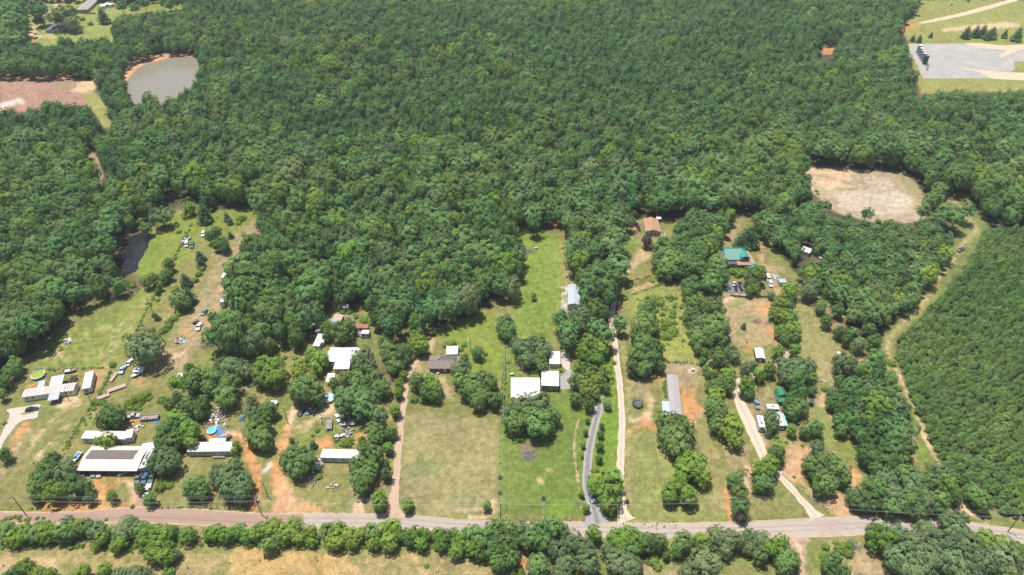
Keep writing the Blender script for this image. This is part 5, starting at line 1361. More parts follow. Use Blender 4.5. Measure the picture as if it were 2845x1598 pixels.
describe(hand)
vr = random.Random(3)
count = {}
for h in hand:
    k, x, y, r, hs, label = h
    pr = PROTO[k][vr.randrange(len(PROTO[k]))]
    root = empty(KINDS_T[k][0], (x, y, 0), vr.uniform(0, 6.28), label, 'shrub' if k == 's' else 'tree', {'s': 'shrubs in the yards and along the fences', 'c': 'cedars standing in the open'}.get(k, 'trees standing in the yards and along the road'))
    root.scale = (r * vr.uniform(0.93, 1.07), r * vr.uniform(0.93, 1.07), r * hs * vr.uniform(0.95, 1.05))
    link_mesh('trunk', pr[1], root)
    link_mesh('crown', pr[0], root)
    count[k] = count.get(k, 0) + 1

# woods: the trees that show largest as things, the rest of each kind as one stand
wild.sort(key=lambda q: (q[2] * CP + CAM_H * SP) / q[3])
rest = {}
LIMIT = {'b': 300, 'p': 290, 'l': 240, 'o': 200, 'yp': 290, 'y': 60}
chosen = []
for k, x, y, r, h, stand in wild:
    u, v = to_px(x, y, r * h * 1.2)
    if count.get(k, 0) < LIMIT[k] and 0 < u < PW and 0 < v < PH:
        count[k] = count.get(k, 0) + 1
        chosen.append([k, x, y, r, h, stand])
    else:
        rest.setdefault(k, []).append((x, y, r, h))
near_ = {}
for q in chosen:
    p = Vector((q[1], q[2], 0))
    lp, ph = min(LM, key=lambda e: (e[0] - p).length)
    d = p - lp
    rel = 'beside' if abs(d.x) > abs(d.y) else ('behind' if d.y > 0 else 'in front of')
    near_.setdefault((q[0], rel, ph), []).append((d.length, q))
for (k, rel, ph), v in near_.items():
    v.sort(key=lambda e: e[0])
    for i, (_, q) in enumerate(v):
        x, y, r, h = q[1:5]
        o = link_mesh(KINDS_T[k][0], PROTO[k][vr.randrange(len(PROTO[k]))][2], None, (x, y, 0))
        o.rotation_euler = (0, 0, vr.uniform(0, 6.28))
        o.scale = (r, r, r * h)
        where = 'woodland %s %s the %s' % (LOOKS[k], rel, ph)
        tag(o, where + (', %s out' % ORD[i] if i < 20 else ', lost among many alike'), 'tree', where.replace(LOOKS[k], LOOKS[k] + 's', 1))


def scatter(name, meshes, pts, label):
    """one object of many small copies: points carry size, turn and which of the forms"""
    n = len(pts)
    me = bpy.data.meshes.new(name)
    a = np.array([(q[0], q[1], 0.0) for q in pts], np.float32)
    me.vertices.add(n)
    me.vertices.foreach_set('co', a.ravel())
    sc = me.attributes.new('size', 'FLOAT_VECTOR', 'POINT')
    sc.data.foreach_set('vector', np.array([(q[2], q[2], q[2] * q[3]) for q in pts], np.float32).ravel())
    tu = me.attributes.new('turn', 'FLOAT_VECTOR', 'POINT')
    tv = np.zeros((n, 3), np.float32)
    tv[:, 2] = rng.uniform(0, 6.28, n)
    tu.data.foreach_set('vector', tv.ravel())
    fo = me.attributes.new('form', 'INT', 'POINT')
    fo.data.foreach_set('value', rng.integers(0, len(meshes), n).astype(np.int32))
    me.update()
    o = bpy.data.objects.new(name, me)
    COL.objects.link(o)
    g = bpy.data.node_groups.new(name, 'GeometryNodeTree')
    g.interface.new_socket('Geometry', in_out='INPUT', socket_type='NodeSocketGeometry')
    g.interface.new_socket('Geometry', in_out='OUTPUT', socket_type='NodeSocketGeometry')
    N, L = g.nodes, g.links
    gi, go = N.new('NodeGroupInput'), N.new('NodeGroupOutput')
    g2i = N.new('GeometryNodeGeometryToInstance')
    for m in reversed(meshes):
        src = bpy.data.objects.new(name + '_form', m)
        oi = N.new('GeometryNodeObjectInfo')
        oi.inputs['Object'].default_value = src
        oi.inputs['As Instance'].default_value = False
        L.new(oi.outputs['Geometry'], g2i.inputs[0])
    iop = N.new('GeometryNodeInstanceOnPoints')
    iop.inputs['Pick Instance'].default_value = True

    def attr(nm, ty):
        q = N.new('GeometryNodeInputNamedAttribute')
        q.data_type = ty
        q.inputs['Name'].default_value = nm
        return q.outputs['Attribute']
    L.new(gi.outputs[0], iop.inputs['Points'])
    L.new(g2i.outputs[0], iop.inputs['Instance'])
    L.new(attr('size', 'FLOAT_VECTOR'), iop.inputs['Scale'])
    L.new(attr('form', 'INT'), iop.inputs['Instance Index'])
    e2r = N.new('FunctionNodeEulerToRotation')
    L.new(attr('turn', 'FLOAT_VECTOR'), e2r.inputs[0])
    L.new(e2r.outputs[0], iop.inputs['Rotation'])
    L.new(iop.outputs[0], go.inputs[0])
    md = o.modifiers.new('scatter', 'NODES')
    md.node_group = g
    tag(o, label, kind='stuff')
    return o


for k, nm2, lab in (('b', 'broadleaf_woodland', 'unbroken broadleaf woodland filling the far half of the view'), ('p', 'pine_woodland', 'pine woodland mixed through the far forest'),
                    ('l', 'bright_broadleaf_woodland', 'brighter green crowns scattered through the forest'), ('o', 'oak_woodland', 'grey-green oak crowns scattered through the forest'), ('y', 'yellowing_woodland', 'yellow-green crowns scattered through the forest'), ('yp', 'young_pine_woodland', 'dense even stand of young pines beside the grassy trail')):
    if rest.get(k):
        scatter(nm2, LOD[k], rest[k], lab)

# undergrowth: below the woods, along fences and in the rough lots
und = []


def brush(t, pts, dens, r0, r1, z=0.5):
    p = tps(t, pts)
    wp = at_np(np.array(p), z)
    lo, hi = wp.min(0), wp.max(0)
    n = int((hi - lo).prod() * dens)
    c = np.stack([rng.uniform(lo[0], hi[0], n), rng.uniform(lo[1], hi[1], n)], 1)
    u, v = to_px(c[:, 0], c[:, 1], z)
    ok = in_poly(np.stack([u, v], 1), p)
    cl = fbm(c[:, 0] / 5, c[:, 1] / 5, 41)
    for (x, y), f in zip(c[ok], cl[ok]):
        if rng.random() < (f - 0.2) * 2 and not any(in_poly(np.array([to_px(x, y, z)]), tps(a, b))[0] for a, b in CLEAR for z in ((0.5,) if t == '0' and dens < 0.03 else ())):
            und.append((x, y, rng.uniform(r0, r1), rng.uniform(0.7, 1.1)))


def brushline(t, pts, wd, step, r0, r1):
    p = [at(*tp(t, *q)) for q in pts]
    for a, b in zip(p, p[1:]):
        m = int((b - a).length / step)
        for k in range(m):
            q = a.lerp(b, rng.random())
            und.append((q.x + rng.normal(0, wd), q.y + rng.normal(0, wd), rng.uniform(r0, r1), rng.uniform(0.7, 1.2)))


for stand, mode, zc0, poly_ in WOODS:
    if mode != 'young':
        brush('0', [(x, max(380, y + 2)) for x, y in poly_] if mode == 'main' else poly_, 0.022, 0.8, 1.9)
brush('0', [(1640, 745), (1715, 745), (1735, 850), (1660, 880), (1620, 800)], 0.10, 0.4, 1.1)
brush('0', [(1600, 745), (1720, 735), (1740, 880), (1610, 870)], 0.10, 0.25, 0.6)
brush('0', [(1100, 670), (1200, 660), (1205, 770), (1120, 760)], 0.12, 0.8, 1.8)
brush('0', [(600, 870), (700, 860), (760, 880), (740, 960), (620, 930)], 0.05, 0.7, 1.8)
brush('C', [(1700, 60), (2000, 60), (1960, 320), (1820, 330), (1780, 220)], 0.16, 0.5, 1.4)
brush('E', [(280, 120), (900, 200), (880, 400), (300, 250)], 0.10, 0.5, 1.3)
brush('E', [(30, 380), (90, 420), (80, 700), (0, 700)], 0.14, 0.5, 1.3)
brush('B', [(1560, 470), (1740, 420), (1740, 520), (1580, 640)], 0.16, 0.4, 1.0)
brush('A', [(1620, 640), (1880, 530), (2060, 560), (1880, 760), (1740, 790)], 0.2, 0.4, 1.1)
brush('P', [(600, 1170), (690, 1180), (640, 1330), (590, 1320)], 0.2, 0.4, 1.0)
brush('P', [(720, 1130), (900, 1140), (900, 1320), (820, 1300)], 0.18, 0.4, 1.1)
brush('N', [(370, 780), (480, 780), (560, 870), (380, 1000)], 0.08, 0.2, 0.5)
brush('F', [(260, 480), (440, 460), (460, 600), (250, 590)], 0.2, 0.3, 0.8)
brush('F', [(60, 700), (130, 730), (110, 870), (40, 860)], 0.25, 0.3, 0.7)
brushline('A', [(1490, 240), (1440, 370), (1330, 560), (1250, 700), (1150, 840), (1060, 960), (940, 1180), (830, 1420)], 0.45, 0.55, 0.25, 0.7)
brushline('A', [(1300, 620), (1200, 900), (980, 1190)], 0.9, 2.0, 0.25, 0.6)
brushline('A', [(480, 230), (800, 230), (1100, 210), (1380, 205)], 0.4, 0.7, 0.25, 0.6)
brushline('L', [(1850, 910), (2010, 600), (2100, 440), (2200, 290)], 0.4, 0.8, 0.25, 0.6)
brushline('Q', [(20, 1190), (150, 1000), (300, 660), (380, 520), (460, 360)], 0.6, 1.0, 0.3, 0.8)
brushline('Q', [(200, 200), (330, 250), (460, 290)], 0.5, 0.9, 0.3, 0.8)
brushline('G', [(495, 620), (490, 800), (480, 980)], 0.35, 0.4, 0.25, 0.55)
brushline('K', [(740, 612), (960, 618), (1160, 640)], 0.4, 0.6, 0.2, 0.5)
brushline('K', [(700, 850), (720, 1000), (740, 1130)], 0.35, 0.5, 0.3, 0.6)
brushline('R', [(1400, 985), (1560, 920), (1740, 880)], 0.3, 0.5, 0.2, 0.5)
brushline('R', [(1500, 1110), (1840, 990)], 0.3, 0.5, 0.2, 0.5)
brushline('R', [(1430, 1010), (1730, 895)], 0.15, 0.4, 0.2, 0.4)
brushline('R', [(1450, 1035), (1740, 920)], 0.15, 0.5, 0.2, 0.4)
brushline('T', [(790, 865), (980, 880), (1250, 885)], 0.3, 0.9, 0.2, 0.4)
brushline('O', [(720, 1370), (900, 1400), (1100, 1447)], 0.4, 0.8, 0.25, 0.5)
brushline('J', [(160, 980), (250, 1000), (600, 990)], 0.5, 1.0, 0.15, 0.35)
brushline('D', [(0, 770), (300, 765), (600, 770)], 0.3, 0.5, 0.15, 0.4)
brushline('I', [(0, 420), (700, 410), (1300, 440), (1900, 390), (2576, 400)], 0.7, 0.9, 0.4, 0.9)
brushline('Y', [(0, 400), (900, 440), (1700, 430), (2000, 500), (2500, 620)], 0.7, 0.9, 0.4, 0.9)
brushline('I', [(0, 160), (580, 190), (1100, 210)], 0.8, 0.9, 0.4, 0.9)
brush('Y', [(0, 500), (1500, 520), (1900, 600), (2200, 717), (0, 717)], 0.03, 0.15, 0.4)
brush('I', [(0, 500), (1300, 520), (2576, 500), (2576, 717), (0, 717)], 0.02, 0.15, 0.4)
scatter('undergrowth', LOD['s'], und, 'weeds and low brush along fences and under the trees')
print('TREES', count, 'wild', len(wild), {k: len(v) for k, v in rest.items()}, 'under', len(und))

# ------------------------------------------------------------------ buildings
def frame(t, A, B, C=None, D=None, z=2.8):
    """eave corners (near ends A, B and far end C of A's side) -> origin, turn, length, depth"""
    a, b = at(*tp(t, *A), z), at(*tp(t, *B), z)
    if C is None:
        ex = (b - a).normalized()
        L = (b - a).length
    else:
        c = at(*tp(t, *C), z)
        if (c - a).length > (b - a).length:
            ey = (c - a).normalized()
            D = (c - a).length
            ex = Vector((ey.y, -ey.x, 0))
            L = (b - a).dot(ex)
        else:
            ex = (b - a).normalized()
            L = (b - a).length
            ey = Vector((-ex.y, ex.x, 0))
            D = (c - a).dot(ey)
    return Vector((a.x, a.y, 0)), math.atan2(ex.y, ex.x), L, D


def slab(m, pts, th, mi=0):
    p = [Vector(q) for q in pts]
    n = len(p)
    d = Vector((0, 0, th))
    vs = p + [q - d for q in p]
    fs = [tuple(range(n)), tuple(range(2 * n - 1, n - 1, -1))] + [(i, i + n, (i + 1) % n + n, (i + 1) % n) for i in range(n)]
    return m.add(vs, fs, mi)


def window(root, L, D, o, side, u, z, w, h, fm=None):
    """frame proud of the wall with a pane set in it"""
    fm = fm or M_TRIM
    f, p = MB(), MB()
    t = 0.09
    for a0, a1, b0, b1 in ((-w / 2 - t, w / 2 + t, h / 2, h / 2 + t), (-w / 2 - t, w / 2 + t, -h / 2 - t, -h / 2), (-w / 2 - t, -w / 2, -h / 2, h / 2), (w / 2, w / 2 + t, -h / 2, h / 2), (-0.03, 0.03, -h / 2, h / 2)):
        f.box(a0, a1, -0.07, 0.0, b0, b1)
    p.box(-w / 2, w / 2, -0.035, 0.0, -h / 2, h / 2)
    x, y, r = {'f': (u * L, o - 0.003, 0), 'b': (u * L, D - o + 0.003, math.pi), 'l': (o - 0.003, u * D, -math.pi / 2), 'r': (L - o + 0.003, u * D, math.pi / 2)}[side]
    q = f.build('window', fm, root)
    q.location = (x, y, z)
    q.rotation_euler = (0, 0, r)
    p.build('pane', M_GLASS, q)


def door(root, L, D, o, side, u, w=0.95, h=2.0, z0=0.3, dm=None):
    m = MB().box(-w / 2, w / 2, -0.06, 0, z0, z0 + h)
    k = MB().box(w / 2 - 0.16, w / 2 - 0.08, -0.12, -0.06, z0 + 0.95, z0 + 1.05)
    x, y, r = {'f': (u * L, o - 0.004, 0), 'l': (o - 0.004, u * D, -math.pi / 2), 'r': (L - o + 0.004, u * D, math.pi / 2), 'b': (u * L, D - o + 0.004, math.pi)}[side]
    d = m.build('door', dm or M_TRIM, root)
    d.location = (x, y, 0)
    d.rotation_euler = (0, 0, r)
    k.build('handle', M_DARK, d)


def house(name, label, cat, t, A, B, C=None, D=None, he=2.8, rise=1.2, roof='gx', wm=None, rm=None, over=0.35, win=(), doors=(), seam=0.0, walls=True, group=None, cap=True, skirt=None, panels=0, panel_m=None, flash=None):
    o_, rz, L, D = frame(t, A, B, C, D, he)
    root = empty(name, o_, rz, label, cat, group)
    wm, rm = wm or M_SIDING_W, rm or M_WHITE
    o = over
    th = 0.14
    W = MB()
    zt = he - 0.08
    if walls:
        if roof == 'gx':
            W.extrx([(o, -0.02), (D - o, -0.02), (D - o, zt), (D / 2, zt + rise * (1 - 2 * o / D) - 0.02), (o, zt)], o, L - o)
        elif roof == 'gy':
            W.extr([(o, -0.02), (o, zt), (L / 2, zt + rise * (1 - 2 * o / L) - 0.02), (L - o, zt), (L - o, -0.02)], o, D - o)
        elif roof == 'gambrel':
            W.extr([(o, -0.02), (o, zt), (L * .16, zt + rise * .62), (L / 2, zt + rise - .1), (L * .84, zt + rise * .62), (L - o, zt), (L - o, -0.02)], o, D - o)
        else:
            W.box(o, L - o, o, D - o, -0.02, zt - 0.02)
        W.build('wall', wm, root)
        if skirt:
            MB().box(o - 0.03, L - o + 0.03, o - 0.03, D - o + 0.03, -0.01, 0.55).build('skirting', skirt, root)
    R = MB()
    if roof == 'gx':
        q = [[(0, 0, he), (L, 0, he), (L, D / 2, he + rise), (0, D / 2, he + rise)], [(0, D / 2, he + rise), (L, D / 2, he + rise), (L, D, he), (0, D, he)]]
    elif roof == 'gy':
        q = [[(0, 0, he), (L / 2, 0, he + rise), (L / 2, D, he + rise), (0, D, he)], [(L / 2, 0, he + rise), (L, 0, he), (L, D, he), (L / 2, D, he + rise)]]
    elif roof == 'hip':
        k = min(L, D) / 2
        if L >= D:
            r0, r1 = (k, D / 2, he + rise), (L - k, D / 2, he + rise)
            q = [[(0, 0, he), (L, 0, he), r1, r0], [(L, D, he), (0, D, he), r0, r1], [(L, 0, he), (L, D, he), r1], [(0, D, he), (0, 0, he), r0]]
        else:
            r0, r1 = (L / 2, k, he + rise), (L / 2, D - k, he + rise)
            q = [[(0, D, he), (0, 0, he), r0, r1], [(L, 0, he), (L, D, he), r1, r0], [(0, 0, he), (L, 0, he), r0], [(L, D, he), (0, D, he), r1]]
    elif roof == 'gambrel':
        a = [(0, he - .05), (L * .15, he + rise * .64), (L / 2, he + rise), (L * .85, he + rise * .64), (L, he - .05)]
        q = [[(a[i][0], 0, a[i][1]), (a[i + 1][0], 0, a[i + 1][1]), (a[i + 1][0], D, a[i + 1][1]), (a[i][0], D, a[i][1])] for i in range(4)]
    elif roof == 'shed':
        q = [[(0, 0, he), (L, 0, he), (L, D, he + rise), (0, D, he + rise)]]
    else:
        q = [[(0, 0, he), (L, 0, he), (L, D, he + 0.12), (0, D, he + 0.12)]]
    if panels:       # single sheets of a metal roof, each lying a little uneven over the next
        rr = random.Random(len(label))
        for fi, f in enumerate(q):
            nat = [Vector(p) for p in f]
            slab(R, [p - Vector((0, 0, 0.05)) for p in nat], 0.10)
        base = R.build('roof', panel_m[0], root)
        wp = L / panels
        ms = []
        for mm in panel_m:
            pm = MB()
            for f in q:
                sx = wp * 0.94
                p = [Vector(v) for v in f]
                s = [Vector((0.0 if v.x < L / 2 else sx, v.y, v.z)) for v in p]
                slab(pm, s, 0.04)
            ms.append(pm.mesh('roof_panel', mm))
        for i in range(panels):
            c = link_mesh('roof_panel', ms[i % len(ms)] if rr.random() > 0.12 else ms[0], base, (i * wp + 0.02, 0, rr.uniform(0.0, 0.025)))
    else:
        for f in q:
            slab(R, f, th)
        base = R.build('roof', rm, root)
    if seam:
        sm = MB()
        for f in q:
            p = [Vector(v) for v in f]
            if len(p) < 4:
                continue
            # seams run up the slope
            if abs(p[0].z - p[1].z) < 1e-3:
                a0, a1, b0, b1 = p[0], p[1], p[3], p[2]
            else:
                a0, a1, b0, b1 = p[0], p[3], p[1], p[2]
            n = max(2, int((a1 - a0).length / seam))
            for i in range(1, n):
                u = i / n
                s0, s1 = a0.lerp(a1, u), b0.lerp(b1, u)
                d = (s1 - s0) * 0.5
                wd = (a1 - a0).normalized() * 0.03
                sm.obox((s0 + s1) / 2 + Vector((0, 0, 0.03)), d * 0.995, wd, (0, 0, 0.035))
        tag(sm.build('roof_seam', rm, base), kind='stuff')
    if cap and roof in ('gx', 'gy') and not panels:
        if roof == 'gx':
            MB().obox((L / 2, D / 2, he + rise + 0.03), (L / 2 + .02, 0, 0), (0, .16, 0), (0, 0, .035)).build('ridge_cap', rm, base)
        else:
            MB().obox((L / 2, D / 2, he + rise + 0.03), (.16, 0, 0), (0, D / 2 + .02, 0), (0, 0, .035)).build('ridge_cap', rm, base)
    for w_ in win:
        window(root, L, D, o, *w_)
    for d_ in doors:
        door(root, L, D, o, *d_)
    root['_L'], root['_D'] = L, D
    return root, L, D


def carport(name, label, t, A, B, C=None, D=None, h=2.6, rm=None, pm=None, cat='carport', drop=0.15, group=None, deck=False):
    o_, rz, L, D = frame(t, A, B, C, D, h)
    root = empty(name, o_, rz, label, cat, group)
    slab(MB(), [(0, 0, h - drop), (L, 0, h - drop), (L, D, h + drop), (0, D, h + drop)], 0.1).build('roof', rm or M_GALV, root)
    n = max(3, int(L / 0.55))
    sm = MB()
    for i in range(n + 1):
        x = min(max(i * L / n, .04), L - .04)
        sm.obox((x, D / 2, h + 0.02), (0.025, 0, 0), (0, D / 2 - .01, drop), (0, 0, .03))
    tag(sm.build('roof_seam', rm or M_GALV, root), kind='stuff')
    pme = MB().box(-.06, .06, -.06, .06, -0.02, h - drop - 0.1).mesh('post', pm or M_WOOD)
    for x in (.2, L / 2, L - .2) if L > 5 else (.2, L - .2):
        for y in (.2, D - .2):
            link_mesh('post', pme, root, (x, y, 0))
    if deck:
        MB().box(.1, L - .1, .1, D - .1, 0.0, 0.4).build('deck', M_WOOD, root)
    return root


def vents(root, spots, m=None):
    for x, y, z in spots:
        q = MB().box(-.16, .16, -.16, .16, 0, .22).build('roof_vent', m or M_DARK, root)
        q.location = (x, y, z)


RB = root, L, D = house('mobile_home', 'white mobile home with rust-striped metal roof above the pale concrete drive', 'mobile home', 'A', (290, 597), (990, 505), None, 4.9, 2.9, 0.45, 'gx', M_SIDING_W, None, 0.06,
      [('f', .08, 1.75, 1.0, .8), ('f', .19, 1.75, 1.0, .8), ('f', .83, 1.75, 1.0, .8), ('f', .92, 1.75, .8, .8), ('r', .5, 1.75, .9, .7)], [('f', .56,)], panels=44, panel_m=[M_WHITE, mat('rust_stained_panel', (0.50, 0.35, 0.28), 0.7, var=.2, dirt=RUST, dirt_amt=0.7, dirt_scale=0.8)])
vents(root, [(1.4, 3.4, 3.1), (16.2, 1.9, 3.2), (17.4, 1.9, 3.2)])
carport('carport', 'small grey metal carport behind the rust-striped mobile home', 'A', (490, 470), (582, 462), (522, 385), None, 2.7, M_GALV)
carport('carport', 'larger pale metal carport behind the rust-striped mobile home', 'A', (655, 447), (827, 432), (692, 325), None, 3.0, mat('pale_galvanised', (0.56, 0.56, 0.55), 0.45, metal=.2, dirt=(.4, .37, .33)))
carport('porch', 'grey metal porch roof on the front of the rust-striped mobile home', 'A', (630, 645), (772, 635), (665, 545), None, 2.7, M_GALV, None, 'porch', deck=True)
house('mobile_home', 'white mobile home with a boxy end addition behind the cream roof-over', 'mobile home', 'A', (1085, 1149), (1680, 1160), (1120, 1042), None, 2.9, 0.4, 'gx', M_SIDING_W, M_WHITE, 0.06,
      [('f', .1, 1.7, .9, .8), ('f', .3, 1.7, .9, .8), ('f', .85, 1.7, .9, .8)], [('f', .6,)], panels=18, panel_m=[M_WHITE, M_WHITE_OLD])
house('shed', 'boxy white addition across the end of the white mobile home', 'shed', 'A', (1662, 1150), (1757, 1160), (1695, 1038), None, 3.1, 0.2, 'shed', M_SIDING_W, M_WHITE, 0.06, [('r', .5, 1.7, .8, .7)], seam=.6)

# the long cream roof with cars under it
cr, L, D = house('roof_over', 'long cream metal roof-over with a dark roofing strip and cars beneath', 'carport', 'B', (772, 392), (1380, 396), (884, 141), None, 3.0, 1.1, 'gx', M_SIDING_T, M_CREAM, 0.5, seam=1.2, walls=False)
MB().box(1.2, L - 1.0, D * .42, D - .6, -.02, 2.75).build('wall', M_SIDING_T, cr)
for k in range(7):
    link_mesh('post', MB().box(-.08, .08, -.08, .08, -.02, 2.88).mesh('post', M_WOOD), cr, (.4 + k * (L - .8) / 6, .35, 0))
s0, s1 = D * .40, D * .79
z_at = lambda y: 3.0 + 1.1 * (1 - abs(y - D / 2) / (D / 2)) + 0.13
pt = MB()
slab(pt, [(1.3, s0, z_at(s0)), (L * .86, s0, z_at(s0)), (L * .86, D / 2, z_at(D / 2)), (1.3, D / 2, z_at(D / 2))], .04)
slab(pt, [(1.3, D / 2, z_at(D / 2)), (L * .86, D / 2, z_at(D / 2)), (L * .86, s1, z_at(s1)), (1.3, s1, z_at(s1))], .04)
pt.build('roofing_strip', M_SHINGLE_T, cr)
house('shed', 'bright white sloping roof joined to the end of the cream roof-over', 'shed', 'B', (1368, 374), (1500, 374), (1442, 128), None, 2.9, 0.5, 'shed', M_SIDING_W, M_WHITE_CLEAN, 0.2, seam=.9)

house('mobile_home', 'grey-stained white mobile home with a front porch by the turquoise pool', 'mobile home', 'C', (383, 1328), (992, 1320), None, 4.7, 2.9, 0.45, 'gx', M_SIDING_B, M_WHITE_OLD, 0.06,
      [('f', u, 1.7, .9, .85) for u in (.06, .16, .27, .38, .49, .9)], [('f', .66,)], panels=20, panel_m=[M_WHITE, M_WHITE_OLD], skirt=M_GALV)
house('shed', 'low white lean-to on the back of the mobile home with the porch', 'shed', 'C', (668, 1214), (888, 1209), None, 2.2, 2.8, .2, 'shed', M_SIDING_W, M_WHITE_CLEAN, .1, seam=.8)
o_, rz, L, D = frame('C', (726, 1412), (888, 1410), None, 2.6, .5)
dk = empty('porch', o_, rz, 'weathered wooden porch on the front of the grey-stained mobile home', 'porch')
pm = MB().box(.01, .19, 0, D, .42, .5).mesh('plank', M_WOOD)
for k in range(int(L / .2)):
    link_mesh('plank', pm, dk, (k * .2, 0, random.uniform(0, .015)))
rl = MB()
for z in (.95, 1.35):
    rl.box(0, L, .02, .08, z, z + .08)
for k in range(9):
    rl.box(k * (L - .08) / 8, k * (L - .08) / 8 + .08, .02, .08, 0, 1.4)
rl.build('railing', M_TRIM, dk)

house('mobile_home', 'weathered white mobile home behind two trees above the road', 'mobile home', 'F', (108, 692), (540, 702), (148, 605), None, 2.9, .45, 'gx', M_SIDING_B, M_WHITE_OLD, .06,
      [('f', u, 1.7, .9, .85) for u in (.1, .3, .52, .8)], [('f', .42,)], panels=15, panel_m=[M_WHITE, M_WHITE_OLD], skirt=M_GALV)
house('house', 'big white metal-roofed house half hidden by round trees', 'house', 'E', (226, 892), (640, 892), (236, 700), None, 3.0, 1.3, 'gx', M_SIDING_W, M_WHITE_CLEAN, .3, [('f', .1, 1.6, 1, 1), ('l', .5, 1.6, 1, 1)], [('f', .2,)], seam=1.0)
house('house', 'white-roofed front room of the big white metal-roofed house', 'house', 'E', (318, 990), (528, 990), None, 5.2, 2.7, .5, 'shed', M_SIDING_W, M_WHITE_CLEAN, .25, [('f', .3, 1.5, 1.1, 1), ('f', .75, 1.5, 1.1, 1)], [('f', .5,)], seam=1.0)
carport('carport', 'small flat white carport in front of the big white metal-roofed house', 'E', (210, 1160), (315, 1161), (245, 1050), None, 2.6, M_WHITE_CLEAN)
house('shed', 'small grey metal shed beside the dark round tree by the shacks', 'shed', 'E', (75, 492), (147, 496), (86, 395), None, 2.6, .3, 'gy', M_GALV, M_GALV, .1, doors=[('f', .5)], seam=.6)
sh, L, D = house('shack', 'shack with a stained pale roof and a blue tarp along its edge', 'shack', 'E', (276, 374), (402, 377), (345, 262), None, 2.6, .5, 'shed', M_WOOD, mat('stained_pale_roof', (.46, .38, .34), .8, var=.3, dirt=RUST, dirt_amt=.6), .15, doors=[('f', .5)])
slab(MB(), [(.05, -.05, 2.70), (L - .05, -.05, 2.70), (L - .05, 1.3, 2.86), (.05, 1.1, 2.84)], .03).build('tarp', M_BLUE, sh)
house('shack', 'little hut with a brown shingle roof between the shacks', 'shack', 'E', (572, 357), (640, 372), (518, 288), None, 2.6, .7, 'gx', M_WOOD, M_SHINGLE, .2, doors=[('f', .5)])
house('shack', 'long low shack with a red rusty metal roof', 'shack', 'E', (586, 440), (782, 442), (592, 391), None, 2.4, .3, 'shed', M_WOOD, M_REDRUST, .15, doors=[('f', .3)], seam=.7)
bh, L, D = house('house', 'brown shingled brick house with a dark panel on its roof', 'house', 'E', (1590, 986), (2012, 986), (1618, 811), None, 2.8, 1.3, 'gx', M_BRICK, M_SHINGLE, .45, [('f', .15, 1.5, 1.1, 1.1), ('f', .35, 1.5, 1.1, 1.1), ('f', .8, 1.5, 1.1, 1.1), ('l', .5, 1.5, 1, 1)], [('f', .52,)])
z_at = lambda y: 2.8 + 1.3 * (1 - abs(y - D / 2) / (D / 2)) + 0.05
slab(MB(), [(L * .35, D * .52, z_at(D * .52)), (L * .88, D * .52, z_at(D * .52)), (L * .88, D * .96, z_at(D * .96)), (L * .35, D * .96, z_at(D * .96))], .05).build('roof_panel', M_SHINGLE_D, bh)
MB().box(L * .3, L * .3 + .6, D * .5, D * .5 + .5, 3.8, 4.7).build('chimney', M_BRICK, bh)
house('shed', 'flat white shed standing behind the brick house', 'shed', 'E', (1830, 796), (1987, 800), (1836, 686), None, 2.6, .15, 'shed', M_SIDING_W, M_WHITE_CLEAN, .12, doors=[('f', .5)], seam=.8)
house('house', 'white metal-roofed main house under the big front oaks', 'house', 'G', (575, 1085), (972, 1085), (600, 816), None, 2.8, 1.25, 'gx', M_BRICK, M_WHITE_CLEAN, .4, [('f', .2, 1.5, 1.2, 1.1), ('f', .7, 1.5, 1.2, 1.1), ('l', .3, 1.5, 1, 1), ('b', .4, 1.5, 1, 1)], [('f', .45,)], seam=.9)
gr, L, D = house('garage', 'higher white-roofed garage wing joined to the white main house', 'garage', 'G', (984, 922), (1222, 924), (986, 727), None, 3.5, .15, 'shed', M_SIDING_T, M_WHITE_CLEAN, .3, seam=.9)
for k in (0, 1):
    g = MB().box(L * (.06 + .47 * k), L * (.47 + .47 * k), .22, .29, 0, 2.6).build('garage_door', mat('taupe_door', (.30, .26, .23), .7), gr)
house('shed', 'small white outbuilding on the pale concrete pad', 'shed', 'G', (1093, 632), (1242, 634), None, 8.0, 2.7, .2, 'shed', M_SIDING_W, M_WHITE, .2, doors=[('f', .7), ('r', .5)], seam=.8)
house('workshop', 'blue-grey metal workshop along the long lawn', 'workshop', 'R', (755, 1217), (905, 1217), (756, 986), None, 3.6, .8, 'gy', M_BLUEGREY, M_BLUEGREY, .08, [('l', .5, 1.8, 1, .8)], [('f', .3,), ('l', .75)], seam=.9)
oh, L, D = house('house', 'grey house with an orange-tan shingle roof at the wood edge', 'house', 'Z', (745, 834), (1092, 830), (692, 548), None, 2.8, 1.5, 'gy', M_SIDING_G, M_SHINGLE_O, .35, [('f', .44, 1.6, 1.0, 1.2), ('f', .68, 1.6, 1.0, 1.2), ('l', .4, 1.5, 1, 1)], [('l', .7,)])
carport('carport', 'small white awning behind the orange-roofed house', 'Z', (1000, 546), (1112, 546), (1000, 500), None, 2.4, M_WHITE_CLEAN)

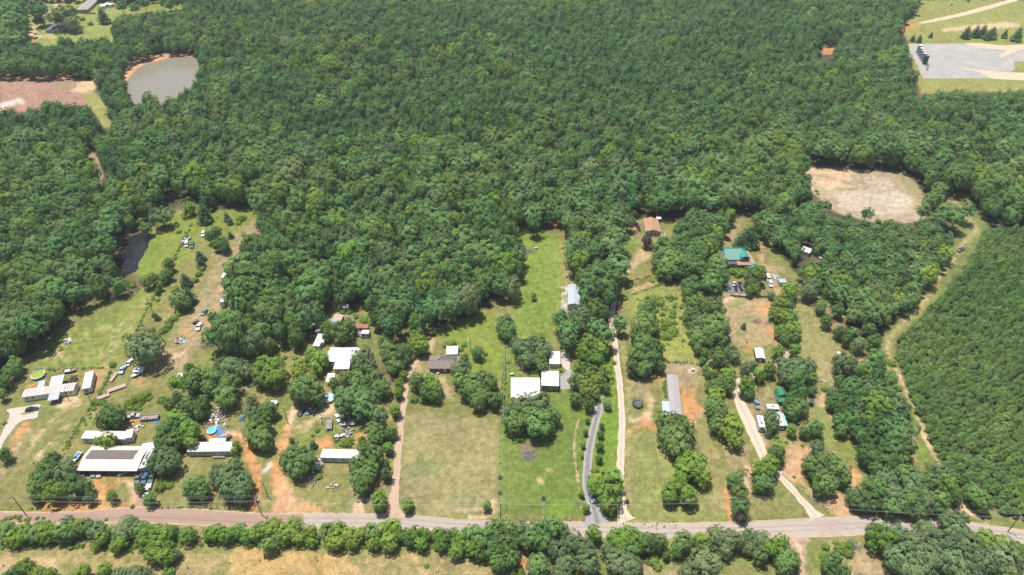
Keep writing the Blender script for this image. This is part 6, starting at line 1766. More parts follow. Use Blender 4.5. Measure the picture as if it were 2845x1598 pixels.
# green roofed house
M_GREEN_SHEEN = mat('sky_sheen_green_roof_metal', (0.20, 0.36, 0.31), 0.35, metal=.1, var=.08, spec=.5, dirt=(.3, .44, .4), dirt_amt=.4, dirt_scale=.3)  # paler copy of the roof green: sky reflection painted into the front slope
he = 4.6
o_, rz, L, D = frame('T', (748, 434), (1032, 434), None, 11.5, he)
gh = empty('house', o_, rz, 'two-storey house with a green metal roof and a barn-shaped dormer', 'house')
MB().extrx([(.3, -.02), (D - .3, -.02), (D - .3, he - .1), (D / 2, he + 2.9), (.3, he - .1)], .3, L * .72).build('wall', mat('white_clapboard', (.74, .74, .72), .6, var=.05), gh)
MB().box(L * .72, L - .3, .3, D - .3, -.02, he - .12).build('wall', M_SIDING_G, gh)
rf = MB()
slab(rf, [(0, D / 2, he + 3.1), (L * .66, D / 2, he + 3.1), (L, D, he), (0, D, he)], .15)
slab(rf, [(L * .66, D / 2, he + 3.1), (L, 0, he), (L, D, he)], .15)
rfo = rf.build('roof', M_GREEN, gh)
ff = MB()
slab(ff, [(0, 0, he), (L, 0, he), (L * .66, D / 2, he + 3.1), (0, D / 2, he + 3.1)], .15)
ffo = ff.build('roof', M_GREEN_SHEEN, gh)
ffo['label'] = 'front roof slope with pale sky sheen in its colour'
for f, a0, a1, b0, b1, o2, mt in ((0, (0, 0, he), (L, 0, he), (0, D / 2, he + 3.1), (L * .66, D / 2, he + 3.1), ffo, M_GREEN_SHEEN), (1, (0, D, he), (L, D, he), (0, D / 2, he + 3.1), (L * .66, D / 2, he + 3.1), rfo, M_GREEN)):
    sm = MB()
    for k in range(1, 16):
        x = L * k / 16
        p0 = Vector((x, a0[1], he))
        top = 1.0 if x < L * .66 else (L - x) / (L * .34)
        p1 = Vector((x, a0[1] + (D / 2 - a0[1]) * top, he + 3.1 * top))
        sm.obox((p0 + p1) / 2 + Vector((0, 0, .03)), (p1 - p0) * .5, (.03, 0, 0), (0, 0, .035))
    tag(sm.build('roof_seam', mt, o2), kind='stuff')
dm_ = MB()
dm_.extr([(L * .62, he - .4), (L * .60, he + .5), (L * .68, he + 1.8), (L * .82, he + 2.3), (L * .95, he + 1.8), (L * 1.0, he + .5), (L * .99, he - .4)], -.15, D * .42)
do = dm_.build('dormer', M_SIDING_G, gh)
dr = MB()
pr_ = [(L * .585, he + .35), (L * .67, he + 1.9), (L * .82, he + 2.45), (L * .96, he + 1.9), (L * 1.02, he + .35)]
for a, b in zip(pr_, pr_[1:]):
    slab(dr, [(a[0], -.4, a[1] + .1), (b[0], -.4, b[1] + .1), (b[0], D * .45, b[1] + .1), (a[0], D * .45, a[1] + .1)], .12)
dr.build('dormer_roof', M_GREEN, do)
MB().box(L * .70, L * .93, -.22, -.155, he + .2, he + 1.5).build('pane', M_GLASS, do)
slab(MB(), [(L * .47, -2.6, he - 1.5), (L, -2.6, he - 1.5), (L, .25, he - .55), (L * .47, .25, he - .55)], .12).build('porch_roof', M_SHINGLE_P, gh)
slab(MB(), [(0, -1.8, he - 1.5), (L * .465, -1.8, he - 1.5), (L * .465, .25, he - .75), (0, .25, he - .75)], .12).build('porch_roof', M_SHINGLE_D, gh)
slab(MB(), [(L + .05, -1.6, he - 1.9), (L + 3.6, -1.6, he - 1.9), (L + 2.7, D * .9, he - 1.6), (L + .05, D * .9, he - 1.0)], .15).build('side_roof', M_SHINGLE_P, gh)
MB().box(L + .02, L + 2.4, -1.2, D * .85, -.02, he - 2.1).build('side_wall', M_SIDING_T, gh)
pme = MB().box(-.08, .08, -.08, .08, -.02, he - 1.65).mesh('post', M_TRIM)
for k in range(6):
    link_mesh('post', pme, gh, (.2 + k * (L - .4) / 5, -1.65 if k < 3 else -2.45, 0))
for u in (.12, .3, .6, .85):
    window(gh, L, D, .3, 'f', u, 1.5, 1.0, 1.1)
carport('porch', 'small green-roofed porch at the corner of the green-roofed house', 'T', (1013, 520), (1128, 522), (1010, 478), None, 2.6, M_GREEN, M_TRIM, 'porch')

house('shed', 'white gabled shed alone on the worn lot', 'shed', 'N', (585, 1037), (706, 1029), (556, 900), None, 2.5, .6, 'gy', M_SHINGLE_T, M_WHITE, .08, doors=[('f', .5)], seam=.7)
gc, L, D = house('cabin', 'green gambrel-roofed cabin under the big oak', 'cabin', 'O', (778, 792), (915, 786), (730, 690), None, 2.5, 2.0, 'gambrel', M_SIDING_G, M_GREEN2, .12, [('f', .5, 3.3, .6, .6)], [('f', .5)], seam=.6)
carport('porch', 'small green porch roof in front of the gambrel cabin', 'O', (788, 850), (892, 848), (780, 800), None, 2.3, M_GREEN2, M_WOOD, 'porch')
gm, L, D = house('mobile_home', 'long grey-shingled mobile home pointing away from the road', 'mobile home', 'K', (783, 1302), (937, 1302), (736, 776), None, 2.9, .55, 'gy', M_SIDING_W, M_SHINGLE_G, .12,
      [('l', u, 1.7, .9, .9) for u in (.1, .3, .62, .85)] + [('f', .5, 1.7, .9, .9)], [('l', .45)], skirt=M_SIDING_T)
vents(gm, [(L * .25, D * v, 3.15) for v in (.15, .5, .92)] + [(L * .8, D * v, 3.1) for v in (.1, .5, .93)], M_TRIM)
carport('porch', 'grey metal porch on the side of the grey-shingled mobile home', 'K', (680, 1312), (781, 1308), (667, 1130), None, 2.75, M_BLUEGREY, M_TRIM, 'porch', deck=True)
house('house', 'blue-grey hip-roofed house near the street beyond the woods', 'house', 'V', (500, 338), (600, 388), (600, 262), None, 3.0, 1.8, 'hip', M_SIDING_G, M_SHINGLE_B, .4, [('f', .3, 1.5, 1.2, 1.1), ('f', .7, 1.5, 1.2, 1.1)], [('f', .5)])
house('house', 'larger grey hip-roofed house on the far green lawn', 'house', 'V', (845, 112), (932, 150), (998, -22), None, 3.0, 2.4, 'hip', M_SIDING_T, M_SHINGLE_G, .4, [('f', .3, 1.5, 1.2, 1.1), ('f', .7, 1.5, 1.2, 1.1)], [('f', .5)])
house('shed', 'flat white roof half buried in the trees', 'shed', 'T', (1630, 316), (1740, 357), (1662, 270), None, 2.6, .2, 'shed', M_SIDING_W, M_WHITE_CLEAN, .1)
house('shed', 'small white box shelter at the edge of the meadow trees', 'shed', 'N', (1664, 1003), (1722, 1003), (1668, 948), None, 2.0, .15, 'shed', M_SIDING_W, M_WHITE_CLEAN, .06)
house('gazebo', 'dark little gazebo with a grey hip roof by the log border', 'gazebo', 'O', (1194, 856), (1258, 858), (1196, 802), None, 2.4, .8, 'hip', M_WOOD, M_SHINGLE_D, .3)
carport('canopy', 'white canopy shelter at the foot of the round oak', 'A', (1772, 252), (1895, 258), (1778, 185), None, 2.5, M_WHITE, M_TRIM, 'canopy')
house('shed', 'pale metal shed roof among the trees behind the patio track', 'shed', 'T', (1395, 705), (1475, 700), (1400, 662), None, 2.4, .2, 'shed', M_GALV, mat('pale_green_metal', (.40, .46, .43), .5), .1)
house('shed', 'bluish tarp-covered shed deep in the yard trees', 'shed', 'T', (1825, 800), (1865, 800), (1830, 730), None, 2.2, .2, 'shed', M_WOOD, M_TEAL, .1)


# ------------------------------------------------------------------ campers, trailers, vehicles, boats
WHEEL = {}


def wheel_mesh(r, w):
    k = (round(r, 2), round(w, 2))
    if k not in WHEEL:
        m = MB()
        m.cyl((0, -w / 2, 0), (0, w / 2, 0), r, n=12)
        m.cyl((0, -w / 2 - .012, 0), (0, w / 2 + .012, 0), r * .58, n=8, mi=1)
        WHEEL[k] = m.mesh('wheel', [M_BLACK, M_GALV])
    return WHEEL[k]


def wheels(root, xs, half, r=.34, w=.22):
    for x in xs:
        for s in (-1, 1):
            link_mesh('wheel', wheel_mesh(r, w), root, (x, s * half, r))


def pose(t, c, nose):
    a, b = at(*tp(t, *c)), at(*tp(t, *nose))
    return a, math.atan2(b.y - a.y, b.x - a.x)


def loft(m, secs, mi=0):
    """closed skin through cross sections (each a ring of points)"""
    n = len(secs[0])
    vs = [p for s in secs for p in s]
    fs = []
    for i in range(len(secs) - 1):
        for k in range(n):
            fs.append((i * n + k, (i + 1) * n + k, (i + 1) * n + (k + 1) % n, i * n + (k + 1) % n))
    fs += [tuple(range(n)), tuple(range(len(vs) - 1, len(vs) - n - 1, -1))]
    return m.add(vs, fs, mi)


def ring(x, hw, z0, z1, tuck=.08):
    return [(x, -hw + tuck, z0), (x, -hw, z0 + (z1 - z0) * .35), (x, -hw + tuck * .6, z1 - .03), (x, -hw * .6, z1), (x, hw * .6, z1), (x, hw - tuck * .6, z1 - .03), (x, hw, z0 + (z1 - z0) * .35), (x, hw - tuck, z0)]


def car(kind, colour, t, c, nose, label, name=None, group=None):
    p, rz = pose(t, c, nose)
    nm = name or {'sedan': 'car', 'suv': 'suv', 'pickup': 'pickup_truck', 'van': 'van'}[kind]
    root = empty(nm, p, rz, label, {'sedan': 'car', 'suv': 'car', 'pickup': 'truck', 'van': 'van'}[kind], group)
    pm = paint(colour, CAR[colour])
    hw = {'sedan': .92, 'suv': .97, 'pickup': 1.0, 'van': 1.0}[kind]
    B = MB()
    if kind == 'sedan':
        loft(B, [ring(x, hw * k, .28, z) for x, k, z in ((2.4, .80, .62), (2.15, .95, .78), (1.0, 1, .92), (-1.45, 1, .96), (-2.2, .95, .92), (-2.4, .85, .7))])
        cab = [(.95, .93), (.25, 1.40), (-.95, 1.42), (-1.75, .96)]
    elif kind == 'suv':
        loft(B, [ring(x, hw * k, .34, z) for x, k, z in ((2.4, .82, .75), (2.2, .96, .98), (1.1, 1, 1.08), (-2.2, 1, 1.12), (-2.4, .92, 1.0))])
        cab = [(1.05, 1.08), (.5, 1.72), (-2.0, 1.74), (-2.3, 1.1)]
    elif kind == 'van':
        loft(B, [ring(x, hw * k, .34, z) for x, k, z in ((2.7, .82, .85), (2.5, .96, 1.15), (1.9, 1, 1.25), (-2.5, 1, 1.25), (-2.65, .95, 1.1))])
        cab = [(1.95, 1.25), (1.3, 2.05), (-2.45, 2.1), (-2.58, 1.2)]
    else:
        loft(B, [ring(x, hw * k, .42, z) for x, k, z in ((2.85, .85, .85), (2.65, .97, 1.08), (1.4, 1, 1.16), (-.55, 1, 1.16))])
        for s in (-1, 1):
            B.box(-2.8, -.55, s * hw - (.09 if s > 0 else -.0), s * hw + (.0 if s > 0 else .09), .5, 1.12)
        B.box(-2.8, -.55, -hw + .1, hw - .1, .5, .68)
        B.box(-2.88, -2.8, -hw + .02, hw - .02, .5, 1.12)
        cab = [(1.35, 1.16), (.75, 1.80), (-.35, 1.82), (-.6, 1.16)]
    B.build('body', pm, root)
    # glasshouse: glass skin with a painted roof on it
    G = MB()
    top = hw * .74
    (x0, z0), (x1, z1), (x2, z2), (x3, z3) = cab
    vs = [(x0, -hw * .93, z0 - .03), (x0, hw * .93, z0 - .03), (x3, hw * .93, z3 - .03), (x3, -hw * .93, z3 - .03), (x1, -top, z1), (x1, top, z1), (x2, top, z2), (x2, -top, z2)]
    G.add(vs, [(0, 1, 5, 4), (1, 2, 6, 5), (2, 3, 7, 6), (3, 0, 4, 7), (4, 5, 6, 7)])
    G.build('windscreen', M_GLASS, root)
    R = MB()
    R.box(x2 - .05, x1 + .05, -top - .02, top + .02, max(z1, z2) + .003, max(z1, z2) + .05)
    xm = (x1 + x2) / 2
    for s in (-1, 1):
        for xa, za, xb, zb in ((x0, z0, x1, z1), (xm, z0, xm, (z1 + z2) / 2), (x3, z3, x2, z2)):
            R.path([(xa, s * hw * .94, za), (xb, s * (top + .01), zb)], .045, 4)
    R.build('roof', pm, root)
    xs = {'sedan': (1.45, -1.4), 'suv': (1.45, -1.45), 'van': (1.7, -1.6), 'pickup': (1.8, -1.75)}[kind]
    wheels(root, xs, hw - .1, .36 if kind != 'sedan' else .32)
    fx = {'sedan': 2.36, 'suv': 2.38, 'van': 2.66, 'pickup': 2.82}[kind]
    hl = MB().box(-.06, .04, -.17, .17, -.08, .08).mesh('headlight', M_LAMP)
    for s in (-1, 1):
        link_mesh('headlight', hl, root, (fx - .02, s * (hw - .32), .66 if kind == 'sedan' else .84))
    MB().box(fx - .02, fx + .1, -hw + .1, hw - .1, .36, .52).build('bumper', M_DARK, root)
    return root


def camper(name, label, t, A, B, C=None, D=None, h=3.0, m=None, ac=2, stripe=None, awn=None, cat='trailer', flat=False, long=None):
    """box-bodied trailer: rounded roof edge, windows, door, roof units, wheels, drawbar"""
    o_, rz, L, D = frame(t, A, B, C, D, h)
    root = empty(name, o_, rz, label, cat)
    m = m or M_SIDING_W
    e = .18
    if L >= D:
        W = MB().extrx([(0, .45), (D, .45), (D, h - e), (D - e, h), (e, h), (0, h - e)], 0, L)
    else:
        W = MB().extr([(0, .45), (0, h - e), (e, h), (L - e, h), (L, h - e), (L, .45)], 0, D)
    W.build('body', m, root)
    slab(MB(), [(.1, .1, h + .03), (L - .1, .1, h + .03), (L - .1, D - .1, h + .03), (.1, D - .1, h + .03)], .026).build('roof', M_WHITE_CLEAN, root)
    am = MB().box(-.32, .32, -.4, .4, 0, .26, tx=.06, ty=.08).mesh('roof_unit', M_DARK if ac < 0 else M_TRIM)
    vm = MB().box(-.2, .2, -.2, .2, 0, .1).mesh('roof_vent', M_DARK)
    n = abs(ac)
    for k in range(n):
        u = (k + 1) / (n + 1)
        loc = (L * u, D * .5, h + .03) if L >= D else (L * .5, D * u, h + .03)
        link_mesh('roof_unit' if k % 2 == 0 else 'roof_vent', am if k % 2 == 0 else vm, root, loc)
        loc2 = (L * u + .8, D * .35, h + .03) if L >= D else (L * .35, D * u + .8, h + .03)
        link_mesh('roof_vent', vm, root, loc2)
    if not flat:
        for u in ((.2, .5, .8) if L >= D else (.5,)):
            window(root, L, D, 0, 'f', u, 1.8, .9, .6, M_DARK)
        for u in ((.5,) if L >= D else (.2, .5, .8)):
            window(root, L, D, 0, 'r', u, 1.8, .8, .6, M_DARK)
            window(root, L, D, 0, 'l', u, 1.8, .8, .6, M_DARK)
        door(root, L, D, 0, 'f' if L >= D else 'r', .65, .7, 1.9, .6)
    if stripe:
        s_ = MB()
        s_.box(-.008, L + .008, -.008, D + .008, 1.15, 1.35)
        s_.build('stripe', stripe, root)
    if awn:
        slab(MB(), [(L, .3, h - .15), (L + 1.4, .3, h - .55), (L + 1.4, D - .3, h - .55), (L, D - .3, h - .15)], .05).build('awning', awn, root)
    MB().box(.15, L - .15, .15, D - .15, .3, .46).build('chassis', M_DARK, root)
    wm = wheel_mesh(.34, .22)
    if L >= D:
        for x in (L * .45, L * .45 + .8):
            for y in (.12, D - .12):
                link_mesh('wheel', wm, root, (x, y, .34))
    else:
        for y in (D * .45, D * .45 + .8):
            for x in (.1, L - .1):
                q = link_mesh('wheel', wm, root, (x, y, .34))
                q.rotation_euler = (0, 0, math.pi / 2)
    return root, L, D


camper('travel_trailer', 'long white travel trailer standing on the grass beside the pasture fence', 'A', (1088, 490), (1202, 500), (1141, 266), None, 3.2, M_SIDING_W, 2, M_BLUEGREY)
r_, L, D = camper('travel_trailer', 'white trailer with a slide-out beside the shacks', 'E', (36, 680), (132, 682), (115, 516), None, 3.0, M_SIDING_W, 3)
MB().box(L - .02, L + .9, D * .35, D * .75, .7, 2.7).build('slide_out', M_SIDING_W, r_)
camper('camper', 'small white camper beside a junk pile below the long red rusty roof', 'E', (690, 517), (792, 517), (700, 465), None, 2.8, M_SIDING_W, 1)
camper('camper', 'dirty white camper in a gap of the tall wood above the shacks', 'E', (382, 160), (512, 166), (386, 116), None, 2.8, M_SIDING_W, 2)
camper('camper', 'white camper almost swallowed by bushes at the yard edge', 'C', (205, 330), (330, 315), (230, 278), None, 2.8, M_SIDING_W, -1)
camper('camper', 'small white camper with dark roof vents behind the round tree', 'O', (638, 940), (802, 950), (640, 876), None, 2.9, M_SIDING_W, -1)
camper('motorhome', 'white motorhome parked along the gravel drive', 'O', (528, 1186), (613, 1182), (494, 1031), None, 3.1, M_SIDING_W, -2, M_BLUEGREY)
camper('travel_trailer', 'white travel trailer with a teal awning behind the round tree', 'O', (800, 1168), (872, 1166), (738, 985), None, 3.0, M_SIDING_W, -3, None, M_TEAL)
camper('semitrailer', 'long white box semitrailer along the woods in the upper meadow', 'Q', (721, 1100), (757, 1106), (806, 938), None, 3.9, M_WHITE_CLEAN, 0, None, None, 'trailer', True)
camper('motorhome', 'white motorhome parked beyond the larger far grey house', 'V', (1150, 42), (1232, 55), (1152, 22), None, 3.0, M_SIDING_W, 1)
camper('camper', 'smaller white camper beside the far white motorhome', 'V', (1116, 74), (1178, 82), (1122, 48), None, 2.6, M_SIDING_W, 1)
camper('cargo_trailer', 'rusty-framed white flat trailer by the shady tree', 'C', (1485, 690), (1580, 695), (1488, 635), None, 1.6, M_WHITE, 0, None, None, 'trailer', True)

CARS = [
    ('sedan', 'black', 'A', (430, 770), (500, 760), 'black and grey car parked on the pale concrete drive'),
    ('pickup', 'paleblue', 'A', (1650, 240), (1628, 285), 'pale blue pickup near the round oak and white canopy'),
    ('pickup', 'silver', 'A', (1790, 865), (1860, 858), 'silver pickup beside the cluttered pontoon boat'),
    ('sedan', 'blue', 'B', (850, 415), (842, 437), 'dark blue car at the end under the cream roof-over'),
    ('sedan', 'teal', 'B', (955, 420), (948, 442), 'teal car parked second under the cream roof-over'),
    ('sedan', 'tan', 'B', (1012, 420), (1005, 442), 'tan car parked third under the cream roof-over'),
    ('sedan', 'paleblue', 'B', (1262, 412), (1236, 426), 'pale blue car parked askew under the cream roof-over'),
    ('pickup', 'grey', 'B', (1400, 480), (1382, 540), 'dark grey pickup first in the row beside the cream roof-over'),
    ('pickup', 'blue', 'B', (1466, 480), (1448, 535), 'blue pickup in the middle of the row beside the cream roof-over'),
    ('pickup', 'green', 'B', (1545, 470), (1525, 510), 'green and white pickup nearest the tree beside the cream roof-over'),
    ('pickup', 'white', 'B', (1494, 600), (1476, 655), 'white pickup on the dirt drive below the row of pickups'),
    ('suv', 'grey', 'C', (915, 1170), (945, 1140), 'dark grey car behind the mobile home beside a blue tarp'),
    ('sedan', 'black', 'C', (1925, 800), (1885, 845), 'black car in the shade of the big dark tree by the orange lane'),
    ('sedan', 'slate', 'C', (2030, 785), (1990, 830), 'slate car beside the black car under the big dark tree'),
    ('sedan', 'white', 'F', (287, 302), (303, 335), 'white sedan on the dirt between pontoon boat and tree'),
    ('sedan', 'paleblue', 'H', (1138, 738), (1152, 778), 'pale blue sedan on the asphalt driveway under the yellowish tree'),
    ('pickup', 'slate', 'O', (492, 895), (505, 950), 'slate blue pickup by the gravel drive above the campers'),
    ('van', 'white', 'T', (1246, 665), (1258, 695), 'white van at the upper end of the dirt track'),
    ('suv', 'white', 'T', (1276, 732), (1284, 760), 'white car just below the white van on the dirt track'),
    ('sedan', 'black', 'T', (1180, 748), (1190, 765), 'black car under the bright tree by the dirt track'),
    ('sedan', 'white', 'T', (1860, 398), (1868, 420), 'little white car in the trees near the flat white roof'),
    ('pickup', 'grey', 'U', (1532, 955), (1510, 972), 'grey pickup alone on the grassy trail'),
    ('suv', 'white', 'Q', (572, 458), (568, 480), 'white car beside the dark saplings in the upper meadow'),
    ('pickup', 'silver', 'Q', (405, 515), (380, 530), 'silver pickup uppermost of three vehicles in the meadow'),
    ('van', 'white', 'Q', (413, 556), (408, 590), 'white van between two trucks in the meadow'),
    ('pickup', 'teal', 'Q', (463, 564), (458, 592), 'dark teal pickup beside the white van in the meadow'),
    ('sedan', 'slate', 'Q', (580, 1206), (560, 1230), 'slate car with a white roof on the tan track'),
    ('pickup', 'white', 'Q', (530, 1345), (512, 1390), 'white pickup beside the red tractor'),
    ('suv', 'white', 'V', (408, 385), (440, 385), 'white car parked by the far blue-grey house'),
    ('suv', 'maroon', 'Z', (592, 778), (606, 825), 'maroon car beside the orange-roofed house'),
    ('sedan', 'white', 'A', (1745, 140), (1765, 110), 'white car half under the round oak by the canopy'),
    ('suv', 'black', 'B', (612, 555), (625, 575), 'black car tucked between the trees above the road bend'),
]
for q in CARS:
    car(*q)


def pontoon(label, t, c, nose, L, clutter=6, canopy=False, name='pontoon_boat'):
    p, rz = pose(t, c, nose)
    root = empty(name, p, rz, label, 'boat')
    for s in (-1, 1):
        m = MB()
        m.cyl((-L / 2, s * .85, .55), (L / 2 - .6, s * .85, .55), .3, n=10)
        m.cyl((L / 2 - .6, s * .85, .55), (L / 2, s * .85, .7), .3, .06, n=10)
        m.build('pontoon', M_GALV, root)
    MB().box(-L / 2 + .1, L / 2 - .3, -1.2, 1.2, .86, .95).build('deck', mat('boat_carpet', (.34, .28, .26), .9), root)
    r = MB()
    for s in (-1, 1):
        r.box(-L / 2 + .15, L / 2 - .4, s * 1.2 - .03, s * 1.2 + .03, .95, 1.6)
    r.box(-L / 2 + .12, -L / 2 + .18, -1.17, 1.17, .95, 1.6)
    r.box(L / 2 - .46, L / 2 - .4, -1.17, 1.17, .95, 1.6)
    r.build('railing', M_SIDING_W, root)
    q = random.Random(len(label))
    sm = MB().box(-.35, .35, -.3, .3, 0, .42).box(-.35, -.22, -.3, .3, .42, .85).mesh('seat', M_SEAT)
    for k in range(clutter):
        o = link_mesh('seat', sm, root, (-L / 2 + .7 + k * (L - 1.6) / max(1, clutter), q.choice((-.75, .7, .75)), .952))
        o.rotation_euler = (0, 0, q.uniform(0, 6.28))
    MB().box(.1, .55, .3, .8, .952, 1.75).build('console', M_DARK, root)
    MB().box(-L / 2 - .45, -L / 2 + .08, -.2, .2, .5, 1.35, tx=.08, ty=.05).build('outboard_motor', M_DARK, root)
    if canopy:
        MB().box(-L * .42, L * .40, -1.1, 1.1, 2.35, 2.42).build('canopy', M_WHITE, root)
        pm_ = MB().cyl((0, 0, .95), (0, 0, 2.36), .04, n=5).mesh('canopy_pole', M_GALV)
        for x in (-L * .38, L * .36):
            for y in (-1.0, 1.0):
                link_mesh('canopy_pole', pm_, root, (x, y, 0))
    m = MB().box(-L * .45, L * .5, -.5, -.4, .2, .28).box(-L * .45, L * .5, .4, .5, .2, .28)
    m.path([(L * .5, -.45, .24), (L * .5 + .9, 0, .24)], .05).path([(L * .5, .45, .24), (L * .5 + .9, 0, .24)], .05)
    m.build('trailer_frame', M_GALV, root)
    wheels(root, (-L * .12,), .62, .26, .16)
    return root


pontoon('white pontoon boat standing on the dirt beside the white sedan', 'F', (200, 375), (195, 440), 6.0, 4)
pontoon('cluttered pontoon boat with a blue cover beside the silver pickup', 'A', (2010, 890), (1900, 900), 7.6, 6)
pontoon('pontoon boat with a white canopy beside the tan track', 'Q', (785, 868), (765, 905), 7.5, 4, True)


def boat(label, t, c, nose, L, col, cover=None):
    p, rz = pose(t, c, nose)
    root = empty('boat', p, rz, label, 'boat')
    w = L * .19

    def sec(x, k, z0):
        return [(x, 0, z0), (x, -w * k * .8, z0 + .25), (x, -w * k, 1.15), (x, -w * k * .82, 1.16), (x, w * k * .82, 1.16), (x, w * k, 1.15), (x, w * k * .8, z0 + .25)]
    m = MB()
    loft(m, [sec(-L / 2, .9, .5), sec(0, 1, .45), sec(L * .3, .8, .5), sec(L / 2, .08, .9)])
    m.build('hull', col, root)
    MB().box(-L * .42, L * .12, -w * .72, w * .72, 1.165, 1.2).build('cover' if cover else 'deck', cover or M_SEAT, root)
    MB().add([(L * .12, -w * .7, 1.17), (L * .12, w * .7, 1.17), (L * .02, w * .6, 1.65), (L * .02, -w * .6, 1.65)], [(0, 1, 2, 3)]).build('windscreen', M_GLASS, root)
    MB().box(-L / 2 - .4, -L / 2 + .05, -.2, .2, .5, 1.5, tx=.08, ty=.05).build('outboard_motor', M_DARK, root)
    MB().box(-L * .45, L * .5, -.45, -.36, .25, .33).box(-L * .45, L * .5, .36, .45, .25, .33).box(L * .5, L * .5 + 1, -.05, .05, .25, .33).build('trailer_frame', M_GALV, root)
    wheels(root, (-L * .1,), .7, .28, .18)


boat('white motor boat on a trailer below the white canopy', 'A', (1845, 300), (1800, 325), 5.5, M_SIDING_W)
boat('blue and white boat beside the end of the cream roof-over', 'B', (778, 275), (752, 310), 5.5, M_SIDING_W, M_BLUE)
boat('faded maroon boat on a trailer by the pasture fence', 'A', (955, 258), (1015, 248), 5.2, mat('faded_maroon', (.28, .16, .18), .6), M_SIDING_W)
boat('grey boat under the tree beside the pontoon boat and sedan', 'F', (385, 365), (320, 372), 6.5, M_GALV)
boat('small white boat leaning by the junk below the grey boat', 'F', (300, 490), (345, 485), 3.6, M_SIDING_W)


def flatbed(label, t, c, nose, L, W=2.2, deck=None):
    p, rz = pose(t, c, nose)
    root = empty('flatbed_trailer', p, rz, label, 'trailer')
    n = int(W / .22)
    pm_ = MB().box(-L / 2, L / 2, -.1, .1, .7, .76).mesh('plank', deck or mat('pinkish_plank', (.48, .36, .31), .9, var=.2))
    for k in range(n):
        link_mesh('plank', pm_, root, (0, -W / 2 + .11 + k * .22, random.uniform(0, .02)))
    m = MB()
    for s in (-1, 1):
        m.box(-L / 2, L / 2, s * W / 2 - .05, s * W / 2 + .05, .52, .69)
    m.path([(L / 2, -W / 2, .58), (L / 2 + 1.2, 0, .55)], .06).path([(L / 2, W / 2, .58), (L / 2 + 1.2, 0, .55)], .06)
    m.build('trailer_frame', M_RUSTY, root)
    wheels(root, (-.4, .45), W / 2 + .02, .33, .2)


flatbed('narrow pinkish trailer standing along the fence line', 'A', (1530, 335), (1490, 390), 5.6, 1.4)
flatbed('long flatbed trailer with a pale deck below the narrow trailer', 'A', (1570, 487), (1490, 515), 7.4, 2.2)
flatbed('short flatbed trailer at the weedy fence corner', 'A', (1390, 600), (1335, 620), 4.8, 2.0)

# red tractor
p, rz = pose('Q', (500, 1308), (520, 1290))
tr_ = empty('tractor', p, rz, 'small red tractor beside the white pickup', 'tractor')
MB().box(.1, 1.7, -.32, .32, .6, 1.2, tx=.08, ty=.04).build('bonnet', paint('red', CAR['red']), tr_)
MB().box(-.9, .1, -.4, .4, .55, .85).build('chassis', M_DARK, tr_)
MB().box(-.75, -.25, -.25, .25, .85, 1.0).box(-.8, -.7, -.25, .25, 1.0, 1.4).build('seat', M_DARK, tr_)
MB().cyl((.05, 0, .9), (-.12, 0, 1.4), .03, n=5).cyl((-.12, 0, 1.4), (-.14, 0, 1.43), .2, n=10).build('steering_wheel', M_DARK, tr_)
wheels(tr_, (-.6,), .65, .65, .35)
wheels(tr_, (1.35,), .5, .36, .2)


# ------------------------------------------------------------------ pools, trampoline, tanks, poles, fences, heaps
def pool(label, t, c, r, h, wall, water, ladder=True):
    root = empty('swimming_pool', at(*tp(t, *c)), 0, label, 'pool')
    MB().lathe([(r, 0), (r, h), (r - .14, h + .02), (r - .14, .1)], 32).build('pool_wall', wall, root)
    MB().lathe([(r + .1, h + .01), (r + .1, h + .06), (r - .16, h + .06), (r - .16, h + .01)], 32).build('rim', M_TRIM, root)
    MB().lathe([(r - .145, h - .22), (.01, h - .22)], 32, close=True).build('pool_water', water, root)
    if ladder:
        MB().box(r - .2, r - .14, -.25, .25, h, h + .5).box(r + .12, r + .18, -.25, .25, 0, h + .5).build('ladder', M_TRIM, root)


PWT = water_mat('turquoise_pool_water', (0.10, 0.50, 0.58), .06)
pool('above-ground pool with lime green water by the wood edge', 'A', (522, 318), 2.75, 1.2, M_BLUE, water_mat('lime_water', (.26, .33, .05), .06))
pool('small turquoise inflatable pool behind the porch mobile home', 'C', (722, 1058), 1.75, .9, M_BLUE_L, PWT)
pool('round above-ground pool with pale blue water beside the trees', 'C', (2283, 628), 2.55, 1.3, M_SIDING_T, water_mat('pale_pool_water', (.36, .50, .58), .06))


def tarp(label, t, c, w, d, m, rz=0.3, h=.12):
    n = 7
    q = random.Random(len(label) + int(c[0]))
    vs = [((i / (n - 1) - .5) * w + q.uniform(-.1, .1), (j / (n - 1) - .5) * d + q.uniform(-.1, .1), .05 + q.uniform(0, h)) for j in range(n) for i in range(n)]
    fs = [(j * n + i, j * n + i + 1, (j + 1) * n + i + 1, (j + 1) * n + i) for j in range(n - 1) for i in range(n - 1)]
    k = len(vs)
    vs += [(x, y, 0) for x, y, z in vs]
    fs += [(b + k, a + k, d_ + k, c_ + k) for a, b, d_, c_ in [(f[0], f[1], f[2], f[3]) for f in fs]]
    o = MB().add(vs, [f if len(f) == 4 else f for f in fs]).build('tarp', m)
    o.location = at(*tp(t, *c))
    o.rotation_euler = (0, 0, rz)
    tag(o, label, 'tarp')


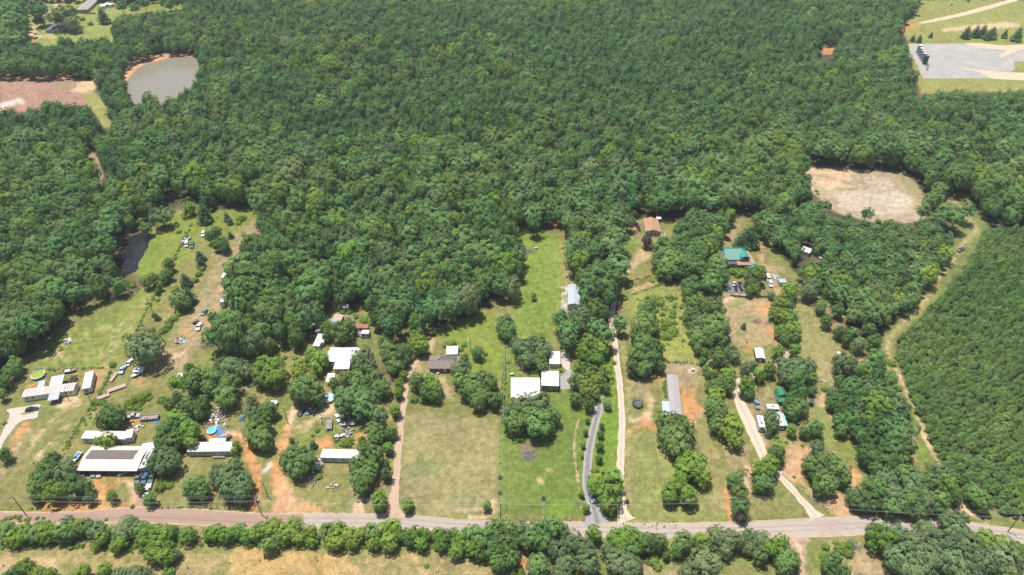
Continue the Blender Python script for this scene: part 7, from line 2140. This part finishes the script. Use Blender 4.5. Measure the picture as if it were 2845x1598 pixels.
tarp('crumpled blue ground tarp under the edge of the turquoise pool', 'C', (775, 1035), 3.6, 4.4, M_BLUE, .2)
tarp('small blue tarp on the grass beside the turquoise pool', 'C', (862, 1062), 2.2, 1.8, M_BLUE, .4)
tarp('flat blue tarp between mobile home and dark grey car', 'C', (830, 1148), 3.0, 2.4, M_BLUE, .1)
tarp('bright blue tarp heap beside the bushes in the middle yard', 'C', (1120, 893), 2.0, 1.8, M_BLUE, .2, .7)
tarp('light blue tarp at the junk heap on the tan track', 'M', (238, 822), 2.2, 2.4, mat('sky_blue_tarp', (.22, .48, .62), .5), .3, .3)
tarp('blue cover lying on the cluttered pontoon boat side', 'A', (2085, 935), 1.6, 1.4, M_BLUE, .2, .2)
tarp('blue pool toy on the junk below the grey boat', 'F', (410, 448), 1.4, 1.6, M_BLUE, .5, .5)

root = empty('trampoline', at(*tp('K', 342, 1185)), 0, 'round black trampoline with a safety net on the lawn', 'trampoline')
r = 2.15
MB().lathe([(r - .3, .85), (.01, .82)], 28, close=True).build('jumping_mat', mat('grey_mat', (.11, .11, .12), .8), root)
MB().lathe([(r, .82), (r, .92), (r - .3, .92), (r - .3, .84)], 28).build('safety_pad', mat('navy_pad', (.06, .065, .08), .6), root)
lg = MB().path([(r - .05, 0, .82), (r, 0, 0)], .05, 5).mesh('leg', M_GALV)
po = MB().cyl((r + .05, 0, .8), (r + .05, 0, 2.5), .05, n=6).mesh('net_pole', M_DARK)
for k in range(6):
    for me_ in (lg, po):
        q = link_mesh(me_.name.split('.')[0], me_, root)
        q.rotation_euler = (0, 0, k * math.pi / 3)
nt_ = MB()
for k in range(28):
    a = 2 * math.pi * k / 28
    nt_.path([(r * math.cos(a), r * math.sin(a), .9), (r * math.cos(a), r * math.sin(a), 2.4)], .018, 3)
for z in (1.3, 1.7, 2.1, 2.42):
    nt_.path([(r * math.cos(2 * math.pi * k / 28), r * math.sin(2 * math.pi * k / 28), z) for k in range(29)], .018 if z < 2.4 else .05, 4)
nt_.build('safety_net', M_DARK, root)

# storage tanks
for k, (x, y) in enumerate([(776, 765), (800, 805), (822, 842), (843, 880), (868, 922)]):
    m_ = M_TANK_G if k == 4 else M_STEEL_B
    lb = ['first of the tall steel-blue storage tanks, at the end of the row by the woods', 'second tall steel-blue storage tank along the row from the far end', 'middle tall steel-blue storage tank of the row on the grey pad', 'last steel-blue storage tank, next to the dark green one', 'dark green storage tank at the near end of the tank row'][k]
    root = empty('storage_tank', at(*tp('X', x, y)), 0, lb, 'tank', 'storage tanks on the grey well pad')
    R_, H_ = 1.95, 7.2
    MB().lathe([(R_, 0), (R_, H_)], 24).build('tank_wall', m_, root)
    MB().lathe([(R_ + .04, H_ - .05), (R_ + .04, H_ + .06), (.5, H_ + .5), (.01, H_ + .52)], 24, close=True).build('tank_roof', M_TANK_G if k == 4 else M_SIDING_W, root)
    MB().box(R_, R_ + .12, -.3, .3, .2, H_ + .6).build('ladder', M_GALV, root)
    rn = MB()
    for z in (H_ + .6, H_ + 1.0):
        rn.path([(R_ * math.cos(2 * math.pi * i / 16), R_ * math.sin(2 * math.pi * i / 16), z) for i in range(17)], .03, 4)
    rn.build('guard_rail', M_GALV, root)
for (x, y), lb in (((895, 955), 'slim grey separator vessel beside the green storage tank'), ((905, 1010), 'slim grey heater vessel at the foot of the tank row')):
    root = empty('separator', at(*tp('X', x, y)), 0, lb, 'tank')
    MB().lathe([(.45, .3), (.5, .6), (.5, 3.6), (.3, 4.1), (.1, 4.5), (.01, 4.5)], 12, close=True).build('vessel', M_GALV, root)
    MB().box(-.6, .6, -.6, .6, 0, .3).build('skid', M_DARK, root)
    MB().path([(.5, 0, 2), (1.1, 0, 2), (1.1, 0, .3)], .06, 5).build('pipe', M_GALV, root)

# utility poles and their lines
POLE_T = {}


def pole(label, t, base, h=10.5, arm=True, trans=False, lamp=False, lean=(0, 0), rz=0.0):
    root = empty('utility_pole', at(*tp(t, *base)), rz, label, 'utility pole')
    m = MB().cyl((0, 0, -.02), (lean[0], lean[1], h), .17, .11, n=8)
    m.build('pole', M_WOOD_D, root)
    if arm:
        MB().box(-.06, .06, -1.2, 1.2, h - .75, h - .6).build('crossarm', mat('pale_arm_wood', (.42, .39, .35), .9), root)
        im = MB().lathe([(.05, 0), (.07, .06), (.04, .18), (.01, .2)], 6, close=True).mesh('insulator', M_TRIM)
        for y in (-1.1, 0, 1.1):
            link_mesh('insulator', im, root, (0, y, h - .6 if y else h))
    if trans:
        MB().lathe([(.28, 0), (.3, .05), (.3, .85), (.2, .98), (.01, 1.0)], 12, close=True).build('transformer', M_GALV, root).location = (.45, 0, h - 2.4)
    if lamp:
        MB().path([(0, 0, h - .4), (-.5, -.6, h - .1), (-.7, -.9, h - .15)], .04, 5).build('lamp_arm', M_GALV, root)
        MB().box(-.85, -.55, -1.1, -.8, h - .32, h - .15).build('lamp_head', M_LAMP, root)
    return root


MAIN = [('B', (262, 838), 'roadside utility pole at the corner of the mowed lot', False), ('D', (1048, 842), 'roadside utility pole where the orange track meets the road', True), ('H', (300, 925), 'roadside utility pole between dry field and green lawn', True), ('J', (1212, 900), 'roadside utility pole rising out of the shrub row', False), ('P', (2310, 1050), 'roadside utility pole beyond the trail mouth', False)]
mp = []
for t, b, lb, tr2_ in MAIN:
    q = pole(lb, t, b, 10.8, True, tr2_)
    mp.append(Vector(q.location))
pole('utility pole among the orange dirt tracks', 'D', (1110, 665), 9.0, False)
pole('lamp pole on the grass verge of the pale double track', 'C', (1740, 952), 9.2, False, False, True)
pole('thin pole on the dirt near the pontoon boat', 'C', (2205, 967), 7.5, False)
pole('utility pole with transformer at the head of the fence line by the white house', 'G', (500, 600), 10.5, True, True, rz=1.57)
pole('short lamp pole on the lawn behind the brick house', 'E', (2157, 725), 7.0, False, False, True)
pole('utility pole at the fence corner by the rust-striped home', 'A', (1250, 705), 10.0, False)
pole('short pole on the grass in front of the rust-striped home', 'A', (930, 640), 6.0, False)
pole('utility pole along the pasture fence under the pond', 'L', (2045, 712), 9.5, False)
pole('thin pole on the mowed lot by the cabin drive', 'K', (1948, 1000), 8.0, False)
pole('tall pole with a pale transformer in the shade by the orange-roofed house', 'Z', (1545, 1000), 9.5, True, True)
pole('small pole in the upper meadow beside the white car', 'Q', (602, 405), 8.0, False)
ends = [mp[0] + Vector((-90, 1.5, 0))] + mp + [mp[-1] + Vector((90, -4, 0))]
for dy, z, lb in ((-1.1, 10.3, 'power line on the road side of the crossarms'), (0, 11.0, 'power line on the pole tops along the road'), (1.1, 10.3, 'power line on the house side of the crossarms'), (.2, 8.2, 'lowest power line along the road')):
    m = MB()
    for a, b in zip(ends, ends[1:]):
        pts = []
        for k in range(11):
            s = k / 10
            q = a.lerp(b, s) + Vector((0, dy, z - 1.3 * 4 * s * (1 - s)))
            pts.append(q)
        m.path(pts, .022, 4)
    tag(m.build('power_line', mat('bright_wire', (.42, .42, .41), .4)), lb, 'power line', 'power lines along the road')
gp = at(*tp('G', 500, 600))
tag(MB().path([gp + (mp[2] - gp) * (k / 12) + Vector((0, 0, 10.2 - 1.6 * 4 * (k / 12) * (1 - k / 12))) for k in range(13)], .04, 4).build('power_line', MATS['bright_wire']), 'service line from the road down the fence line to the transformer pole', 'power line')


def fence(label, t, pts, step=3.0, h=1.2, wires=3, pm=None, board=False):
    p = [at(*tp(t, *q)) for q in pts]
    root = empty('fence', p[0], 0, label, 'fence')
    o = p[0]
    post = MB().box(-.06, .06, -.06, .06, -.02, h + .05).mesh('post', pm or M_WOOD)
    wm_ = MB()
    for a, b in zip(p, p[1:]):
        n = max(1, round((b - a).length / step))
        for k in range(n):
            link_mesh('post', post, root, a.lerp(b, k / n) - o)
            if board:
                u, v = a.lerp(b, k / n) - o, a.lerp(b, (k + 1) / n) - o
                d = (v - u)
                bm_ = MB()
                s = d.normalized().cross(Vector((0, 0, 1))) * .02
                bm_.obox((0, 0, h * .55), d * .49, s, (0, 0, h * .42))
                q = bm_.build('board_panel', pm or M_WOOD, root)
                q.location = (u + v) / 2
        for w_ in range(0 if board else wires):
            z = h * (w_ + 1) / wires
            wm_.path([a - o + Vector((0, 0, z)), b - o + Vector((0, 0, z))], .015, 3)
    link_mesh('post', post, root, p[-1] - o)
    if wm_.v:
        wm_.build('wire', M_GALV, root)


fence('wire fence along the near edge of the mown pasture', 'A', [(480, 232), (800, 232), (1100, 212), (1390, 205)])
fence('weedy wire fence slanting from the pasture down to the cream roof-over', 'A', [(1490, 240), (1440, 370), (1330, 560), (1250, 700), (1150, 840), (1060, 960), (940, 1190)])
fence('wire fence climbing from the mown pasture past the dark pond', 'L', [(1850, 910), (2010, 600), (2110, 430)])
fence('wire fence in the upper meadow by the parked vehicles', 'Q', [(150, 990), (300, 660), (380, 510), (460, 360)])
fence('low wire fence beside the road bend', 'D', [(20, 768), (300, 762), (600, 772), (900, 780)])
fence('wire fence between the white house yard and the brick house', 'G', [(500, 620), (492, 800), (482, 1000)])
fence('board fence along the edge of the dark patio', 'T', [(800, 868), (980, 884), (1120, 880), (1270, 888)], 2.4, 1.3, 0, None, True)
fence('wire fence between tall grass and the grey mobile home lot', 'K', [(740, 614), (960, 620), (1180, 640)])
fence('wire fence along the diagonal gravel drive', 'P', [(240, 530), (380, 640), (540, 770), (700, 860)])
fence('board fence behind the larger far grey house', 'V', [(855, 150), (950, 158), (1070, 160)], 2.6, 1.7, 0, None, True)
fence('low log border running down from the dark gazebo', 'O', [(1262, 880), (1275, 960), (1290, 1060)], 1.5, .5, 0, M_GREYWOOD, True)


def heap(label, t, c, r, m, n=120, h=1.0, name='brush_heap', L=1.6, thick=.05, seed=1):
    q = random.Random(seed)
    b = MB()
    for k in range(n):
        a, d = q.uniform(0, 6.28), r * math.sqrt(q.random())
        z = h * (1 - (d / r) ** 2) * q.uniform(.2, 1) + .05
        v = Vector((q.gauss(0, 1), q.gauss(0, 1), q.gauss(0, .35))).normalized() * L * q.uniform(.3, .8)
        p = Vector((d * math.cos(a), d * math.sin(a), z))
        e0, e1 = p - v, p + v
        e0.z, e1.z = max(e0.z, .03), max(e1.z, .03)
        b.path([e0, e1], thick * q.uniform(.6, 1.4), 4)
    o = b.build(name, m)
    o.location = at(*tp(t, *c))
    tag(o, label, 'brush heap')


heap('grey heap of dead branches on the front lawn below the big oaks', 'H', (562, 350), 3.0, M_GREYWOOD, 150, 1.1, seed=2)
heap('round burn pile of grey branches on the long lawn', 'R', (300, 592), 2.6, M_GREYWOOD, 130, 1.0, seed=3)
heap('flat pile of grey scrap lumber in the shade by the orange lane', 'D', (1555, 485), 2.6, M_GREYWOOD, 26, .4, 'lumber_pile', 3.2, .09, 4)
heap('pile of brown logs behind the rust-striped home', 'A', (985, 365), 1.7, M_BARK, 16, .9, 'log_pile', 2.4, .2, 5)
heap('dark ring of burnt brush beside the worn drive', 'J', (1215, 505), 2.3, M_SHINGLE_D, 50, .3, 'burn_ring', 1.0, .05, 6)
heap('uprooted dead stump with grey branches by the turnout', 'P', (885, 1180), 2.2, M_GREYWOOD, 34, 1.8, 'dead_stump', 2.4, .1, 7)
heap('brown fallen branches on the worn lot by the white gabled shed', 'N', (595, 540), 1.7, M_RUSTY, 60, .4, 'brush_heap', 1.2, .05, 8)


def junk(label, t, c, rx, ry, n, seed, cols=None):
    """an uncountable heap of odds and ends"""
    q = random.Random(seed)
    cols = cols or [M_GALV, M_WOOD, M_SHINGLE_G, M_RUSTY, M_SEAT, M_DARK]
    b = MB()
    for k in range(n):
        x, y = q.gauss(0, rx * .5), q.gauss(0, ry * .5)
        a = q.uniform(0, 3.14)
        s = q.uniform(.18, .6)
        u = Vector((math.cos(a), math.sin(a), q.uniform(-.15, .15))) * s
        v = Vector((-math.sin(a), math.cos(a), q.uniform(-.15, .15))) * s * q.uniform(.3, .9)
        hh = q.uniform(.08, .4)
        b.obox((x, y, hh + .05), u, v, (0, 0, hh), q.randrange(len(cols)))
    o = b.build('junk_heap', cols)
    o.location = at(*tp(t, *c))
    tag(o, label, 'junk heap', kind='stuff')


junk('brown and white debris heap in the middle yard', 'C', (780, 860), 4.5, 6, 130, 1, [M_RUSTY, M_SHINGLE, M_WOOD, M_SEAT, M_SIDING_W])
junk('junk heap in the weeds on the tan track', 'M', (190, 800), 2.6, 2.6, 40, 2)
junk('junk heap beside the small camper below the red roof', 'E', (645, 530), 2.6, 2.4, 45, 3)
junk('scattered junk on the dirt below the grey boat', 'F', (365, 450), 3.2, 2.6, 50, 4)
junk('junk piled in the shade behind the grey boat', 'F', (450, 290), 3.5, 4, 60, 5, [M_DARK, M_WOOD, M_SEAT, M_GALV])
junk('pale rubble on the grass beside the lumber pile', 'D', (1610, 330), 2.2, 2.4, 36, 6, [M_SIDING_W, M_CONC, M_GALV])
junk('white litter on the lawn below the weathered mobile home', 'F', (230, 990), 2.4, 2.0, 9, 7, [M_CONC, M_GALV])
junk('patio clutter in front of the brick house', 'E', (1700, 1045), 3.2, 1.0, 36, 8, [M_SIDING_W, M_SEAT, M_RUSTY, M_GALV])
junk('dark scrap under the big tree by the slate car', 'C', (2110, 720), 3.2, 4, 60, 9, [M_DARK, M_GALV, M_SHINGLE_D])
junk('grey scrap in the rough corner of the pasture', 'L', (920, 1115), 2.4, 2.6, 24, 10, [M_GALV, M_SIDING_W, M_WOOD])
junk('white and tan yard junk in front of the orange-roofed house', 'Z', (1180, 950), 1.6, 1.8, 22, 11, [M_SIDING_W, M_SEAT, M_RUSTY])
junk('building clutter beside the end addition', 'A', (1850, 1010), 2.2, 3.2, 24, 12, [M_SIDING_W, M_CONC, M_SEAT])
junk('pale junk by the dark debris in the shaded yard of the dark vehicles', 'A', (110, 460), 2.0, 3, 16, 13, [M_GALV, M_DARK])
junk('white junk on the patio track below the pale shed roof', 'T', (1335, 650), 2.6, 3, 24, 14, [M_SIDING_W, M_TEAL, M_GALV])
junk('small junk by the hedge at the white box shelter', 'O', (1375, 580), 1.5, 1.0, 6, 15, [M_SIDING_W, M_CONC])
junk('oddments beside the weathered mobile home and a faded shrub', 'F', (75, 760), 1.8, 2.4, 24, 16, [M_SIDING_W, M_CONC, M_GALV])

# tables and chairs on the dark patio
tm_ = MB().box(-.7, .7, -.45, .45, .68, .74)
for sx in (-.6, .6):
    for sy in (-.36, .36):
        tm_.box(sx - .03, sx + .03, sy - .03, sy + .03, 0, .68)
bench = MB().box(-.6, .6, -.14, .14, .4, .45).box(-.55, -.47, -.12, .12, 0, .4).box(.47, .55, -.12, .12, 0, .4).mesh('bench', M_DARK)
tme = tm_.mesh('picnic_table', M_DARK)
tmw = tm_.mesh('picnic_table', M_SIDING_W)
spots = [(850, 712, 1), (905, 712, 0), (845, 745, 1), (910, 748, 0), (925, 715, 0), (870, 748, 0), (868, 775, 0), (925, 778, 0), (872, 800, 0), (938, 800, 0)]
for k, (x, y, wh) in enumerate(spots):
    lb = ('white' if wh else 'black') + ' picnic table on the dark patio, ' + ['back row, first from the oaks', 'back row, second from the oaks', 'second row beside the oaks', 'second row, outer end', 'back row, outer end', 'second row, middle', 'third row beside the oaks', 'third row, outer end', 'front row beside the oaks', 'front row, outer end'][k]
    root = empty('picnic_table', at(*tp('T', x, y), 0.05) , random.uniform(-.15, .15), lb, 'picnic table', 'picnic tables on the dark patio')
    link_mesh('table_top', tmw if wh else tme, root)
    for s in (-1, 1):
        link_mesh('bench', bench, root, (0, s * .75, 0))
for (t, x, y), lb, m_ in ((('H', 350, 915), 'white mailbox post beside the roadside pole', M_SIDING_W), (('H', 932, 945), 'white mailbox post on the verge before the driveway', M_SIDING_W), (('H', 1425, 985), 'black mailbox at the mouth of the white rock lane', M_DARK), (('P', 450, 895), 'mailbox on the near side of the gravel drive mouth', M_GALV), (('P', 652, 872), 'mailbox on the far side of the gravel drive mouth', M_GALV)):
    root = empty('mailbox', at(*tp(t, x, y)), 0, lb, 'mailbox')
    MB().box(-.05, .05, -.05, .05, 0, 1.0).build('post', M_WOOD, root)
    MB().extr([(-.12, 1.0), (-.12, 1.15), (-.06, 1.24), (.06, 1.24), (.12, 1.15), (.12, 1.0)], -.28, .28).build('box', m_, root)
for (t, x, y), lb in ((('H', 1003, 480), 'small dark statue at the end of the worn lawn path'), (('R', 380, 560), 'white tank beside the burn pile on the long lawn'), (('K', 1085, 725), 'pale well cover on the worn ground above the grey mobile home'), (('G', 588, 785), 'white propane tank by the corner of the white house')):
    root = empty('propane_tank' if 'tank' in lb else ('statue' if 'statue' in lb else 'well_cover'), at(*tp(t, x, y)), .3, lb, 'tank' if 'tank' in lb else ('statue' if 'statue' in lb else 'well cover'))
    if 'statue' in lb:
        MB().lathe([(.35, 0), (.3, .4), (.16, .5), (.28, .9), (.2, 1.2), (.08, 1.3), (.14, 1.5), (.01, 1.62)], 10, close=True).build('figure', M_REDRUST, root)
        MB().box(-.45, .45, -.45, .45, -.01, .02).build('plinth', M_CONC, root)
    else:
        MB().cyl((-.8, 0, .75), (.8, 0, .75), .45, n=12).build('shell', M_SIDING_W, root)
        MB().box(-.6, -.45, -.3, .3, 0, .4).box(.45, .6, -.3, .3, 0, .4).build('support', M_CONC, root)


def dead_tree(label, t, c, h, seed):
    q = random.Random(seed)
    root = empty('dead_tree', at(*tp(t, *c)), 0, label, 'tree')
    MB().path([(0, 0, -.02), (.1, 0, h * .4), (0, .15, h * .75), (.1, .1, h)], [.22, .17, .1, .03], 6).build('trunk', M_GREYWOOD, root)
    for k in range(14):
        a, z = q.uniform(0, 6.28), h * q.uniform(.35, .92)
        e = (1.1 - z / h) * h * .42
        MB().path([(0, 0, z), (e * .5 * math.cos(a), e * .5 * math.sin(a), z + .5), (e * math.cos(a), e * math.sin(a), z + e * .5)], [.08, .05, .02], 4).build('limb', M_GREYWOOD, root)


dead_tree('bare grey dead tree on the edge of the wood by the tan track', 'Q', (1345, 450), 13, 1)
dead_tree('bare grey snag among the shrubs in the middle yard', 'C', (470, 700), 8, 2)
dead_tree('bare grey snag in the gap of the woods behind the small yellow tree', 'E', (720, 60), 11, 3)
dead_tree('dead branchy tree beside the far blue-grey house', 'V', (720, 390), 12, 4)

# ------------------------------------------------------------------ the air
hz = bpy.data.materials.new('summer_haze')
hz.use_nodes = True
hn, hl = hz.node_tree.nodes, hz.node_tree.links
hn.remove(hn['Principled BSDF'])
pv = hn.new('ShaderNodeVolumePrincipled')
pv.inputs['Color'].default_value = (0.86, 0.93, 1.0, 1)
pv.inputs['Density'].default_value = 0.00009
pv.inputs['Anisotropy'].default_value = 0.0
hl.new(pv.outputs[0], hn['Material Output'].inputs['Volume'])
hb = MB().box(-4000, 4000, -420, 3400, -1.2, CAM_H + 12).build('haze', hz)
tag(hb, 'thin summer haze over the whole valley', kind='stuff')
S.cycles.volume_bounces = 0
S.cycles.volume_step_rate = 4
